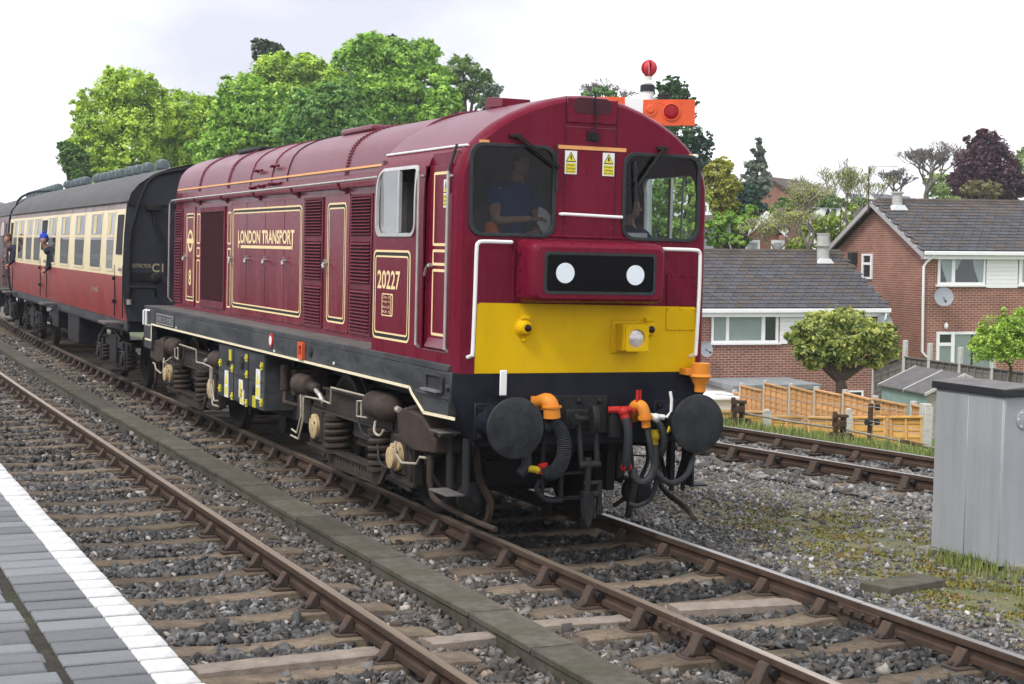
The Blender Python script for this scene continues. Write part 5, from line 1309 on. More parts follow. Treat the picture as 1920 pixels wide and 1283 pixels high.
def make_coach(name, loc, rz, Lc, label, up, low, detail):
    root = empty(name, loc, (0, 0, rz)); tag(root, label, 'coach')
    def side(z0, z1, nm, m, off=0.0):
        zs = sorted({z0, z1} | {z for _, z in CP if z0 < z < z1})
        for s in (-1, 1):
            mb = MB()
            for y in (0, Lc): mb.v += [(s * (cp_x(z) + off), y, z) for z in zs]
            n = len(zs)
            for i in range(n - 1): mb.f.append((i, i + 1, n + i + 1, n + i))
            mb.build(nm, m, root, angle=60)
    side(1.20, 1.93, 'lower_side', low); side(1.93, 3.02, 'upper_side', up); side(3.02, 3.13, 'cantrail', M['coach_grey'] if detail else up)
    RO = CROOF + [(-x, z) for x, z in CROOF[-2::-1]]
    mb = MB(); n = len(RO)
    for y in (-.06, Lc * .33, Lc * .66, Lc + .06): mb.v += [(x, y, z) for x, z in RO]
    for k in range(3):
        for i in range(n - 1): mb.f.append((k * n + i, k * n + i + 1, (k + 1) * n + i + 1, (k + 1) * n + i))
    roof = mb.build('roof', M['coach_roof'], root, angle=60)
    out = [(x, z) for x, z in CP] + CROOF[1:] + [(-x, z) for x, z in CROOF[-2::-1]] + [(-x, z) for x, z in CP[::-1][1:]]
    for y in (0, Lc): MB().prism(out, fY, y - .01, y + .01).build('coach_end', M['coach_end'], root, angle=30)
    MB().tube([(-1.36, -.05, 3.14), (-1.36, Lc + .05, 3.14)], .018, 6).build('gutter', M['coach_roof'], roof)
    MB().box(-1.30, 1.30, .1, Lc - .1, 1.02, 1.2).build('underframe', M['black'], root)
    MB().box(-1.32, -1.28, .05, Lc - .05, 1.06, 1.2).build('solebar', M['solebar'], root)
    # bogies
    for yb in (2.7, Lc - 2.7):
        b = MB()
        for s in (-1, 1):
            b.box(s * 1.02, s * 1.10, yb - 1.75, yb + 1.75, .62, .78).box(s * 1.0, s * 1.12, yb - .35, yb + .35, .35, .85)
            for o in (-1.3, 1.3):
                b.box(s * 1.0, s * 1.14, yb + o - .30, yb + o - .18, .32, .75).box(s * 1.0, s * 1.14, yb + o + .18, yb + o + .30, .32, .75)
        b.box(-1.05, 1.05, yb - .12, yb + .12, .60, .74)
        bo_ = b.build('bogie', M['black'], root, bevel=.015)
        for o in (-1.3, 1.3):
            for s in (-1, 1):
                MB().lathe((s * .66, yb + o, .46), (s, 0, 0), [(0, .485), (.03, .478), (.04, .46), (.12, .456), (.13, .40), (.10, .36), (.1, .08), (.14, .07)], 28).build('wheel', M['wheel'], bo_)
                ax_ = MB().box(s * 1.04, s * 1.16, yb + o - .14, yb + o + .14, .30, .62).cyl((s * 1.16, yb + o, .46), (s * 1.20, yb + o, .46), .09, n=12).build('axlebox', M['bogie'], bo_, bevel=.015)
                for dy in (-.36, .36):
                    c = MB(); coil(c, s * 1.07, yb + o + dy * 1.15, .36, .62, .07, .02, 4, 10, 6); c.build('coil_spring', M['bogie'], bo_)
        MB().box(-1.22, -1.02, yb - .5, yb + .5, .2, .26).tube([(-1.16, yb - 1.1, .8), (-1.18, yb - .6, .95), (-1.18, yb + .5, .95), (-1.16, yb + 1.1, .75)], .03, 6).build('bolster_gear', M['bogie'], bo_)
    # boxes below the floor
    MB().box(-1.25, -.7, 6.0, 7.5, .48, 1.02).build('battery_box', M['black'], root, bevel=.02)
    MB().box(-1.22, -.6, 9.2, 10.2, .62, 1.02).build('equipment_box', M['black'], root, bevel=.02)
    MB().cyl((-.8, 11.0, .75), (-.8, 12.6, .75), .2, n=14).build('vacuum_cylinder', M['black'], root)
    for y in (.75, 9.0, Lc - .8):
        MB().box(-1.62, -1.3, y - .35, y + .35, 1.12, 1.17).build('footboard', M['walkway'], root, bevel=.01)
    return root, roof
cyaw = -math.radians(1.02)
c1, roof1 = make_coach('passenger_coach', (0.02, 14.42, 0), cyaw, 17.55, 'crimson and cream passenger coach coupled behind the maroon locomotive', M['coach_cream'], M['crimson'], True)
MC = Matrix.Translation((0.02, 14.42, 0)) @ Matrix.Rotation(cyaw, 4, 'Z'); MCI = MC.inverted()
def CL(u, v, x=-1.40):
    o = MCI @ Vector(CAM); d = MCI.to_3x3() @ Vector(ray(u, v)); t = (x - o.x) / d.x
    return o + d * t
cc = lambda x, y: (x / 3.0556, 280 + y / 3.0556)
def coach_window(root, y0, y1, z0, z1, zv, m_pane, vent=True, frame='coach_cream'):
    xo = lambda z: -cp_x(z)
    def pl(a, b, c, d, off, m, nm, par, hole=None):
        mb = MB().plate(rrect(a, b, c, d, .03, 3), [rrect(*hole, .02, 3)] if hole else [], fX, 0, .004)
        mb.v = [(xo(z) - off - w, y, z) for w, y, z in mb.v]
        return mb.build(nm, m, par, angle=0)
    w_ = pl(y0 - .04, y1 + .04, z0 - .04, z1 + .04, .006, M['alu'] if frame == 'alu' else M[frame], 'window', root, (y0, y1, z0, z1))
    pl(y0 - .01, y1 + .01, z0, zv - .03, .003, m_pane, 'pane', w_)
    if vent:
        pl(y0 - .01, y1 + .01, zv + .03, z1, .003, m_pane, 'pane', w_)
        pl((y0 + y1) / 2 - .03, (y0 + y1) / 2 + .30, zv + .05, z1 - .02, .008, M['coach_blind'], 'ventilator', w_)
        MB().box(xo(zv) - .016, xo(zv) + .002, y0, y1, zv - .022, zv + .022).build('transom', M[frame], w_)
    return w_
# dark saloon behind the panes
MB().box(-1.30, -1.295, .3, 17.2, 1.9, 3.0).build('saloon_shade', M['interior_dark'], c1)
ZL, ZV, ZH = 2.03, 2.575, 2.965
wins = [(612, 650, 600), (520, 578, 600), (430, 480, 600), (347, 394, 600), (276, 318, 600), (195, 230, 590), (150, 181, 590), (105, 133, 590), (77, 95, 590)]
for i, (a, b, v_) in enumerate(wins):
    ya, yb_ = CL(*cc(b, v_)).y, CL(*cc(a, v_)).y
    coach_window(c1, ya, yb_, ZL, ZH, ZV, M['coach_pane'] if i else M['glass_side'])
def coach_door(root, y0, y1, opened, low, up):
    d = MB()
    for y in (y0, y1): d.box(-1.418, -1.40, y - .008, y + .008, 1.25, 2.1)
    o = d.build('door_seam', M['black_line'], root)
    w_ = MB().plate(rrect(y0 + .1, y1 - .1, 2.28, 2.93, .02, 3), [], fX, 0, .004)
    w_.v = [(-cp_x(z) - .006 - w, y, z) for w, y, z in w_.v]
    w_.build('droplight', M['interior_dark'] if opened else M['coach_pane'], root, angle=0)
    MB().box(-1.45, -1.40, y0 + .1, y0 + .2, 2.02, 2.06).cyl((-1.4, y0 + .15, 2.04), (-1.46, y0 + .15, 2.04), .03, n=8).build('door_handle', M['chrome'], root)
    for z in (1.5, 1.88): MB().box(-1.45, -1.39, y1 - .03, y1 + .05, z - .03, z + .03).build('door_hinge', M['black'], root)
yd = [(CL(*cc(708, 600)).y, CL(*cc(662, 600)).y), (CL(*cc(270, 600)).y, CL(*cc(234, 600)).y), (CL(*cc(74, 600)).y, CL(*cc(56, 600)).y)]
for a, b in yd: coach_door(c1, a, b, True, 0, 0)
MB().plate([(yd[0][0], 1), (yd[0][1], 1), (yd[0][1], 2), (yd[0][0], 2)], [], fX, 0, .0001)
# ventilators on the roof ridge
vm = MB().lathe((0, 0, 0), (0, 0, 1), [(0, .08), (.09, .08), (.10, .13), (.19, .135), (.26, .10), (.285, .03)], 14).build('roof_ventilator', M['vent_metal'])
for u, v in ((304, 328), (278, 332), (259, 337), (246, 339), (227, 344), (212, 348), (198, 352), (184, 354), (161, 359), (150, 361), (142, 363), (128, 366), (120, 368), (113, 369)):
    o = MCI @ Vector(CAM); d = MCI.to_3x3() @ Vector(ray(u, v)); t = (0.0 - o.x) / d.x; yv = (o + d * t).y
    if .1 < yv < 17.4: inst(vm, roof1, (0.0, yv, 3.775))
# pipes and fittings on the end
def CE(u, v, y=-.04):
    o = MCI @ Vector(CAM); d = MCI.to_3x3() @ Vector(ray(u, v)); t = (y - o.y) / d.y
    return o + d * t
e8 = lambda x, y: (200 + x / 6.75, 290 + y / 6.75)
MB().tube([CE(*cc(738, 870)), CE(*cc(740, 640)), CE(*cc(750, 480)), CE(*cc(775, 380)), CE(*cc(820, 240)), CE(*cc(870, 165)), CE(*cc(940, 135)), CE(*cc(1075, 110))], .035, 8, smooth=4).build('end_pipe', M['black'], c1)
MB().tube([CE(*cc(738, 860)), CE(*cc(740, 890))], .04, 8).build('pipe_end', M['hand_rail'], c1)
MB().tube([CE(*cc(882, 340)), CE(*cc(882, 420)), CE(*cc(950, 560)), CE(*cc(950, 700))], .03, 8).build('end_pipe', M['black'], c1)
k_ = CE(*cc(878, 338)); MB().box(k_.x - .12, k_.x + .12, -.10, .0, k_.z - .04, k_.z + .05).build('end_box', M['black'], c1, bevel=.01)
k_ = CE(*cc(826, 732)); MB().box(k_.x - .2, k_.x + .2, -.03, 0, k_.z - .08, k_.z + .08).build('end_panel', M['black'], c1, bevel=.01)
k_ = CE(*cc(815, 805)); MB().tube([(k_.x - .22, -.02, k_.z - .08), (k_.x - .2, -.12, k_.z + .04), (k_.x + .2, -.12, k_.z + .04), (k_.x + .22, -.02, k_.z - .08)], .025, 6).build('end_step', M['black'], c1)
k_ = CE(*cc(893, 740)); MB().lathe((k_.x, -.01, k_.z), (0, -1, 0), [(0, .09), (.06, .09), (.08, .05)], 14).build('lamp_socket', M['black'], c1)
MB().box(-1.345, 1.345, -.03, 0, 3.08, 3.10).build('end_rib', M['black'], c1)
M['end_text'] = mat('faded_cream_lettering', (0.36, 0.31, 0.20), 0.6, var=0.2)
a_, b_ = CE(*cc(760, 678)), CE(*cc(866, 665)); text_fit('lettering', 'RESTRICTION', M['end_text'], c1, fF, a_.x, b_.x, a_.z, b_.z + .02, -.016, .01)
a_, b_ = CE(*cc(872, 705)), CE(*cc(938, 655)); text_fit('lettering', 'C1', M['end_text'], c1, fF, a_.x, b_.x, a_.z, b_.z, -.016, .02)
a_, b_ = CL(*cc(563, 795)), CL(*cc(527, 775)); text_fit('lettering', 'W 4602', M['end_text'], c1, fL, -b_.y, -a_.y, 1.60, 1.68, -1.405, .01)
for s in (-1, 1):
    MB().lathe((s * .864, -.0, 1.02), (0, -1, 0), [(-.1, .1), (.2, .1), (.21, .07), (.34, .07), (.345, .22), (.38, .22)], 20).build('buffer', M['black'], c1)
c2, roof2 = make_coach('passenger_coach', (MC @ Vector((0.02, 18.25, 0)))[:], cyaw * 2.6, 17.55, 'all maroon passenger coach at the far left behind the cream one', M['coach_maroon'], M['coach_maroon'], False)
for i in range(6): coach_window(c2, 1.4 + i * 1.9, 2.4 + i * 1.9, ZL, ZH, ZV, M['coach_pane'], True, 'coach_maroon')
coach_door(c2, .25, 1.0, True, 0, 0)
for i in range(9): inst(vm, roof2, (0, 1.0 + i * 1.1, 3.775))
bpy.data.objects.remove(vm)
MB().tube([(-1.2, -.1, 2.9), (-1.15, -.1, 3.5), (-.8, 0, 3.75), (-.2, 1.6, 3.86), (.1, 3.4, 3.9)], .03, 6, smooth=4).build('roof_pipe', M['black'], c2)

# ------------------------------------------------------------------ people
M['skin'] = mat('skin', (0.42, 0.24, 0.17), 0.55, var=0.08)
M['blue_shirt'] = mat('blue_shirt', (0.022, 0.05, 0.24), 0.8, var=0.15, scale=9)
M['dark_suit'] = mat('dark_jacket', (0.030, 0.028, 0.045), 0.8, var=0.15, scale=9)
M['trousers'] = mat('dark_trousers', (0.02, 0.022, 0.03), 0.85, var=0.15)
M['hair_dark'] = mat('dark_hair', (0.03, 0.02, 0.014), 0.7, var=0.3, scale=30)
M['hair_brown'] = mat('brown_hair', (0.10, 0.05, 0.025), 0.7, var=0.3, scale=30)
M['hat_blue'] = mat('blue_knitted_hat', (0.02, 0.06, 0.45), 0.9, var=0.15, scale=30)
M['hivis'] = mat('orange_hi_vis', (0.85, 0.16, 0.02), 0.7, var=0.1)
M['paper'] = mat('paper', (0.82, 0.82, 0.80), 0.7, var=0.03)
def skin_geo(J, E_, R):
    names = list(J); idx = {k: i for i, k in enumerate(names)}
    me = bpy.data.meshes.new('t'); me.from_pydata([J[k][:] for k in names], [(idx[a], idx[b]) for a, b in E_], [])
    o = bpy.data.objects.new('t', me); col.objects.link(o)
    bm = bmesh.new(); bm.from_mesh(me); bm.verts.layers.skin.verify(); bm.to_mesh(me); bm.free()
    m_ = o.modifiers.new('s', 'SKIN'); m_.use_smooth_shade = True
    sv = me.skin_vertices[0].data
    for k in names:
        r = R[k]; r = r if isinstance(r, tuple) else (r, r); sv[idx[k]].radius = r; sv[idx[k]].use_root = (k == names[0])
    ss = o.modifiers.new('u', 'SUBSURF'); ss.levels = 2; ss.render_levels = 2
    ev = o.evaluated_get(bpy.context.evaluated_depsgraph_get()); em = ev.to_mesh()
    vs_ = [tuple(v.co) for v in em.vertices]; fs_ = [tuple(p.vertices) for p in em.polygons]
    ev.to_mesh_clear(); bpy.data.objects.remove(o)
    return vs_, fs_
def head_geo(mb, c, face, up=Vector((0, 0, 1)), s=1.0):
    face = face.normalized(); up = (up - face * up.dot(face)).normalized(); rt = face.cross(up)
    M3 = Matrix((rt, face, up)).transposed()
    t = MB()
    t.sphere((0, 0, 0), .1, 16, 12, (.78, .98, 1.2))
    for i, v in enumerate(t.v):
        x, y, z = v
        if z < -.02: x *= 1 - .28 * min(1, (-z - .02) / .1); y = y * (1 - .12 * min(1, (-z - .02) / .1)) + .008
        if y > .05 and .005 < z < .035 and .015 < abs(x) < .05: y -= .010
        t.v[i] = (x, y, z)
    t.prism([(.088, .02), (.122, -.022), (.092, -.034)], lambda u, v, w: (w, u, v), -.013, .013)
    t.sphere((0, .09, -.058), .02, 8, 5, (1.3, .5, .42))
    for sx in (-1, 1):
        t.sphere((sx * .078, -.01, -.005), .03, 8, 6, (.35, .7, 1.1)); t.sphere((sx * .031, .082, .016), .012, 8, 5)
    mb.add([c + M3 @ (Vector(v) * s) for v in t.v], t.f)
    return M3
def hand_geo(mb, w, d, nrm, curl=.5, thumb=1):
    d = d.normalized(); nrm = (nrm - d * nrm.dot(d)).normalized(); sd_ = d.cross(nrm)
    mb.boxm(Matrix.Translation(w + d * .045) @ Matrix((sd_, d, nrm)).transposed().to_4x4(), .075, .095, .026)
    for i, (o, l) in enumerate(((-.030, .062), (-.010, .072), (.010, .068), (.029, .052))):
        b = w + d * .088 + sd_ * o
        p1 = b + (d * math.cos(curl * .6) - nrm * math.sin(curl * .6)) * l * .5
        p2 = p1 + (d * math.cos(curl * 1.5) - nrm * math.sin(curl * 1.5)) * l * .5
        mb.tube([b - d * .01, p1, p2], [.0095, .0088, .007], 6)
    b = w + d * .03 + sd_ * (-.036 * thumb)
    p1 = b + (d * .6 - sd_ * .75 * thumb).normalized() * .035
    mb.tube([b, p1, p1 + (d * .85 - nrm * .45).normalized() * .03], [.012, .0105, .008], 6)
ED = [('pel', 'spi'), ('spi', 'che'), ('che', 'nek'), ('nek', 'hd'), ('che', 'shl'), ('shl', 'ell'), ('ell', 'wrl'), ('che', 'shr'), ('shr', 'elr'), ('elr', 'wrr'), ('pel', 'hil'), ('hil', 'knl'), ('knl', 'anl'), ('anl', 'tol'), ('pel', 'hir'), ('hir', 'knr'), ('knr', 'anr'), ('anr', 'tor')]
RD = dict(pel=(.15, .12), spi=(.14, .11), che=(.16, .12), nek=.055, hd=.055, shl=.068, ell=.045, wrl=.028, shr=.068, elr=.045, wrr=.028, hil=.095, knl=.06, anl=.042, tol=.038, hir=.095, knr=.06, anr=.042, tor=.038)
def person(J, face, label, top, sleeve=.55, hair='hair_dark', group=None, hat=None, hands=((1, .5), (1, .5)), pants='trousers'):
    J = {k: Vector(v) for k, v in J.items()}
    base = Vector((J['pel'].x, J['pel'].y, min(v.z for v in J.values()) - .04))
    L_ = {k: v - base for k, v in J.items()}
    root_mb = MB(); root_mb.add(*skin_geo(L_, ED, RD))
    hc_ = L_['nek'].lerp(L_['hd'], .55) + Vector((0, 0, .085)); fc = Vector(face)
    head_geo(root_mb, hc_, fc)
    for sfx, (tn, cu_) in zip(('l', 'r'), hands):
        d = (L_['wr' + sfx] - L_['el' + sfx]).normalized()
        hand_geo(root_mb, L_['wr' + sfx] - d * .01, d, Vector((0, 0, 1)) + fc * .2, cu_, tn * (1 if sfx == 'l' else -1))
    b = root_mb.build('person', M['skin'], None, angle=60); b.location = base
    tag(b, label, 'person', group)
    T = dict(L_); T['ell'] = L_['shl'].lerp(L_['ell'], sleeve) if sleeve < 1 else L_['ell']; T['elr'] = L_['shr'].lerp(L_['elr'], sleeve) if sleeve < 1 else L_['elr']
    ed = [('pel', 'spi'), ('spi', 'che'), ('che', 'nk2'), ('che', 'shl'), ('shl', 'ell'), ('che', 'shr'), ('shr', 'elr')]
    T['nk2'] = L_['nek'] - Vector((0, 0, .015))
    if sleeve >= 1: ed += [('ell', 'wrl'), ('elr', 'wrr')]
    keys = ['pel', 'spi', 'che', 'nk2', 'shl', 'ell', 'shr', 'elr'] + (['wrl', 'wrr'] if sleeve >= 1 else [])
    R2 = {k: (tuple(q * 1.13 for q in RD[k]) if isinstance(RD.get(k, .07), tuple) else RD.get(k, .075) * 1.22) for k in keys}
    R2['nk2'] = .082; R2['che'] = (.192, .152)
    if sleeve < 1: R2['ell'] = R2['elr'] = .072
    v_, f_ = skin_geo({k: T[k] for k in keys}, ed, R2)
    sm_ = MB().add(v_, f_); yk = L_['che'].lerp(L_['nek'], .42)
    sm_.sphere(yk, .12, 14, 10, (1.62 if abs(L_['shl'].x - L_['shr'].x) > .2 else 1.05, 1.0 if abs(L_['shl'].x - L_['shr'].x) > .2 else 1.62, .82))
    sm_.build('shirt' if sleeve < 1 else 'jacket', M[top], b, angle=60)
    keys = ['pel', 'hil', 'knl', 'anl', 'hir', 'knr', 'anr']
    v_, f_ = skin_geo({k: L_[k] for k in keys}, [('pel', 'hil'), ('hil', 'knl'), ('knl', 'anl'), ('pel', 'hir'), ('hir', 'knr'), ('knr', 'anr')], {k: (tuple(q * 1.1 for q in RD[k]) if isinstance(RD[k], tuple) else RD[k] * 1.2) for k in keys})
    MB().add(v_, f_).build('trousers', M[pants], b, angle=60)
    fcn = fc.normalized(); h = MB()
    cH = hc_ - fcn * .012 + Vector((0, 0, .022))
    h.sphere(cH, .108, 16, 12, (.92, .98, 1.14))
    keep = []
    for f in h.f:
        c = sum((Vector(h.v[i]) for i in f), Vector()) / len(f) - hc_
        if c.dot(fcn) < .045 and c.z > -.055 or c.z > (.055 if not hat else .03): keep.append(f)
    h.f = keep
    for i, v in enumerate(h.v): h.v[i] = tuple(Vector(v) + Vector((random.uniform(-.004, .004), random.uniform(-.004, .004), random.uniform(-.003, .006))))
    h.build('hat' if hat else 'hair', M[hat or hair], b, angle=60)
    if hat: MB().sphere(hc_ + Vector((0, 0, .155)), .03, 8, 6).build('hat_bobble', M[hat], b)
    return b
# standing man with papers in the cab
sh = P(962, 352, y=1.25); cx_ = sh.x; zs_ = sh.z
hp = P(1000, 410, y=1.02); el = P(930, 414, y=1.12)
drv = person(dict(pel=(cx_, 1.36, zs_ - .60), spi=(cx_, 1.33, zs_ - .38), che=(cx_ + .01, 1.28, zs_ - .12), nek=(cx_ + .03, 1.24, zs_ + .07), hd=(cx_ + .05, 1.19, zs_ + .16),
                  shl=(cx_ - .17, 1.27, zs_ - .05), ell=(el.x, el.y, el.z), wrl=(hp.x, hp.y, hp.z), shr=(cx_ + .19, 1.27, zs_ - .05), elr=(cx_ + .27, 1.22, zs_ - .33), wrr=(cx_ + .12, 1.02, zs_ - .40),
                  hil=(cx_ - .09, 1.36, zs_ - .68), knl=(cx_ - .1, 1.36, zs_ - 1.05), anl=(cx_ - .1, 1.40, 1.58), tol=(cx_ - .1, 1.25, 1.545), hir=(cx_ + .09, 1.36, zs_ - .68), knr=(cx_ + .1, 1.36, zs_ - 1.05), anr=(cx_ + .1, 1.40, 1.58), tor=(cx_ + .1, 1.25, 1.545)),
             (.35, -1, -.35), 'man in blue short sleeved shirt standing in the cab reading papers', 'blue_shirt', hands=((1, .9), (1, .6)))
pp = P(1019, 414, y=1.0)
pm = MB().add([(pp.x - .05, .99, pp.z + .12), (pp.x + .0, .97, pp.z + .10), (pp.x + .07, .96, pp.z + .03), (pp.x + .09, .97, pp.z - .11), (pp.x - .0, .99, pp.z - .12), (pp.x - .06, 1.0, pp.z - .02),
               (pp.x - .05, .996, pp.z + .12), (pp.x + .0, .976, pp.z + .10), (pp.x + .07, .966, pp.z + .03), (pp.x + .09, .976, pp.z - .11), (pp.x - .0, .996, pp.z - .12), (pp.x - .06, 1.006, pp.z - .02)],
              [(0, 1, 4, 5), (1, 2, 3, 4), (11, 10, 7, 6), (10, 9, 8, 7), (0, 6, 7, 1), (1, 7, 8, 2), (2, 8, 9, 3), (3, 9, 10, 4), (4, 10, 11, 5), (5, 11, 6, 0)]).build('paper_sheet', M['paper'])
tag(pm, 'white folded papers in the hand of the man in blue', 'paper')
jk = P(925, 428, y=1.2)
jo = MB().tube([(jk.x - .02, 1.22, jk.z + .05), (jk.x, 1.2, jk.z - .1), (jk.x + .02, 1.2, jk.z - .3)], [.05, .07, .07], 8).build('hi_vis_jacket', M['hivis']); tag(jo, 'orange high visibility jacket hanging by the left windscreen', 'jacket')
# seated man
hs = P(1180, 372, y=1.45); ss_ = P(1215, 425, y=1.45)
cx_ = hs.x + .02; zs_ = hs.z - .30
person(dict(pel=(cx_ + .05, 1.75, zs_ - .52), spi=(cx_ + .04, 1.70, zs_ - .33), che=(cx_ + .03, 1.60, zs_ - .10), nek=(cx_ + .01, 1.52, zs_ + .08), hd=(cx_, 1.46, zs_ + .17),
            shl=(cx_ - .16, 1.58, zs_ - .05), ell=(cx_ - .22, 1.42, zs_ - .30), wrl=(cx_ - .08, 1.22, zs_ - .36), shr=(cx_ + .22, 1.58, zs_ - .06), elr=(cx_ + .34, 1.45, zs_ - .30), wrr=(cx_ + .24, 1.20, zs_ - .36),
            hil=(cx_ - .05, 1.72, zs_ - .58), knl=(cx_ - .06, 1.30, zs_ - .56), anl=(cx_ - .06, 1.25, zs_ - .96), tol=(cx_ - .06, 1.12, zs_ - .99), hir=(cx_ + .15, 1.72, zs_ - .58), knr=(cx_ + .16, 1.30, zs_ - .56), anr=(cx_ + .16, 1.25, zs_ - .96), tor=(cx_ + .16, 1.12, zs_ - .99)),
       (.8, -.7, -.05), 'man in dark jacket sitting behind the right cab windscreen', 'dark_suit', sleeve=1.0)
seat = MB().box(cx_ - .2, cx_ + .32, 1.55, 1.95, zs_ - .72, zs_ - .62).box(cx_ - .2, cx_ + .32, 1.9, 1.97, zs_ - .62, zs_ - .15).cyl((cx_ + .06, 1.75, 1.5), (cx_ + .06, 1.75, zs_ - .72), .05, n=10).build('driver_seat', M['interior_dark'], None, bevel=.02)
tag(seat, 'dark seat under the sitting man inside the cab', 'seat')
# passengers leaning out
def leaner(hp, label, top, hair, hat=None):
    cx_, cy_, z = hp.x, hp.y, hp.z - .26
    return person(dict(pel=(cx_ + .55, cy_ + .05, z - .62), spi=(cx_ + .42, cy_ + .04, z - .42), che=(cx_ + .22, cy_ + .02, z - .16), nek=(cx_ + .07, cy_, z + .02), hd=(cx_ + .01, cy_ - .02, z + .12),
                       shl=(cx_ + .2, cy_ - .17, z - .12), ell=(cx_ + .16, cy_ - .2, z - .40), wrl=(cx_ + .08, cy_ - .02, z - .50), shr=(cx_ + .2, cy_ + .17, z - .12), elr=(cx_ + .16, cy_ + .2, z - .40), wrr=(cx_ + .08, cy_ + .1, z - .50),
                       hil=(cx_ + .56, cy_ - .05, z - .70), knl=(cx_ + .58, cy_ - .05, z - 1.02), anl=(cx_ + .62, cy_ - .05, z - 1.32), tol=(cx_ + .5, cy_ - .05, z - 1.36), hir=(cx_ + .56, cy_ + .13, z - .70), knr=(cx_ + .58, cy_ + .13, z - 1.02), anr=(cx_ + .62, cy_ + .13, z - 1.32), tor=(cx_ + .5, cy_ + .13, z - 1.36)),
                  (-.35, -1, -.05), label, top, sleeve=1.0, hair=hair, hat=hat)
hp_ = MC @ CL(79, 440, x=-1.58); leaner(hp_, 'passenger in bright blue knitted hat leaning out of the cream coach', 'trousers', 'hair_dark', 'hat_blue')
hp_ = MC @ CL(11, 440, x=-1.62); leaner(hp_, 'brown haired passenger leaning out beside the maroon coach', 'dark_suit', 'hair_brown')
# ------------------------------------------------------------------ relay cabinet beside the line
M['cabinet'] = mat('grey_cabinet_paint', (0.36, 0.38, 0.40), 0.5, var=0.08, scale=1.5, dirt=(0.22, 0.23, 0.24), dirt_amt=0.55, dirt_scale=1.6, dstretch=(3, 3, .18))
M['cab_roof_grey'] = mat('cabinet_roof', (0.16, 0.155, 0.15), 0.85, var=0.25, scale=4)
M['dark_trim'] = mat('dark_trim', (0.028, 0.03, 0.034), 0.6, var=0.15)
M['stone_block'] = mat('stone_block', (0.24, 0.22, 0.18), 0.9, var=0.3, scale=6, bump=0.6, bscale=30)
tilt = math.radians(.6)
cb = empty('relay_cabinet', (3.4, -.435, -.2), (0, -tilt * .3, 0)); tag(cb, 'tall grey steel lineside cabinet standing on stones at right edge', 'cabinet')
MB().box(0, .62, -.465, .465, 0, 1.50).build('body', M['cabinet'], cb, bevel=.008)
for y0, y1 in ((-.455, -.006), (.002, .455)):
    d_ = MB().box(-.008, .006, y0, y1, .02, 1.48).build('door', M['cabinet'], cb, bevel=.006, seg=1)
MB().box(-.03, .65, -.50, .50, 1.50, 1.565).build('roof_trim', M['dark_trim'], cb, bevel=.006, seg=1)
MB().prism([(-.028, 1.567), (.648, 1.567), (.31, 1.60)], lambda u, v, w: (u, w, v), -.498, .498).build('roof', M['cab_roof_grey'], cb)
pl_ = MB().lathe((.22, -.466, 1.30), (0, -1, 0), [(0, .09), (.008, .09), (.010, .085)], 24).build('round_cover', M['cabinet'], cb)
for k in range(6):
    a = k * math.pi / 3
    MB().sphere((.22 + .07 * math.cos(a), -.476, 1.30 + .07 * math.sin(a)), .008, 6, 4).build('bolt', M['white'], pl_)
def rock(name, c, s, label, cat='stone', rz=0.0):
    mb = MB(); mb.sphere((0, 0, 0), 1, 9, 6)
    mb.v = [(max(-.72, min(.72, x * 1.05 + random.uniform(-.09, .09))) * s[0], max(-.72, min(.72, y * 1.05 + random.uniform(-.09, .09))) * s[1], max(-.7, min(.62, z + random.uniform(-.08, .08))) * s[2]) for x, y, z in mb.v]
    o = mb.build(name, M['stone_block'], None, angle=30); o.location = c; o.rotation_euler = (0, 0, rz); tag(o, label, cat); return o
rock('stone_block', (3.42, .02, -.235), (.20, .16, .085), 'flat stone block under the far end of the grey cabinet')
rock('stone_block', (3.62, -.86, -.235), (.20, .13, .075), 'flat stone block under the near corner of the grey cabinet')
rock('stone_block', (3.9, -.9, -.22), (.2, .16, .07), 'pale stone block at the right edge beside the cabinet foot')
MB_ = MB().tube([(3.5, -.55, -.2), (3.42, -.62, -.24), (3.34, -.60, -.26)], .012, 6).tube([(3.52, -.52, -.2), (3.44, -.57, -.24), (3.36, -.55, -.26)], .010, 6)
o = MB_.build('cable_tail', M['hand_rail'], cb); o.matrix_parent_inverse = cb.matrix_world.inverted(); bpy.context.view_layer.update(); o.matrix_parent_inverse = cb.matrix_world.inverted()
# clay pipes poking out under the far line
M['clay'] = mat('terracotta_pipe', (0.30, 0.11, 0.075), 0.6, var=0.2, scale=7)
def pipe_(p0, p1, r, label):
    d = (p1 - p0); o = MB(); n = 18
    mb = MB(); prof = [(0, r), (d.length, r), (d.length, r * .82), (0.02, r * .80), (0, r * .82)]
    mb.lathe((0, 0, 0), d, [(0.0, r * .82), (0.0, r), (d.length, r), (d.length, r * .8), (.05, r * .78)], n)
    o = mb.build('clay_pipe', M['clay'], None); o.location = p0; tag(o, label, 'pipe'); return o
pipe_(P(1437, 874, z=-.20), P(1480, 864, z=-.17), .065, 'short red clay pipe sticking out of the gravel before the far line')
pipe_(P(1587, 861, z=-.20), P(1638, 857, z=-.17), .065, 'red clay pipe lying between the rails of the far line')

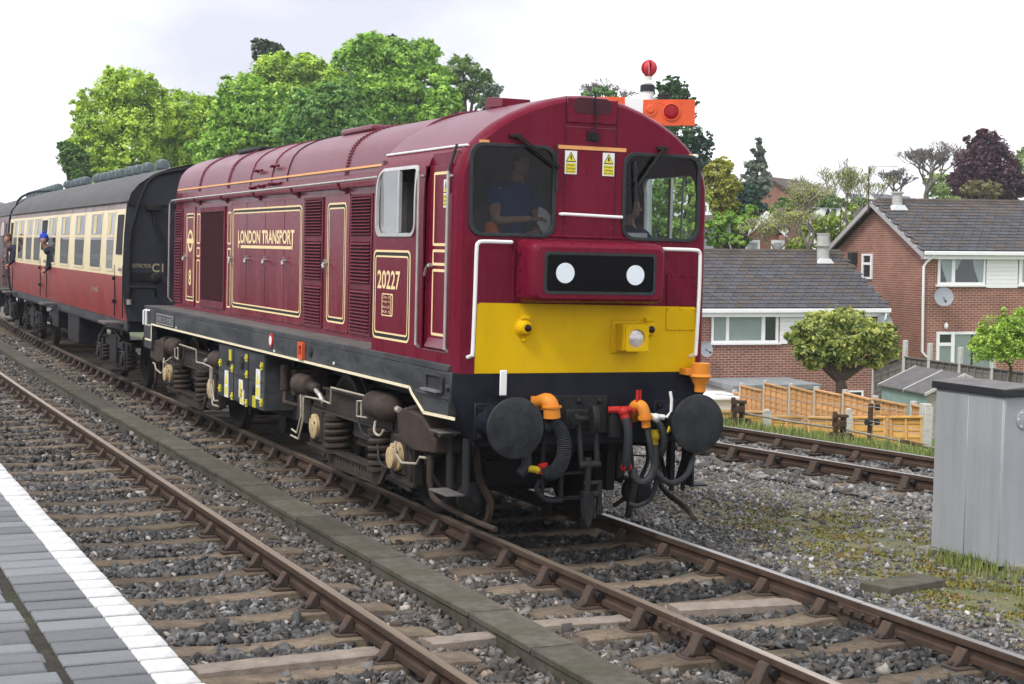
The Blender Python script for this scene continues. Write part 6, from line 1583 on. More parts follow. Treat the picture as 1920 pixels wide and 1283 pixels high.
# ------------------------------------------------------------------ semaphore signal behind the cab
M['sig_red'] = mat('signal_orange_red', (0.72, 0.11, 0.035), 0.45, var=0.08, scale=5)
M['sig_ball'] = mat('finial_red', (0.55, 0.05, 0.06), 0.5, var=0.1)
M['lens_red'] = mat('red_lens', (0.30, 0.006, 0.014), 0.15, var=0.35, scale=30)
sb_ = 25.0
s0 = w_at(1214, 200, sb_); gzv = float(gz(s0.x, s0.y))
sg = empty('semaphore_signal', (s0.x, s0.y, gzv)); tag(sg, 'white signal post with red ball finial and orange red arm', 'signal')
def SG(u, v, db=0.0):
    q_ = w_at(u, v, sb_ + db) - Vector((s0.x, s0.y, gzv)); return q_
fr_, rt_, up_ = MG.to_3x3() @ Vector((0, 1, 0)), MG.to_3x3() @ Vector((1, 0, 0)), Vector((0, 0, 1))
top = SG(1214, 158)
MB().cyl((0, 0, 0), (top.x, top.y, top.z - .0), .16, .095, n=20).build('post', M['white'], sg)
c_ = SG(1214, 172); MB().lathe((c_.x, c_.y, c_.z), (0, 0, 1), [(0, .115), (.09, .112), (.105, .095), (.11, .06)], 20).build('post_cap', M['dark_trim'], sg)
c_ = SG(1216, 150); MB().lathe((c_.x, c_.y, c_.z - .05), (0, 0, 1), [(0, .075), (.04, .045), (.1, .06)], 16).build('finial_neck', M['white'], sg)
c_ = SG(1217, 128)
fb = MB(); nn = 6
for k in range(nn):                                        # slotted ball: eight staves
    a0, a1 = 2 * math.pi * (k + .17) / nn - 1.909, 2 * math.pi * (k + .83) / nn - 1.909
    rows = []
    for j in range(9):
        th = math.pi * (.09 + .82 * j / 8)
        rows.append([(c_.x + .125 * math.sin(th) * math.cos(a), c_.y + .125 * math.sin(th) * math.sin(a), c_.z + .125 * math.cos(th)) for a in (a0, (a0 + a1) / 2, a1)] + [(c_.x + .105 * math.sin(th) * math.cos(a), c_.y + .105 * math.sin(th) * math.sin(a), c_.z + .105 * math.cos(th)) for a in (a1, (a0 + a1) / 2, a0)])
    o_ = len(fb.v)
    for r_ in rows: fb.v += r_
    for j in range(8):
        for i in range(6):
            i2 = (i + 1) % 6; fb.f.append((o_ + j * 6 + i, o_ + j * 6 + i2, o_ + (j + 1) * 6 + i2, o_ + (j + 1) * 6 + i))
fb.lathe((c_.x, c_.y, c_.z - .13), (0, 0, 1), [(0, .05), (.02, .07), (.03, .03)], 14).lathe((c_.x, c_.y, c_.z + .10), (0, 0, 1), [(0, .06), (.02, .045), (.03, .01)], 14)
fbo = fb.build('finial_ball', M['sig_ball'], sg)
tag(fbo, kind='stuff')
def sig_board(u0, u1, v0, v1, d0, d1, name, m, par):
    mb = MB(); q_ = [SG(u0, v1, d0), SG(u1, v1, d0), SG(u1, v0, d0), SG(u0, v0, d0)]
    k = fr_ * (d1 - d0); v_ = q_ + [t + k for t in q_]
    mb.add(v_, [(0, 1, 2, 3), (7, 6, 5, 4), (0, 4, 5, 1), (1, 5, 6, 2), (2, 6, 7, 3), (3, 7, 4, 0)])
    return mb.build(name, m, par, bevel=.004, seg=1)
arm = sig_board(1206, 1303, 187, 236, -.30, -.255, 'signal_arm', M['sig_red'], sg)
sig_board(1172, 1206, 184, 234, -.30, -.255, 'white_band', M['white'], arm)
sig_board(1120, 1172, 182, 232, -.30, -.255, 'arm_end', M['sig_red'], arm)
c_ = SG(1258.5, 210, -.30); MB().lathe(c_, -fr_, [(0, .135), (.02, .135), (.022, .115), (-.0, .112)], 28).build('lens_ring', M['sig_red'], arm)
MB().lathe(c_ - fr_ * .004, -fr_, [(0, .112), (.006, .105), (.012, .05)], 24).build('red_lens', M['lens_red'], arm)
c_ = SG(1219, 205, -.30); MB().lathe(c_, -fr_, [(0, .11), (.012, .11), (.014, .07), (.03, .05)], 20).build('arm_boss', M['sig_red'], arm)
for u, v in ((1206 + 30, 192), (1244, 195), (1278, 193), (1278, 232), (1243, 231)):
    c_ = SG(u, v, -.30); MB().cyl(c_, c_ - fr_ * .012, .012, n=6).build('bolt', M['sig_red'], arm)
c_ = SG(1245, 187, -.1); lm_ = MB().lathe((c_.x, c_.y, c_.z - .35), (0, 0, 1), [(0, .09), (.33, .09), (.34, .07), (.36, .075), (.41, .075), (.415, .085), (.43, .08)], 18).build('signal_lamp', M['dark_trim'], sg)
MB().tube([SG(1214, 236, -.05), SG(1245, 238, -.1)], .03, 6).build('lamp_bracket', M['dark_trim'], sg)

# ------------------------------------------------------------------ lineside rodding, wires and posts
M['rust'] = mat('rusty_iron', (0.085, 0.05, 0.035), 0.85, var=0.4, scale=9, bump=0.3, bscale=60, dirt=(0.05, 0.05, 0.03), dirt_amt=0.5)
M['rod'] = mat('point_rod', (0.27, 0.23, 0.19), 0.6, metal=0.2, var=0.25, scale=6)
M['concrete_post'] = mat('concrete_post', (0.50, 0.49, 0.46), 0.9, var=0.15, scale=8, bump=0.3, bscale=60, dirt=(0.3, 0.3, 0.24), dirt_amt=0.4)
def stool(u, v, b, label):
    c = w_at(u, v, b); e_ = empty('rodding_crank', c); tag(e_, label, 'crank', 'rodding cranks')
    MB().box(-.17, .19, -.15, .15, -.25, .03).box(-.12, .15, -.16, .11, .03, .06).build('timber_base', M['rust'], e_, bevel=.015)
    MB().cyl((-.07, 0, .06), (-.07, 0, .36), .045, n=10).cyl((.09, .02, .06), (.09, .02, .30), .05, n=10).boxm(Matrix.Translation((0, 0, .20)) @ Matrix.Rotation(.2, 4, 'Z'), .20, .14, .10).boxm(Matrix.Translation((.02, 0, .32)) @ Matrix.Rotation(-.3, 4, 'Z'), .24, .09, .05).cyl((-.12, -.04, .28), (-.12, -.04, .40), .04, n=8).build('crank', M['rust'], e_, bevel=.008, seg=1)
stool(1383, 790, 26.6, 'rusty rodding crank beside the right buffer of the locomotive')
stool(1573, 818, 25.6, 'rusty rodding crank in front of the yellow fence near the wire post')
rd = MB().tube([w_at(1383, 773, 26.8), w_at(1480, 790, 26.2), w_at(1575, 804, 25.7), w_at(1660, 821, 25.2), w_at(1760, 842, 24.6)], .020, 8).build('point_rod', M['rod']); tag(rd, 'long pale point rod running above the far rail', 'rod')
j_ = MB()
for u, v in ((1700, 829), (1709, 831), (1718, 833)): j_.cyl(w_at(u, v - 3, 24.9), w_at(u, v + 3, 24.9), .035, n=8)
j_.tube([w_at(1688, 827, 24.95), w_at(1740, 838, 24.75)], .032, 8).build('rod_joint', M['rust'], rd)
# rusty wire post with pulleys
wp0 = w_at(1630, 838, 26.8); wp1 = w_at(1634, 757, 26.8)
wp = empty('wire_post', wp0); tag(wp, 'thin rusty post carrying signal wire pulleys before the yellow fence', 'post')
d_ = wp1 - wp0
MB().box(-.03, .03, -.03, .03, -.2, d_.length).build('post', M['rust'], wp)
for t_, sx in ((.92, 1), (.58, 1), (.58, -1)):
    MB().lathe((sx * .10 - .02, -.05, d_.length * t_), (1, 0, 0), [(0, .055), (.012, .04), (.03, .04), (.042, .055)], 14).cyl((0, -.03, d_.length * t_), (sx * .1, -.05, d_.length * t_), .012, n=6).build('pulley', M['dark_trim'], wp)
M['wire'] = mat('signal_wire', (0.38, 0.36, 0.36), 0.5, metal=0.3, var=0.1)
for k, (v0, v1, v2) in enumerate(((745, 763, 780), (772, 790, 812), (778, 797, 822))):
    wv = MB().tube([w_at(1340, v0 - 6, 27.8), w_at(1480, (v0 + v1) / 2 - 2, 27.2), w_at(1634, v1, 26.7), w_at(1760, v2, 26.0)], .006, 5).build('signal_wire', M['wire'])
    tag(wv, ['topmost thin signal wire in front of the timber fences', 'middle thin signal wire in front of the timber fences', 'lowest thin signal wire in front of the timber fences'][k], 'wire', 'signal wires')
def cpost(u, v0, v1, b, label, m='concrete_post', w=.13, cap=True):
    a = w_at(u, v1, b); t = w_at(u, v0, b); h = t.z - a.z
    mb = MB().box(-w / 2, w / 2, -w / 2, w / 2, -.3, h - .05)
    mb.prism([(-w / 2, h - .05), (w / 2, h - .05), (w * .3, h), (-w * .3, h)], lambda u_, v_, w_: (u_, w_, v_), -w / 2, w / 2)
    o = mb.build('fence_post', M[m], None, bevel=.008, seg=1); o.location = a; o.rotation_euler = (0, 0, -.42); tag(o, label, 'post', 'lineside concrete posts'); return o
cpost(1437, 768, 806, 28.6, 'white concrete post standing in the grass beside the yellow fence gap')
cpost(1590, 766, 826, 29.4, 'greenish concrete post behind the rusty rodding crank', w=.11)
cpost(1737, 757, 846, 27.6, 'tall white concrete post between yellow fence and grey cabinet', w=.14)

# ------------------------------------------------------------------ timber fences
M['fence_orange'] = objrand(mat('orange_larch_panel', (0.60, 0.325, 0.145), 0.75, var=0.2, scale=5, stretch=(1, 1, 6), bump=0.2, bscale=30), .8, 1.15)
M['fence_yellow'] = objrand(mat('yellow_larch_panel', (0.66, 0.37, 0.11), 0.75, var=0.2, scale=5, stretch=(1, 1, 6), bump=0.2, bscale=30, dirt=(0.25, 0.11, 0.03), dirt_amt=0.4, dirt_scale=6), .82, 1.12)
M['fence_grey'] = objrand(mat('grey_weathered_panel', (0.14, 0.13, 0.12), 0.9, var=0.3, scale=5, stretch=(1, 1, 6)), .7, 1.25)
def fence(name, spans, label, m, ht, posts=True, pm='concrete_post', group=None, batt=5, lap=.15, post_up=.06, batt_m=None):
    base = w_at(*spans[0][0]); root = empty(name, base); tag(root, label, 'fence', group)
    lapn = int(ht / lap)
    for (p0, p1) in spans:
        a, b = w_at(*p0) - base, w_at(*p1) - base
        d = b - a; L_ = math.hypot(d.x, d.y); ang = math.atan2(d.y, d.x)
        pan = MB().box(.03, L_ - .03, -.012, .0, -ht, -.02).build('fence_panel', M[m], root); pan.location = a; pan.rotation_euler = (0, math.atan2(-d.z, L_), ang)
        sl = MB().prism([(-.010, -.02), (-.022, -lap + .01), (-.022, -lap - .02), (-.006, -.02)], lambda u_, v_, w_: (w_, u_, v_), .03, L_ - .03).build('slat', M[m], pan, angle=0)
        for k in range(1, lapn): s2 = inst(sl, pan, (0, 0, -k * lap + random.uniform(-.01, .01)))
        bt = MB().box(-.02, .02, -.05, -.02, -ht, -.03).build('batten', M[batt_m or m], pan)
        for k in range(batt):
            x = .05 + (L_ - .1) * k / (batt - 1)
            if k == 0: bt.location = (x, 0, 0)
            else: inst(bt, pan, (x, 0, 0))
        MB().box(.02, L_ - .02, -.07, .02, -.035, .0).build('capping', M[m], pan)
        if posts:
            po = MB().box(-.055, .055, -.06, .06, -ht - .2, post_up).build('post', M[pm], root, bevel=.008, seg=1); po.location = a
    if posts:
        po = MB().box(-.055, .055, -.06, .06, -ht - .2, post_up).build('post', M[pm], root, bevel=.008, seg=1); po.location = w_at(*spans[-1][1]) - base
    return root
fence('timber_fence', [((1378, 735, 46.0), (1387, 737, 45.4)), ((1391, 722, 45.0), (1431, 732, 43.3)), ((1436, 717.6, 43.2), (1480, 728, 41.4)), ((1484, 723.6, 41.3), (1527, 735, 39.6)), ((1531, 729.6, 39.6), (1579, 740, 37.9)), ((1585, 735.4, 37.8), (1635, 748, 36.0)), ((1641, 747, 35.9), (1702, 759, 33.9)), ((1713, 757.7, 33.6), (1731, 762, 33.0))],
      'stepped orange larch fence climbing down the garden between white posts', 'fence_orange', 1.65)
fence('timber_fence', [((1340, 768, 31.6), (1436, 771, 31.0)), ((1442, 778, 30.8), (1510, 780, 30.6)), ((1512, 780, 30.6), (1590, 783, 30.4)), ((1594, 781, 30.3), (1664, 780.5, 30.0)), ((1666, 780, 30.0), (1733, 780, 29.7))],
      'low yellow larch boundary fence beside the railway verge', 'fence_yellow', 1.0, posts=False, batt=3, lap=.13)
fence('timber_fence', [((1640, 690, 48.5), (1696, 668, 45.5)), ((1697, 668, 45.4), (1742, 674, 44.6)), ((1743, 674, 44.6), (1799, 682, 44.0)), ((1800, 682, 44.0), (1860, 690, 43.4)), ((1861, 690, 43.4), (1925, 698, 42.8))],
      'dark weathered garden fence below the right brick house', 'fence_grey', 1.7, batt=5, post_up=.45)
# ------------------------------------------------------------------ garden shed
M['shed_green'] = objrand(mat('green_shed_board', (0.22, 0.33, 0.30), 0.7, var=0.12, scale=4), .9, 1.1)
M['shed_grey'] = objrand(mat('grey_shed_board', (0.34, 0.31, 0.26), 0.8, var=0.15, scale=4, stretch=(1, 1, 5)), .85, 1.12)
M['felt'] = mat('roofing_felt', (0.125, 0.12, 0.12), 0.9, var=0.2, scale=5, bump=0.2, bscale=60)
g0, g1 = g_at(1645, 721, 38.0), g_at(1734, 739, 35.5)
ang = math.atan2(g1.y - g0.y, g1.x - g0.x)
SM = MG @ Matrix.Translation(g0) @ Matrix.Rotation(ang, 4, 'Z')
shed = empty('garden_shed', mat=SM); tag(shed, 'pale green garden shed with grey felt roof behind the fence', 'shed')
Ls = math.hypot(g1.x - g0.x, g1.y - g0.y); Ws, rise, hw = .95, .43, 1.75
for k in range(11):
    MB().box(.08, Ls - .08, .08, .10, -.17 - k * .16, -.01 - k * .16).build('board', M['shed_green'], shed, angle=0)
    MB().box(Ls - .10, Ls - .08, .10, 2 * Ws - .1, -.17 - k * .16, -.012 - k * .16).build('board', M['shed_grey'], shed, angle=0)
MB().box(.1, Ls - .1, .1, 2 * Ws - .1, -hw, .0).prism([(.1, 0), (2 * Ws - .1, 0), (Ws, rise - .05)], lambda u, v, w: (w, u, v), .1, Ls - .08).build('shed_body', M['shed_grey'], shed)
for sgn in (0, 1):
    yA, yB = (0, Ws) if sgn == 0 else (2 * Ws, Ws)
    MB().add([(0, yA, 0), (Ls, yA, 0), (Ls, yB, rise), (0, yB, rise), (0, yA, -.03), (Ls, yA, -.03), (Ls, yB, rise - .03), (0, yB, rise - .03)], [(0, 1, 2, 3), (7, 6, 5, 4), (0, 4, 5, 1), (1, 5, 6, 2), (2, 6, 7, 3), (3, 7, 4, 0)]).build('roof_slope', M['felt'], shed)
    for x in (0.0, Ls * .55, Ls - .03):
        MB().add([(x, yA, .012), (x + .05, yA, .012), (x + .05, yB, rise + .012), (x, yB, rise + .012), (x, yA, -.05), (x + .05, yA, -.05), (x + .05, yB, rise - .05), (x, yB, rise - .05)], [(0, 1, 2, 3), (7, 6, 5, 4), (0, 4, 5, 1), (1, 5, 6, 2), (2, 6, 7, 3), (3, 7, 4, 0)]).build('roof_batten', M['concrete_post'], shed)

# ------------------------------------------------------------------ brick houses
def brick_mat(name, c1, c2, mortar):
    m = bpy.data.materials.new(name); m.use_nodes = True; nt = m.node_tree; N = nt.nodes; L = nt.links; b = N['Principled BSDF']; b.inputs['Roughness'].default_value = .9
    b.inputs['Specular IOR Level'].default_value = .2
    tc = N.new('ShaderNodeTexCoord'); sp = N.new('ShaderNodeSeparateXYZ'); L.new(tc.outputs['Object'], sp.inputs[0])
    ad = N.new('ShaderNodeMath'); L.new(sp.outputs[0], ad.inputs[0]); L.new(sp.outputs[1], ad.inputs[1])
    cb_ = N.new('ShaderNodeCombineXYZ'); L.new(ad.outputs[0], cb_.inputs[0]); L.new(sp.outputs[2], cb_.inputs[1])
    br = N.new('ShaderNodeTexBrick'); L.new(cb_.outputs[0], br.inputs['Vector'])
    br.inputs['Scale'].default_value = 1.0; br.inputs['Brick Width'].default_value = .225; br.inputs['Row Height'].default_value = .075; br.inputs['Mortar Size'].default_value = .008
    br.inputs['Color1'].default_value = (*c1, 1); br.inputs['Color2'].default_value = (*c2, 1); br.inputs['Mortar'].default_value = (*mortar, 1); br.inputs['Bias'].default_value = -.1
    n = N.new('ShaderNodeTexNoise'); n.inputs['Scale'].default_value = 1.3; L.new(tc.outputs['Object'], n.inputs['Vector'])
    r = N.new('ShaderNodeMapRange'); r.inputs[3].default_value = .72; r.inputs[4].default_value = 1.25; L.new(n.outputs[0], r.inputs[0])
    mx = N.new('ShaderNodeMixRGB'); mx.blend_type = 'MULTIPLY'; mx.inputs[0].default_value = 1; L.new(br.outputs[0], mx.inputs[1]); L.new(r.outputs[0], mx.inputs[2])
    L.new(mx.outputs[0], b.inputs['Base Color'])
    bp = N.new('ShaderNodeBump'); bp.invert = True; bp.inputs['Distance'].default_value = .01; bp.inputs['Strength'].default_value = .6; L.new(br.outputs['Fac'], bp.inputs['Height']); L.new(bp.outputs[0], b.inputs['Normal'])
    return m
M['brick'] = brick_mat('red_brown_brick', (0.27, 0.110, 0.075), (0.18, 0.075, 0.058), (0.46, 0.37, 0.31))
M['brick2'] = brick_mat('orange_red_brick', (0.31, 0.125, 0.082), (0.21, 0.080, 0.058), (0.46, 0.37, 0.31))
M['tile'] = objrand(mat('grey_roof_tile', (0.105, 0.105, 0.115), 0.8, var=0.4, scale=9, dirt=(0.022, 0.019, 0.013), dirt_amt=0.95, dirt_scale=7.0), .82, 1.16)
M['tile_moss'] = objrand(mat('mossy_roof_tile', (0.10, 0.092, 0.09), 0.9, var=0.4, scale=9, dirt=(0.085, 0.048, 0.018), dirt_amt=0.95, dirt_scale=6.0), .82, 1.16)
M['upvc'] = mat('white_upvc', (0.82, 0.82, 0.82), 0.35, var=0.03)
M['fascia_grey'] = mat('weathered_bargeboard', (0.42, 0.40, 0.40), 0.7, var=0.15, scale=4)
M['house_pane'] = glass_mat('house_glass', (0.9, 0.93, 0.93), 0.05, op=0.06, opc=(0.2, 0.24, 0.24))
M['net'] = mat('net_curtain', (0.52, 0.55, 0.53), 0.9, var=0.12, scale=8, stretch=(9, 9, .6))
M['dish'] = mat('grey_satellite_dish', (0.30, 0.32, 0.34), 0.5, var=0.08)
M['flue'] = mat('flue_pipe', (0.44, 0.44, 0.42), 0.6, var=0.12)
PH = math.radians(13)
def local_at(Mi, u, v, ax, val):
    o = Mi @ Vector(CAM); d = Mi.to_3x3() @ Vector(ray(u, v)); t = (val - o[ax]) / d[ax]; return o + d * t
def house_root(u, v, b, base_c, label, name='brick_house', ph=PH):
    g = g_at(u, v, b)
    Mr = MG @ Matrix.Translation((g.x, g.y, base_c)) @ Matrix.Rotation(ph, 4, 'Z')
    r = empty(name, mat=Mr); tag(r, label, 'house'); return r, Mr, Mr.inverted()
def window_px(root, Mi, u0, v0, u1, v1, lights, nm='window', ax=1, val=0.0, curtain=None, s=-1, sill=True):
    a, b = local_at(Mi, u0, v1, ax, val), local_at(Mi, u1, v0, ax, val)
    k = 0 if ax == 1 else 1
    x0, x1, z0, z1 = a[k], b[k], a.z, b.z
    if x0 > x1: x0, x1 = x1, x0
    fn = (lambda u, v, w: (u, val + s * w, v)) if ax == 1 else (lambda u, v, w: (val + s * w, u, v))
    holes = []
    for (p0, q0, p1, q1) in lights:                      # fractions from left/top
        xa, xb = x0 + (x1 - x0) * p0, x0 + (x1 - x0) * p1
        holes.append([(xa, z1 - (z1 - z0) * q1), (xb, z1 - (z1 - z0) * q1), (xb, z1 - (z1 - z0) * q0), (xa, z1 - (z1 - z0) * q0)])
    w_ = MB().plate([(x0, z0), (x1, z0), (x1, z1), (x0, z1)], holes, fn, .0, .05).build(nm, M['upvc'], root, angle=0)
    for h in holes:
        MB().plate(h, [], fn, .022, .026).build('pane', M['house_pane'], w_, angle=0)
        MB().plate(h, [], fn, .003, .006).build('dark_room', M['interior_dark'], w_, angle=0)
    if curtain:
        for (p0, q0, p1, q1, sh) in curtain:
            xa, xb = x0 + (x1 - x0) * p0, x0 + (x1 - x0) * p1; za, zb = z1 - (z1 - z0) * q1, z1 - (z1 - z0) * q0
            pts = [(xa, zb), (xb, zb)] + ([(xb, za), (xa, za)] if sh == 0 else ([(xb - (xb - xa) * .25, zb - (zb - za) * .5), (xa + (xb - xa) * .35, za), (xa, za)] if sh < 0 else [(xb, za), (xb - (xb - xa) * .35, za), (xa + (xb - xa) * .25, zb - (zb - za) * .5)]))
            MB().plate(pts, [], fn, .010, .014).build('curtain', M['net'], w_, angle=0)
    if sill: MB().box(x0 - .06, x1 + .06, val - .09, val + .01, z0 - .06, z0 - .002).build('sill', M['upvc'], w_) if ax == 1 else None
    return w_
def tile_mesh(w, l):
    return MB().add([(-w / 2 + .004, 0, .004), (w / 2 - .004, 0, .004), (w / 2 - .004, 0, .030), (-w / 2 + .004, 0, .034), (-w / 2 + .004, l, .0), (w / 2 - .004, l, .0), (w / 2 - .004, l, .006), (-w / 2 + .004, l, .006)],
                    [(0, 1, 2, 3), (7, 6, 5, 4), (0, 4, 5, 1), (1, 5, 6, 2), (2, 6, 7, 3), (3, 7, 4, 0)])
def tiled_roof(root, x0, x1, ze, hd, rise, limit, m='tile', near=+1, deck_x=None):
    """front slope from the eaves (y=-.25) up to the ridge at y=hd"""
    pitch = math.atan2(rise, hd + .25); sl = math.hypot(rise, hd + .25); rows = 16; g = sl / rows; tw = .33
    slope = MB().add([(x0, -.25, ze), (x1, -.25, ze), (x1, hd, ze + rise), (x0, hd, ze + rise), (x0, -.25, ze - .06), (x1, -.25, ze - .06), (x1, hd, ze + rise - .06), (x0, hd, ze + rise - .06)], [(0, 1, 2, 3), (7, 6, 5, 4), (0, 4, 5, 1), (1, 5, 6, 2), (2, 6, 7, 3), (3, 7, 4, 0)]).build('roof_slope', M['tile'], root)
    MB().add([(x0, 2 * hd + .25, ze), (x1, 2 * hd + .25, ze), (x1, hd, ze + rise), (x0, hd, ze + rise)], [(0, 1, 2, 3)]).build('roof_slope', M['tile'], root)
    tm = tile_mesh(tw, g * 1.25); tmo = tm.build('roof_tile', M[m], angle=0); tme = tmo.data; bpy.data.objects.remove(tmo)
    tmo = tm.build('roof_tile', M['tile_moss'], angle=0); tme2 = tmo.data; bpy.data.objects.remove(tmo)
    cnt = 0; rest = MB()
    cols = int((x1 - x0) / tw)
    xsq = [x1 - tw * (i + .5) for i in range(cols)] if near > 0 else [x0 + tw * (i + .5) for i in range(cols)]
    Rm = Matrix.Rotation(pitch, 4, 'X')
    for ci, x in enumerate(xsq):
        for r in range(rows):
            t = r / rows; y = -.25 + (hd + .25) * t; z = ze + rise * t + .012
            xx = x + (tw / 2 if r % 2 else 0) - tw / 4
            rot = (pitch + random.uniform(-.012, .012), random.uniform(-.012, .012), random.uniform(-.01, .01))
            if cnt < limit:
                o = bpy.data.objects.new('roof_tile', tme2 if random.random() < .25 + .45 * (t > .7) else tme); col.objects.link(o); o.parent = slope
                o.location = (xx, y, z); o.rotation_euler = rot; cnt += 1
            else:
                rest.add([Matrix.Translation((xx, y, z)) @ Rm @ Vector(v) for v in tm.v], tm.f)
    if rest.v: tag(rest.build('far_roof_tiles', M[m], slope, angle=0), kind='stuff')
    rt = MB().lathe((-.22, 0, 0), (1, 0, 0), [(0, .11), (.44, .12)], 12).build('ridge_tile', M['tile_moss'])
    n = int((x1 - x0) / .44)
    for i in range(n): inst(rt, slope, (x1 - .22 - i * .44, hd, ze + rise - .02), (0, 0, 0))
    bpy.data.objects.remove(rt)
    return slope
def shell(root, x0, x1, d, h, rise, m):
    # walls with gables
    MB().add([(x0, 0, 0), (x1, 0, 0), (x1, d, 0), (x0, d, 0), (x0, 0, h), (x1, 0, h), (x1, d, h), (x0, d, h), (x0, d / 2, h + rise), (x1, d / 2, h + rise)],
             [(0, 1, 5, 4), (2, 3, 7, 6), (3, 0, 4, 8, 7), (1, 2, 6, 9, 5)]).build('wall', m, root, angle=0)
def dish(root, c, r, d):
    o = MB().lathe(c, d, [(0, .02), (.002, r * .5), (.03, r * .85), (.05, r), (.055, r), (.03, r * .8), (.015, r * .4), (.013, .01)], 24).build('satellite_dish', M['dish'], root)
    MB().tube([c, Vector(c) + Vector(d) * .28 + Vector((0, 0, -r * .6))], .012, 6).sphere(Vector(c) + Vector(d) * .28 + Vector((0, 0, -r * .6)), .04, 8, 6).cyl(c, Vector(c) - Vector(d) * .15, .025, n=8).build('dish_arm', M['dark_trim'], o)
HD, RISE = 3.55, 1.72
# --- house A, lower left
HA, MA, MAI = house_root(1650, 577, 50.2, 0, 'lower brick house with grey tiled roof and three part white window')
eA = local_at(MAI, 1663, 578, 1, -.25); zeA = eA.z
baseA = zeA - 5.05
hA = 5.0
def shift(root, dz):
    root.matrix_world = root.matrix_world @ Matrix.Translation((0, 0, dz)); return root.matrix_world.copy()
MA = MA @ Matrix.Translation((0, 0, baseA)); HA.matrix_world = MA; MAI = MA.inverted(); zeA = 5.05
xRA = .0; xLA = -10.5
shell(HA, xLA, xRA, 2 * HD, 4.98, RISE * HD / (HD + .25), M['brick'])
tiled_roof(HA, xLA - .2, .22, zeA, HD, RISE, 300, near=+1)
MB().box(xLA, .24, -.32, -.22, zeA - .14, zeA - .01).build('gutter', M['upvc'], HA, bevel=.02)
MB().box(xLA, .20, -.22, -.02, zeA - .26, zeA - .10).build('fascia', M['upvc'], HA)
MB().tube([(.08, -.27, zeA - .14), (.06, -.27, zeA - .32), (-.10, -.06, zeA - .52), (-.12, -.05, zeA - .6), (-.12, -.05, .1)], .04, 8).build('downpipe', M['upvc'], HA)
window_px(HA, MAI, 1333, 586, 1459, 643, [(.03, .09, .215, .93), (.26, .09, .745, .93), (.80, .09, .96, .93)], curtain=[(.26, .09, .745, .93, 0), (.03, .09, .215, .93, 0)])
a_ = local_at(MAI, 1461, 645, 1, 0); b_ = local_at(MAI, 1560, 586, 1, 0)
for k in range(7): MB().box(a_.x, b_.x, -.04, -.005, a_.z + (b_.z - a_.z) * k / 7, a_.z + (b_.z - a_.z) * (k + .96) / 7).build('cladding_board', M['upvc'], HA)
window_px(HA, MAI, 1588, 732, 1618, 748, [(.12, .2, .88, .8)])
c_ = local_at(MAI, 1657, 607, 1, -.3); dish(HA, c_, .33, Vector((.35, -1, .25)).normalized())
c_ = local_at(MAI, 1322, 655, 1, -.3); dish(HA, c_, .25, Vector((.3, -1, .25)).normalized())
def flue(root, Mi, u, v0, v1, y, r=.16):
    a, b = local_at(Mi, u, v1, 1, y), local_at(Mi, u, v0, 1, y)
    f = MB().cyl((a.x, y, a.z - .1), (a.x, y, b.z), r, n=16).cyl((a.x, y, a.z + .45), (a.x, y, a.z + .5), r * 1.3, n=16).cyl((a.x, y, b.z), (a.x, y, b.z + .04), r * 1.1, n=16).build('flue', M['flue'], root)
    MB().prism([(-.3, -.12), (.3, -.12), (.16, .05), (-.16, .05)], lambda u_, v_, w_: (a.x + u_, y + w_, a.z + v_), -.25, .12).build('flue_flashing', M['upvc'], f)
flue(HA, MAI, 1543, 440, 488, 2.9, .20)
# --- house B, right
HB, MBm, MBI = house_root(1737, 470, 52.2, 0, 'tall brick house with mossy tiled roof and white clad upper storey')
eB = local_at(MBI, 1733, 470.5, 1, -.25); baseB = eB.z - 5.15
MBm = MBm @ Matrix.Translation((0, 0, baseB)); HB.matrix_world = MBm; MBI = MBm.inverted(); zeB = 5.15
shell(HB, 0, 10.5, 2 * HD, 5.08, RISE * HD / (HD + .25), M['brick2'])
tiled_roof(HB, -.25, 10.6, zeB, HD, RISE, 300, m='tile', near=-1)
MB().box(-.2, 10.6, -.32, -.22, zeB - .14, zeB - .01).build('gutter', M['upvc'], HB, bevel=.02)
MB().box(-.2, 10.6, -.22, -.02, zeB - .26, zeB - .10).build('fascia', M['upvc'], HB)
for yA, yB in ((-.25, HD), (2 * HD + .25, HD)):
    MB().add([(-.30, yA, zeB - .02), (-.30, yB, zeB + RISE - .02), (-.30, yB, zeB + RISE - .20), (-.30, yA, zeB - .20), (-.22, yA, zeB - .02), (-.22, yB, zeB + RISE - .02), (-.22, yB, zeB + RISE - .20), (-.22, yA, zeB - .20)], [(0, 1, 2, 3), (7, 6, 5, 4), (0, 4, 5, 1), (1, 5, 6, 2), (2, 6, 7, 3), (3, 7, 4, 0)]).build('bargeboard', M['fascia_grey'], HB)
MB().tube([(.15, -.27, zeB - .14), (-.05, -.15, zeB - .35), (-.12, -.08, zeB - .5), (-.12, -.08, 1.9), (-.0, -.08, 1.75), (.18, -.08, 1.7), (.22, -.08, 1.5), (.22, -.08, .2)], .045, 8).build('downpipe', M['upvc'], HB)
window_px(HB, MBI, 1757, 478, 1847, 534, [(.05, .10, .29, .92), (.36, .10, .96, .92)], curtain=[(.05, .10, .29, .92, 1), (.36, .10, .50, .5, -1), (.72, .10, .96, .92, 1)])
a_ = local_at(MBI, 1848, 540, 1, 0); b_ = local_at(MBI, 1908, 478, 1, 0)
for k in range(8): MB().box(a_.x, b_.x, -.04, -.005, a_.z + (b_.z - a_.z) * k / 8, a_.z + (b_.z - a_.z) * (k + .96) / 8).build('cladding_board', M['upvc'], HB)
window_px(HB, MBI, 1909, 478, 1985, 534, [(.08, .10, .36, .92), (.42, .10, .95, .92)], curtain=[(.08, .10, .36, .92, 0)])
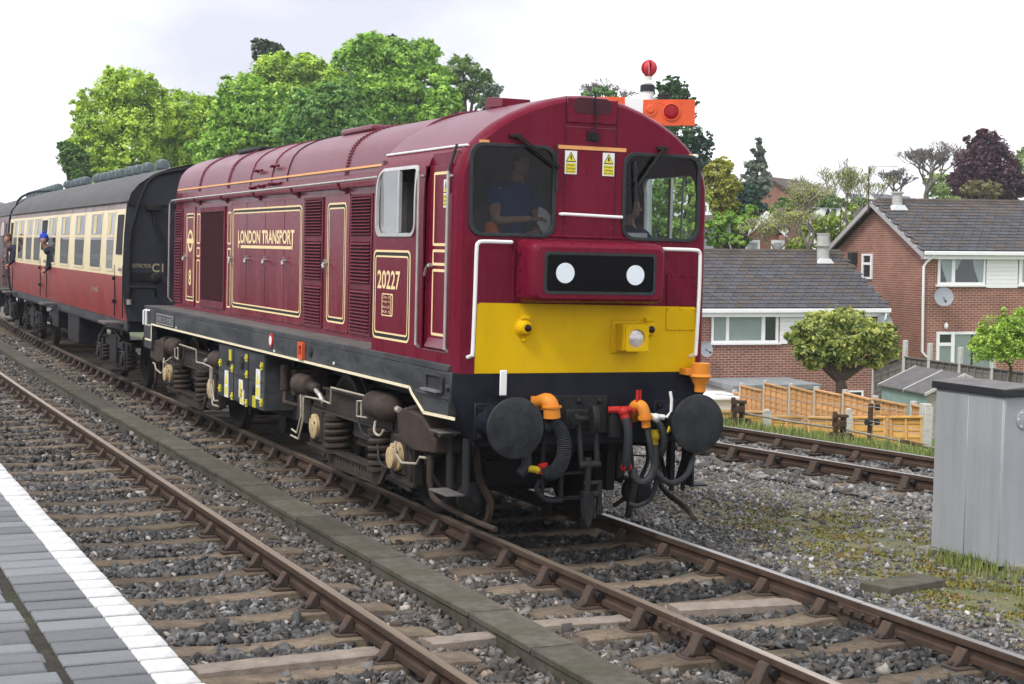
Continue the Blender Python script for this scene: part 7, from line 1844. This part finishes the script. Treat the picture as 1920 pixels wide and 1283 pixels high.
window_px(HB, MBI, 1754, 622, 1860, 700, [(.05, .06, .26, .26), (.05, .34, .26, .95), (.32, .06, .97, .95)], curtain=[(.05, .34, .26, .95, 0), (.32, .06, .62, .95, 0), (.66, .06, .97, .95, 0)])
window_px(HB, MBI, 1617, 476, 1637, 523, [(.15, .08, .85, .34), (.15, .44, .85, .92)], ax=0, val=0.0, s=-1, sill=False)
c_ = local_at(MBI, 1604, 484, 0, 0); MB().box(-.22, .0, c_.y - .18, c_.y + .18, c_.z - .2, c_.z + .2).build('extractor_vent', M['dark_trim'], HB)
c_ = local_at(MBI, 1769, 557, 1, -.32); dish(HB, c_, .31, Vector((-.25, -1, .22)).normalized())
c_ = local_at(MBI, 1772, 611, 1, 0); MB().sphere((c_.x, -.08, c_.z), .07, 8, 6, (1, 1, 1.6)).build('outside_lamp', M['upvc'], HB)
flue(HB, MBI, 1682, 362, 388, 2.9, .17)
def aerial(root, Mi, u, v0, v1, y, n, side):
    a, b = local_at(Mi, u, v1, 1, y), local_at(Mi, u, v0, 1, y)
    t = MB().cyl((a.x, y, a.z), (a.x, y, b.z), .022, n=8).build('tv_aerial', M['rust'], root)
    m_ = MB().tube([(a.x, y, b.z), (a.x + side * 1.1, y, b.z + .03)], .012, 6)
    for k in range(n): m_.cyl((a.x + side * (.1 + k * 1.0 / n), y - .12, b.z + .01), (a.x + side * (.1 + k * 1.0 / n), y + .12, b.z + .01), .006, n=5)
    m_.build('aerial_boom', M['alu'], t)
aerial(HB, MBI, 1628, 313, 400, HD, 10, 1)
aerial(HB, MBI, 1575, 392, 500, 6.8, 6, -1)
# flat roofed white extension
E0 = g_at(1375, 722, 46.3)
EM = MG @ Matrix.Translation(E0) @ Matrix.Rotation(PH, 4, 'Z')
ex = empty('flat_roof_extension', mat=EM); tag(ex, 'white flat roofed extension in front of the lower brick house', 'extension')
M['render_white'] = mat('white_render', (0.78, 0.78, 0.77), 0.8, var=0.05, scale=3)
M['lead'] = mat('grey_roof_felt', (0.25, 0.265, 0.27), 0.8, var=0.2, scale=3, dirt=(0.1, 0.1, 0.1), dirt_amt=0.4)
MB().box(.05, 2.55, .05, 3.4, -2.7, -.12).build('wall', M['render_white'], ex)
MB().box(-.05, 2.7, -.05, 3.45, -.16, .0).build('roof', M['lead'], ex, bevel=.02)
MB().box(-.2, 2.0, 3.0, 3.4, .0, .22).build('flashing', M['lead'], ex)
l0 = MB().box(-2.3, -.05, -1.2, .9, -2.7, -.32).build('lean_to', M['render_white'], ex)
MB().box(-2.35, .0, -1.3, .95, -.32, -.24).build('lean_to_roof', M['upvc'], l0, bevel=.02)
MB().box(-.95, -.5, -1.215, -1.19, -1.0, -.62).build('window', M['interior_dark'], l0)

# houses farther up the hill
M['tile_brown'] = mat('brown_roof_tile', (0.10, 0.075, 0.065), 0.85, var=0.25, scale=3, stretch=(1, 1, 8))
M['tile_grey2'] = mat('slate_grey_tile', (0.17, 0.17, 0.19), 0.8, var=0.2, scale=3, stretch=(1, 1, 8))
M['far_brick'] = mat('far_brick', (0.27, 0.135, 0.10), 0.9, var=0.15, scale=2)
def far_house(ua, va, ue, ve, b, depth, label, wall, roof, ph, h=5.0, w=None, barge=None, wins=()):
    """gable apex at pixel (ua,va), right eave at (ue,ve); the ridge runs back by depth"""
    ap, ev = g_at(ua, va, b), g_at(ue, ve, b)
    hw = abs(ev.x - ap.x) / max(.3, math.cos(ph)); rise = ap.z - ev.z
    Mr = MG @ Matrix.Translation((ap.x, ap.y, ev.z - h)) @ Matrix.Rotation(ph, 4, 'Z')
    r = empty('far_house', mat=Mr); tag(r, label, 'house', 'houses up the hill')
    MB().add([(-hw, 0, -3), (hw, 0, -3), (hw, depth, -3), (-hw, depth, -3), (-hw, 0, h), (hw, 0, h), (hw, depth, h), (-hw, depth, h), (0, 0, h + rise - .1), (0, depth, h + rise - .1)],
             [(0, 1, 5, 8, 4), (2, 3, 7, 9, 6), (1, 2, 6, 5), (3, 0, 4, 7)]).build('wall', M[wall], r, angle=0)
    for s in (-1, 1):
        MB().add([(s * (hw + .3), -.3, h - .2), (s * (hw + .3), depth + .3, h - .2), (0, depth + .3, h + rise), (0, -.3, h + rise), (s * (hw + .3), -.3, h - .35), (s * (hw + .3), depth + .3, h - .35), (0, depth + .3, h + rise - .15), (0, -.3, h + rise - .15)], [(0, 1, 2, 3), (7, 6, 5, 4), (0, 4, 5, 1), (1, 5, 6, 2), (2, 6, 7, 3), (3, 7, 4, 0)]).build('roof_slope', M[roof], r, angle=0)
        if barge: MB().add([(s * (hw + .32), -.36, h - .15), (0, -.36, h + rise + .05), (0, -.36, h + rise - .35), (s * (hw + .32), -.36, h - .55), (s * (hw + .32), -.30, h - .15), (0, -.30, h + rise + .05), (0, -.30, h + rise - .35), (s * (hw + .32), -.30, h - .55)], [(0, 1, 2, 3), (7, 6, 5, 4), (0, 4, 5, 1), (1, 5, 6, 2), (2, 6, 7, 3), (3, 7, 4, 0)]).build('bargeboard', M[barge], r, angle=0)
    for (x0, x1, z0, z1) in wins:
        w_ = MB().box(x0, x1, -.05, .02, z0, z1).build('window', M['upvc'], r)
        MB().box(x0 + .12, x1 - .12, -.07, -.05, z0 + .12, z1 - .12).build('pane', M['house_pane'], w_)
    return r
far_house(1441, 331, 1471, 352, 125, 9, 'far brick gable house on the hilltop beside the tall fir', 'far_brick', 'tile_brown', -.5)
far_house(1536, 366, 1552, 383, 112, 7, 'far white gabled house, leftmost of three on the slope', 'render_white', 'tile_grey2', -.6, barge='upvc')
far_house(1584, 362, 1597, 378, 110, 7, 'far white gabled house in the middle of three on the slope', 'render_white', 'tile_grey2', -.6, barge='upvc')
far_house(1630, 362, 1646, 380, 108, 7, 'far white gabled house rising beside the aerial of the brick house', 'render_white', 'tile_grey2', -.6, barge='upvc')
rh = far_house(1432, 398, 1462, 427, 78, 8, 'brick house with brown roof and chimney behind the bare trees', 'far_brick', 'tile_brown', .3, barge='upvc', wins=((-1.0, -.2, 3.0, 4.4), (.4, 1.1, 3.0, 4.4)))
MB().box(-.25, .2, 1.2, 1.7, 5.0, 6.5).build('chimney', M['far_brick'], rh); MB().box(-.29, .24, 1.16, 1.74, 6.5, 6.58).build('chimney_cap', M['far_brick'], rh)
g_ = g_at(1330, 466, 70)
gr = empty('far_house', mat=MG @ Matrix.Translation((g_.x - 2.5, g_.y, g_.z - 3)) @ Matrix.Rotation(.1, 4, 'Z')); tag(gr, 'low house with plain slate grey roof beside the cab', 'house', 'houses up the hill')
MB().box(-3, 3.7, 0, 6, -3, 2.9).build('wall', M['far_brick'], gr)
MB().add([(-3, -.3, 2.9), (4.0, -.3, 2.9), (4.0, 2.6, 4.0), (-3, 2.6, 4.0), (-3, -.3, 2.75), (4.0, -.3, 2.75), (4.0, 2.6, 3.85), (-3, 2.6, 3.85)], [(0, 1, 2, 3), (7, 6, 5, 4), (0, 4, 5, 1), (1, 5, 6, 2), (2, 6, 7, 3), (3, 7, 4, 0)]).build('roof_slope', M['tile_grey2'], gr, angle=0)
MB().box(-3, 4.0, -.36, -.28, 2.7, 2.85).build('gutter', M['upvc'], gr)
# ------------------------------------------------------------------ trees
def leaf_mat(name, rough=.6, trans=.35):
    m = bpy.data.materials.new(name); m.use_nodes = True; nt = m.node_tree; N = nt.nodes; L = nt.links; N.clear()
    o = N.new('ShaderNodeOutputMaterial'); d = N.new('ShaderNodeBsdfDiffuse'); t = N.new('ShaderNodeBsdfTranslucent'); g = N.new('ShaderNodeBsdfGlossy'); g.inputs['Roughness'].default_value = .45
    a = N.new('ShaderNodeAttribute'); a.attribute_name = 'tint'
    L.new(a.outputs['Color'], d.inputs[0])
    mu = N.new('ShaderNodeMixRGB'); mu.blend_type = 'MULTIPLY'; mu.inputs[0].default_value = 1; mu.inputs[2].default_value = (1.25, 1.2, .6, 1); L.new(a.outputs['Color'], mu.inputs[1]); L.new(mu.outputs[0], t.inputs[0])
    m1 = N.new('ShaderNodeMixShader'); m1.inputs[0].default_value = trans; L.new(d.outputs[0], m1.inputs[1]); L.new(t.outputs[0], m1.inputs[2])
    m2 = N.new('ShaderNodeMixShader'); m2.inputs[0].default_value = .04; L.new(m1.outputs[0], m2.inputs[1]); L.new(g.outputs[0], m2.inputs[2])
    L.new(m2.outputs[0], o.inputs[0]); return m
M['leaf'] = leaf_mat('foliage')
M['bark'] = mat('bark', (0.085, 0.065, 0.048), 0.9, var=0.3, scale=6, bump=0.4, bscale=20)
M['bark_pale'] = mat('pale_bark', (0.26, 0.235, 0.20), 0.9, var=0.25, scale=6)
def crown_mesh(name, lobes, n, leaf, cA, cB, parent, clump=.115, per=34, core=.36, flat=.75, hang=0.0, aspect=1.0, tintk=2.05, sub=0):
    """lobes: (centre Vector, (rx,ry,rz)); leaves gathered in twig clumps near the surface of each lobe"""
    if sub:
        extra = []
        for c, r in lobes:
            for _ in range(sub):
                d_ = rng.normal(size=3); d_[2] = abs(d_[2]) * .8 - .15; d_ /= np.linalg.norm(d_); f_ = rng.uniform(.26, .42); q_ = rng.uniform(.74, 1.0)
                extra.append((Vector((c[0] + d_[0] * r[0] * q_, c[1] + d_[1] * r[1] * q_, c[2] + d_[2] * r[2] * q_)), (r[0] * f_, r[1] * f_, r[2] * f_)))
        lobes = [(c, (r[0] * .90, r[1] * .90, r[2] * .90)) for c, r in lobes] + extra
    vol = np.array([(r[0] * r[1] * r[2]) ** (2 / 3) for _, r in lobes]); vol = vol / vol.sum()
    allp, alln, tints = [], [], []
    for (c, r), w in zip(lobes, vol):
        k = max(3, int(n * w)); nc = max(2, k // per)
        d = rng.normal(size=(nc, 3)); d /= np.linalg.norm(d, axis=1)[:, None]
        rad = 1 - core * rng.random(nc) ** 1.6
        cc = d * rad[:, None] * np.array(r) + np.array(c[:])
        idx = rng.integers(0, nc, k)
        off = rng.normal(size=(k, 3)) * clump * np.mean(r) * np.array([1, 1, flat])
        p = cc[idx] + off
        p[:, 2] -= hang * rng.random(k) * np.mean(r)
        nn = d[idx] * .8 + rng.normal(size=(k, 3)) * .55 + np.array([0, 0, .55])
        tcl = np.clip(rng.normal(.5, .26, nc), 0, 1)[idx] + rng.normal(0, .12, k)
        allp.append(p); alln.append(nn); tints.append(np.clip(tcl, 0, 1))
    p = np.concatenate(allp); nn = np.concatenate(alln); t = np.concatenate(tints); n = len(p)
    nn /= np.linalg.norm(nn, axis=1)[:, None]
    cA, cB = np.array(cA) * tintk, np.array(cB) * tintk
    a = np.cross(nn, rng.normal(size=(n, 3))); a /= np.linalg.norm(a, axis=1)[:, None]; b = np.cross(nn, a)
    s = (leaf * rng.uniform(.6, 1.35, n))[:, None]
    v = np.stack([p - a * s * aspect, p - b * s * .62 + nn * s * .12, p + a * s * aspect, p + b * s * .62 + nn * s * .12], 1)
    col_ = np.array(cA) * (1 - t[:, None]) + np.array(cB) * t[:, None]
    col_ = col_ * rng.uniform(.82, 1.18, (n, 1))
    me = bpy.data.meshes.new(name)
    me.vertices.add(n * 4); me.vertices.foreach_set('co', v.reshape(-1).astype(np.float32))
    me.loops.add(n * 4); me.loops.foreach_set('vertex_index', np.arange(n * 4, dtype=np.int32))
    me.polygons.add(n); me.polygons.foreach_set('loop_start', (np.arange(n) * 4).astype(np.int32))
    me.update(calc_edges=True)
    ca = me.color_attributes.new('tint', 'FLOAT_COLOR', 'POINT')
    ca.data.foreach_set('color', np.repeat(np.concatenate([col_, np.ones((n, 1))], 1), 4, axis=0).ravel().astype(np.float32))
    me.materials.append(M['leaf'])
    o = bpy.data.objects.new(name, me); col.objects.link(o); o.parent = parent
    return o
def grow(segs, p, d, l, r, depth, spread=.5, up=.15, ratio=.72, kids=(2, 3), seg=3, rmin=.012):
    pts = [p]; dd = d.normalized()
    for i in range(seg):
        dd = (dd + Vector((random.uniform(-1, 1), random.uniform(-1, 1), random.uniform(-.6, 1))) * .13 + Vector((0, 0, up * .3))).normalized()
        pts.append(pts[-1] + dd * l / seg)
    segs.append((pts, [max(rmin, r - r * .36 * i / seg) for i in range(seg + 1)]))
    if depth <= 0: return
    for k in range(random.randint(*kids)):
        nd = (dd + Vector((random.uniform(-1, 1), random.uniform(-1, 1), random.uniform(-.5, 1))) * spread + Vector((0, 0, up))).normalized()
        grow(segs, pts[-1] if k or depth < 2 else pts[-2].lerp(pts[-1], .5), nd, l * ratio * random.uniform(.8, 1.15), r * .62, depth - 1, spread, up, ratio, kids, seg, rmin)
def tree_px(name, lobes, b, label, cat, n, leaf, cA, cB, base_v=None, trunk=.35, group=None, bark='bark', yscale=1.0, db=None, fork=.85, **kw):
    """lobes measured in the photo (u, v, ru, rv[, extra distance]); real size follows from the distance b"""
    L3 = []
    for q_ in lobes:
        u, v, ru, rv = q_[:4]; bb_ = b + (q_[4] if len(q_) > 4 else 0)
        L3.append((w_at(u, v, bb_), (ru * bb_ / FOC, ru * bb_ / FOC * yscale, rv * bb_ / FOC)))
    cx = sum(l[0].x * l[1][0] for l in L3) / sum(l[1][0] for l in L3); cy = sum(l[0].y * l[1][0] for l in L3) / sum(l[1][0] for l in L3)
    if base_v is None: base = Vector((cx, cy, float(gz(cx, cy)) - .2))
    else: base = w_at(base_v[0], base_v[1], b)
    root = empty(name, base); tag(root, label, cat, group)
    rel = [(c - base, r) for c, r in L3]
    kw.setdefault('sub', 6)
    crown_mesh('crown', rel, n, leaf, cA, cB, root, **kw)
    t = MB(); zc = min(c.z - r[2] * .3 for c, r in rel); topc = max(rel, key=lambda q_: q_[0].z)[0]
    mid = Vector((topc.x * .3, topc.y * .3, max(.35, zc * fork)))
    t.tube([Vector((0, 0, -.3)), mid * .5 + Vector((.05, 0, 0)), mid], [trunk, trunk * .8, trunk * .62], 9)
    for c, r in rel:
        t.tube([mid * .92, mid.lerp(c, .5) + Vector((0, 0, .1 * r[2])), c + Vector((0, 0, r[2] * .35))], [trunk * .45, trunk * .28, trunk * .08], 6)
    t.build('trunk', M[bark], root, angle=60)
    return root
HG = 'broadleaf trees on the bank behind the train'
G1a, G1b = (.085, .165, .016), (.33, .42, .06)      # fresh yellow green
G2a, G2b = (.058, .135, .020), (.23, .36, .06)      # mid green
G3a, G3b = (.040, .095, .028), (.13, .23, .06)    # cooler green
tree_px('broadleaf_tree', [(238, 172, 62, 42), (200, 225, 62, 52), (268, 225, 60, 55), (178, 285, 55, 45), (240, 285, 60, 55), (215, 330, 60, 35), (165, 245, 25, 30)], 95, 'fresh yellow green tree, leftmost of the large trees behind the coach', 'tree', 54400, 0.105, G1a, G1b, group=HG)
tree_px('broadleaf_tree', [(135, 300, 26, 32), (150, 325, 24, 24), (122, 275, 14, 14)], 90, 'small dark ragged tree at the far left foot of the trees', 'tree', 8320, 0.100, (.03, .07, .015), (.08, .15, .03), group=HG)
tree_px('broadleaf_tree', [(345, 205, 52, 38), (310, 245, 50, 45), (365, 250, 52, 50), (330, 300, 60, 45), (395, 215, 30, 32)], 99, 'rounded yellow green tree second from left behind the coach roof', 'tree', 41600, 0.110, G1a, G1b, group=HG)
tree_px('broadleaf_tree', [(455, 175, 45, 40), (430, 225, 40, 42), (480, 215, 50, 50), (450, 265, 50, 40), (505, 260, 40, 40), (405, 285, 45, 40)], 88, 'mid green leafy tree above the rear of the locomotive bonnet', 'tree', 44800, 0.100, G2a, G2b, group=HG)
tree_px('broadleaf_tree', [(520, 135, 50, 32), (570, 135, 45, 35), (545, 180, 60, 45), (600, 160, 45, 40)], 100, 'broad green tree in the middle below the dark pine top', 'tree', 38400, 0.110, G2a, G1b, group=HG)
tree_px('broadleaf_tree', [(585, 215, 55, 48), (630, 190, 45, 45), (650, 235, 45, 40), (560, 250, 50, 35), (610, 255, 60, 30)], 84, 'dense bluish green tree directly behind the bonnet roof', 'tree', 44800, 0.095, G3a, (.15, .27, .06), group=HG)
tree_px('broadleaf_tree', [(700, 100, 60, 35), (760, 115, 62, 40), (660, 125, 45, 35), (800, 160, 48, 45), (720, 165, 70, 50), (680, 205, 55, 40), (780, 205, 55, 35), (740, 215, 60, 30)], 102, 'tallest spreading green tree of the bank, right of the middle', 'tree', 64000, 0.115, G2a, (.22, .35, .05), group=HG)
tree_px('broadleaf_tree', [(832, 190, 25, 30), (815, 215, 30, 25), (845, 205, 22, 20)], 97, 'low green tree just left of the cab roof vent', 'tree', 11200, 0.105, G2a, G2b, group=HG)
tree_px('broadleaf_tree', [(868, 130, 34, 26), (895, 155, 30, 26), (860, 165, 28, 26), (905, 185, 26, 20)], 110, 'thin pale leaved tree with gaps above the cab roof', 'tree', 11520, 0.100, (.05, .10, .03), (.14, .20, .06), group=HG, core=.7)
tree_px('broadleaf_tree', [(925, 175, 20, 25), (915, 200, 24, 18), (935, 200, 14, 16)], 108, 'small grey green tree at the right end of the bank', 'tree', 7040, 0.090, (.05, .08, .05), (.10, .14, .09), group=HG, core=.7)
tree_px('pine_tree', [(487, 85, 17, 14), (512, 92, 18, 14), (495, 105, 22, 14), (500, 118, 16, 12)], 112, 'dark pine top standing above the green trees', 'tree', 9600, 0.100, (.018, .035, .018), (.045, .075, .035), bark='bark')
tree_px('pine_tree', [(736, 72, 9, 8), (730, 82, 12, 8)], 118, 'small dark conifer tip peeking over the tallest tree', 'tree', 1600, 0.100, (.018, .035, .018), (.04, .07, .035))
# right of the cab
tree_px('evergreen_tree', [(1256, 160, 26, 18), (1270, 172, 24, 20), (1245, 176, 22, 18), (1262, 185, 34, 22), (1270, 205, 38, 30), (1258, 250, 36, 34), (1262, 300, 38, 36)], 70, 'dark round topped evergreen behind the red signal arm', 'tree', 17600, 0.055, (.012, .035, .016), (.05, .105, .03))
tree_px('evergreen_tree', [(1300, 255, 22, 26), (1312, 290, 24, 40), (1290, 290, 30, 40), (1305, 330, 30, 40)], 72, 'blue green conifer right behind the cab roof corner', 'tree', 19200, 0.055, (.015, .038, .026), (.055, .095, .06))
tree_px('broadleaf_tree', [(1350, 320, 26, 26), (1362, 350, 26, 28), (1340, 360, 24, 30), (1355, 385, 26, 26)], 66, 'olive yellow flowering tree right of the cab window', 'tree', 20800, 0.050, (.075, .095, .012), (.27, .26, .04))
tree_px('evergreen_tree', [(1385, 365, 26, 24), (1408, 368, 24, 22), (1370, 395, 26, 24), (1400, 392, 34, 20)], 74, 'dark blue green bushy conifer left of the hilltop house', 'tree', 16000, 0.055, (.012, .040, .032), (.04, .085, .06))
tree_px('broadleaf_bush', [(1345, 420, 24, 18), (1370, 412, 20, 20), (1395, 420, 26, 18), (1410, 400, 18, 16), (1345, 448, 28, 18), (1385, 450, 26, 16)], 64, 'bright green bush between the cab and the red roofed house', 'bush', 8640, 0.055, (.05, .12, .015), (.19, .30, .05))
def conifer(u, v0, v1, b, ru, n, leaf, label, cA, cB):
    base = w_at(u, v1, b); topz = w_at(u, v0, b).z; H = topz - base.z; base.z -= 1.5; H += 1.5
    root = empty('fir_tree', base); tag(root, label, 'tree')
    MB().tube([(0, 0, 0), (0, 0, H)], [H * .022, .02], 7).build('trunk', M['bark'], root)
    R = ru * b / FOC; lob = []
    for i in range(15):
        t = i / 14; z = H * (.22 + .76 * t); rr = R * (1.0 - .82 * t) * (.75 + .4 * random.random())
        for k in range(4):
            a = random.uniform(0, 6.28); lob.append((Vector((math.cos(a) * rr * .6, math.sin(a) * rr * .6, z - rr * .15)), (rr * .45, rr * .45, H * .025)))
    crown_mesh('crown', lob, n, leaf, cA, cB, root, clump=.35, core=.8)
conifer(1420, 258, 345, 118, 32, 3600, .17, 'tall thin grey green fir on the skyline by the hilltop house', (.04, .05, .042), (.11, .13, .105))
def bare_tree(u, v0, v1, b, label, r, depth, spread, name='bare_tree', lean=0, mat_='bark_pale', ratio=.74, up=.22, l0=.26, kids=(2, 3), buds=None, rmin=.012, fit=100):
    base = w_at(u, v1, b); H = w_at(u, v0, b).z - base.z
    root = empty(name, base); tag(root, label, 'tree')
    segs = []; grow(segs, Vector((0, 0, -.3)), Vector((lean, 0, 1)), H * l0, r, depth, spread, up, ratio, kids, 3, rmin)
    c = np.array([q_[:] for pts, _ in segs for q_ in pts]); lo, hi = c.min(0), c.max(0); Wt = fit * b / FOC
    k = Vector((Wt / max(hi[0] - lo[0], .1), Wt / max(hi[1] - lo[1], .1), H / hi[2])); mid = (lo + hi) / 2
    mb = MB(); ends = []
    for pts, rs in segs:
        pp_ = []
        for q_ in pts:
            t = min(1, max(0, q_.z / (hi[2] * .5))); pp_.append(Vector(((q_.x - mid[0] * t) * k.x, (q_.y - mid[1] * t) * k.y, q_.z * k.z)))
        mb.tube(pp_, rs, 6 if rs[0] > .05 else (4 if rs[0] > .02 else 3), caps=False)
        if rs[0] < .03: ends += [pp_[1], pp_[2], pp_[3]]
    mb.build('branches', M[mat_], root, angle=60, fix=False)
    if buds:
        pk = [ends[i_] for i_ in rng.integers(0, len(ends), buds[0])]
        crown_mesh('crown', [(q_, (.10, .10, .10)) for q_ in pk], buds[0] * buds[4], buds[1], buds[2], buds[3], root, clump=.8)
    return root
M['twig_grey'] = mat('grey_twigs', (0.17, 0.145, 0.135), 0.9, var=0.2)
bare_tree(1738, 262, 385, 105, 'large bare grey tree with rounded crown on the skyline', .26, 7, .62, mat_='twig_grey', ratio=.80, l0=.25, up=.06, rmin=.016, kids=(2, 4), fit=150)
bare_tree(1678, 312, 385, 104, 'smaller bare grey tree left of the large bare one', .16, 6, .6, mat_='twig_grey', ratio=.78, l0=.26, up=.08, rmin=.016, kids=(2, 4), fit=75)
random.seed(21)
bare_tree(1575, 300, 480, 62, 'sparse pale branched tree budding in front of the hillside houses', .11, 7, .42, ratio=.78, l0=.22, up=.30, fit=150, buds=(700, .034, (.12, .15, .03), (.28, .32, .08), 4))
bare_tree(1520, 325, 480, 60, 'second pale budding tree left of the tallest budding one', .10, 7, .5, ratio=.76, l0=.22, up=.24, fit=130, buds=(700, .034, (.12, .15, .03), (.28, .32, .08), 4))
bare_tree(1450, 385, 478, 58, 'low tangled budding bush tree before the red roofed house', .07, 7, .7, ratio=.80, l0=.22, up=.15, fit=140, buds=(700, .036, (.12, .15, .03), (.28, .32, .08), 4))
bare_tree(1135, 150, 215, 120, 'bare twiggy tree showing above the middle of the cab roof', .20, 6, .7, mat_='twig_grey', ratio=.78, l0=.26, up=.06, rmin=.016, kids=(2, 4))
tree_px('broadleaf_tree', [(1125, 172, 14, 10), (1145, 178, 12, 10), (1100, 180, 12, 8)], 118, 'low green tree tops just above the cab roof grille', 'tree', 4160, 0.100, G3a, G3b)
tree_px('broadleaf_bush', [(1560, 425, 40, 26), (1595, 440, 30, 20), (1525, 440, 30, 20), (1600, 400, 22, 16), (1500, 460, 30, 14)], 66, 'yellow green hedge mass behind the budding trees', 'bush', 10080, 0.055, (.07, .11, .015), (.22, .28, .05))
tree_px('broadleaf_bush', [(1500, 385, 40, 16), (1460, 395, 24, 16), (1560, 378, 30, 16), (1610, 385, 30, 14)], 92, 'dark green hedge line below the hilltop houses', 'bush', 8640, 0.077, (.025, .06, .015), (.09, .16, .04))
tree_px('copper_beech', [(1850, 280, 40, 30), (1835, 310, 45, 38), (1870, 315, 42, 38), (1815, 345, 38, 28), (1890, 350, 36, 30), (1850, 350, 50, 32)], 100, 'dark purple copper beech on the skyline above the brick house', 'tree', 48000, 0.095, (.020, .008, .014), (.075, .030, .042), core=.3)
tree_px('broadleaf_tree', [(1838, 352, 28, 18), (1815, 360, 20, 14), (1860, 358, 20, 14)], 92, 'brownish budding tree in front of the copper beech', 'tree', 4160, 0.065, (.07, .06, .03), (.16, .14, .07), core=.8)
tree_px('broadleaf_tree', [(1925, 315, 30, 36), (1930, 350, 26, 26), (1760, 345, 26, 30), (1775, 370, 30, 16)], 112, 'pale green tree tops either side of the copper beech', 'tree', 12160, 0.090, (.08, .12, .03), (.20, .26, .08), core=.6)
tree_px('broadleaf_tree', [(1215, 375, 36, 40), (1255, 365, 34, 44), (1295, 380, 34, 40), (1240, 425, 45, 30), (1285, 430, 40, 28)], 64, 'bright green trees seen through the cab side window', 'tree', 16000, .06, (.07, .14, .02), (.26, .38, .06))
tree_px('broadleaf_bush', [(960, 420, 60, 40), (1045, 410, 60, 45), (1125, 405, 52, 45), (1185, 425, 42, 36)], 72, 'dense green hedge bank behind the locomotive cab', 'bush', 12000, .07, (.05, .12, .02), (.20, .32, .06))
# garden tree with glossy leaves
tree_px('photinia_tree', [(1575, 600, 48, 22), (1540, 625, 45, 30), (1615, 625, 50, 32), (1500, 635, 24, 22), (1580, 645, 55, 30), (1535, 660, 38, 20), (1645, 640, 36, 26), (1668, 655, 22, 18), (1505, 660, 18, 16), (1525, 680, 22, 12), (1640, 678, 24, 12), (1580, 675, 30, 10)], 41.5, 'round glossy leaved garden tree in front of the lower brick house', 'tree', 26000, 0.050, (.045, .085, .016), (.30, .31, .085), base_v=(1575, 742), trunk=.19, fork=.5, clump=.17, per=14, core=.45, hang=.08, aspect=1.3)
# shrub at the right edge
tree_px('garden_shrub', [(1870, 625, 34, 36), (1905, 610, 30, 34), (1850, 655, 34, 26), (1895, 655, 36, 26), (1930, 640, 30, 40)], 33, 'loose light green shrub rising behind the grey cabinet', 'shrub', 16000, .03, (.07, .13, .014), (.28, .38, .07), base_v=(1890, 715), trunk=.045, fork=.3, core=.75, clump=.2)
# distant wooded hill at the left
M['hill'] = mat('distant_wood', (0.10, 0.15, 0.14), 0.95, var=0.25, scale=.12)  # blue-green base colour has the distance haze put into it
hp_ = MB(); uu = np.linspace(-160, 180, 60)
for u in uu:
    vt = 374 + 10 * math.sin(u * .03) + 5 * math.sin(u * .11 + 1) + random.uniform(-2.2, 2.2) + max(0, (u - 50)) * .35
    a = w_at(u, vt, 420); b_ = w_at(u, 470, 420); c_ = w_at(u, (vt + 470) / 2, 400); d_ = w_at(u, vt + 12, 470)
    hp_.v += [tuple(b_), tuple(c_), tuple(a), tuple(d_), tuple(w_at(u, 480, 480))]
for k in range(len(uu) - 1):
    for i in range(4): hp_.f.append((k * 5 + i, k * 5 + 5 + i, k * 5 + 6 + i, k * 5 + 1 + i))
ho = hp_.build('hill', M['hill'], None, angle=60); tag(ho, kind='structure')

# ------------------------------------------------------------------ air
hm = bpy.data.materials.new('pale_air'); hm.use_nodes = True
hn = hm.node_tree; hn.nodes.clear()
ho_ = hn.nodes.new('ShaderNodeOutputMaterial'); hv = hn.nodes.new('ShaderNodeVolumePrincipled')
hv.inputs['Color'].default_value = (0.86, 0.90, 0.97, 1); hv.inputs['Density'].default_value = 0.0005; hv.inputs['Anisotropy'].default_value = 0.3
hn.links.new(hv.outputs[0], ho_.inputs['Volume'])
hz = MB().box(-640, 740, -95, 940, -9.0, 34.0).build('haze', hm, None, angle=0); tag(hz, kind='stuff')
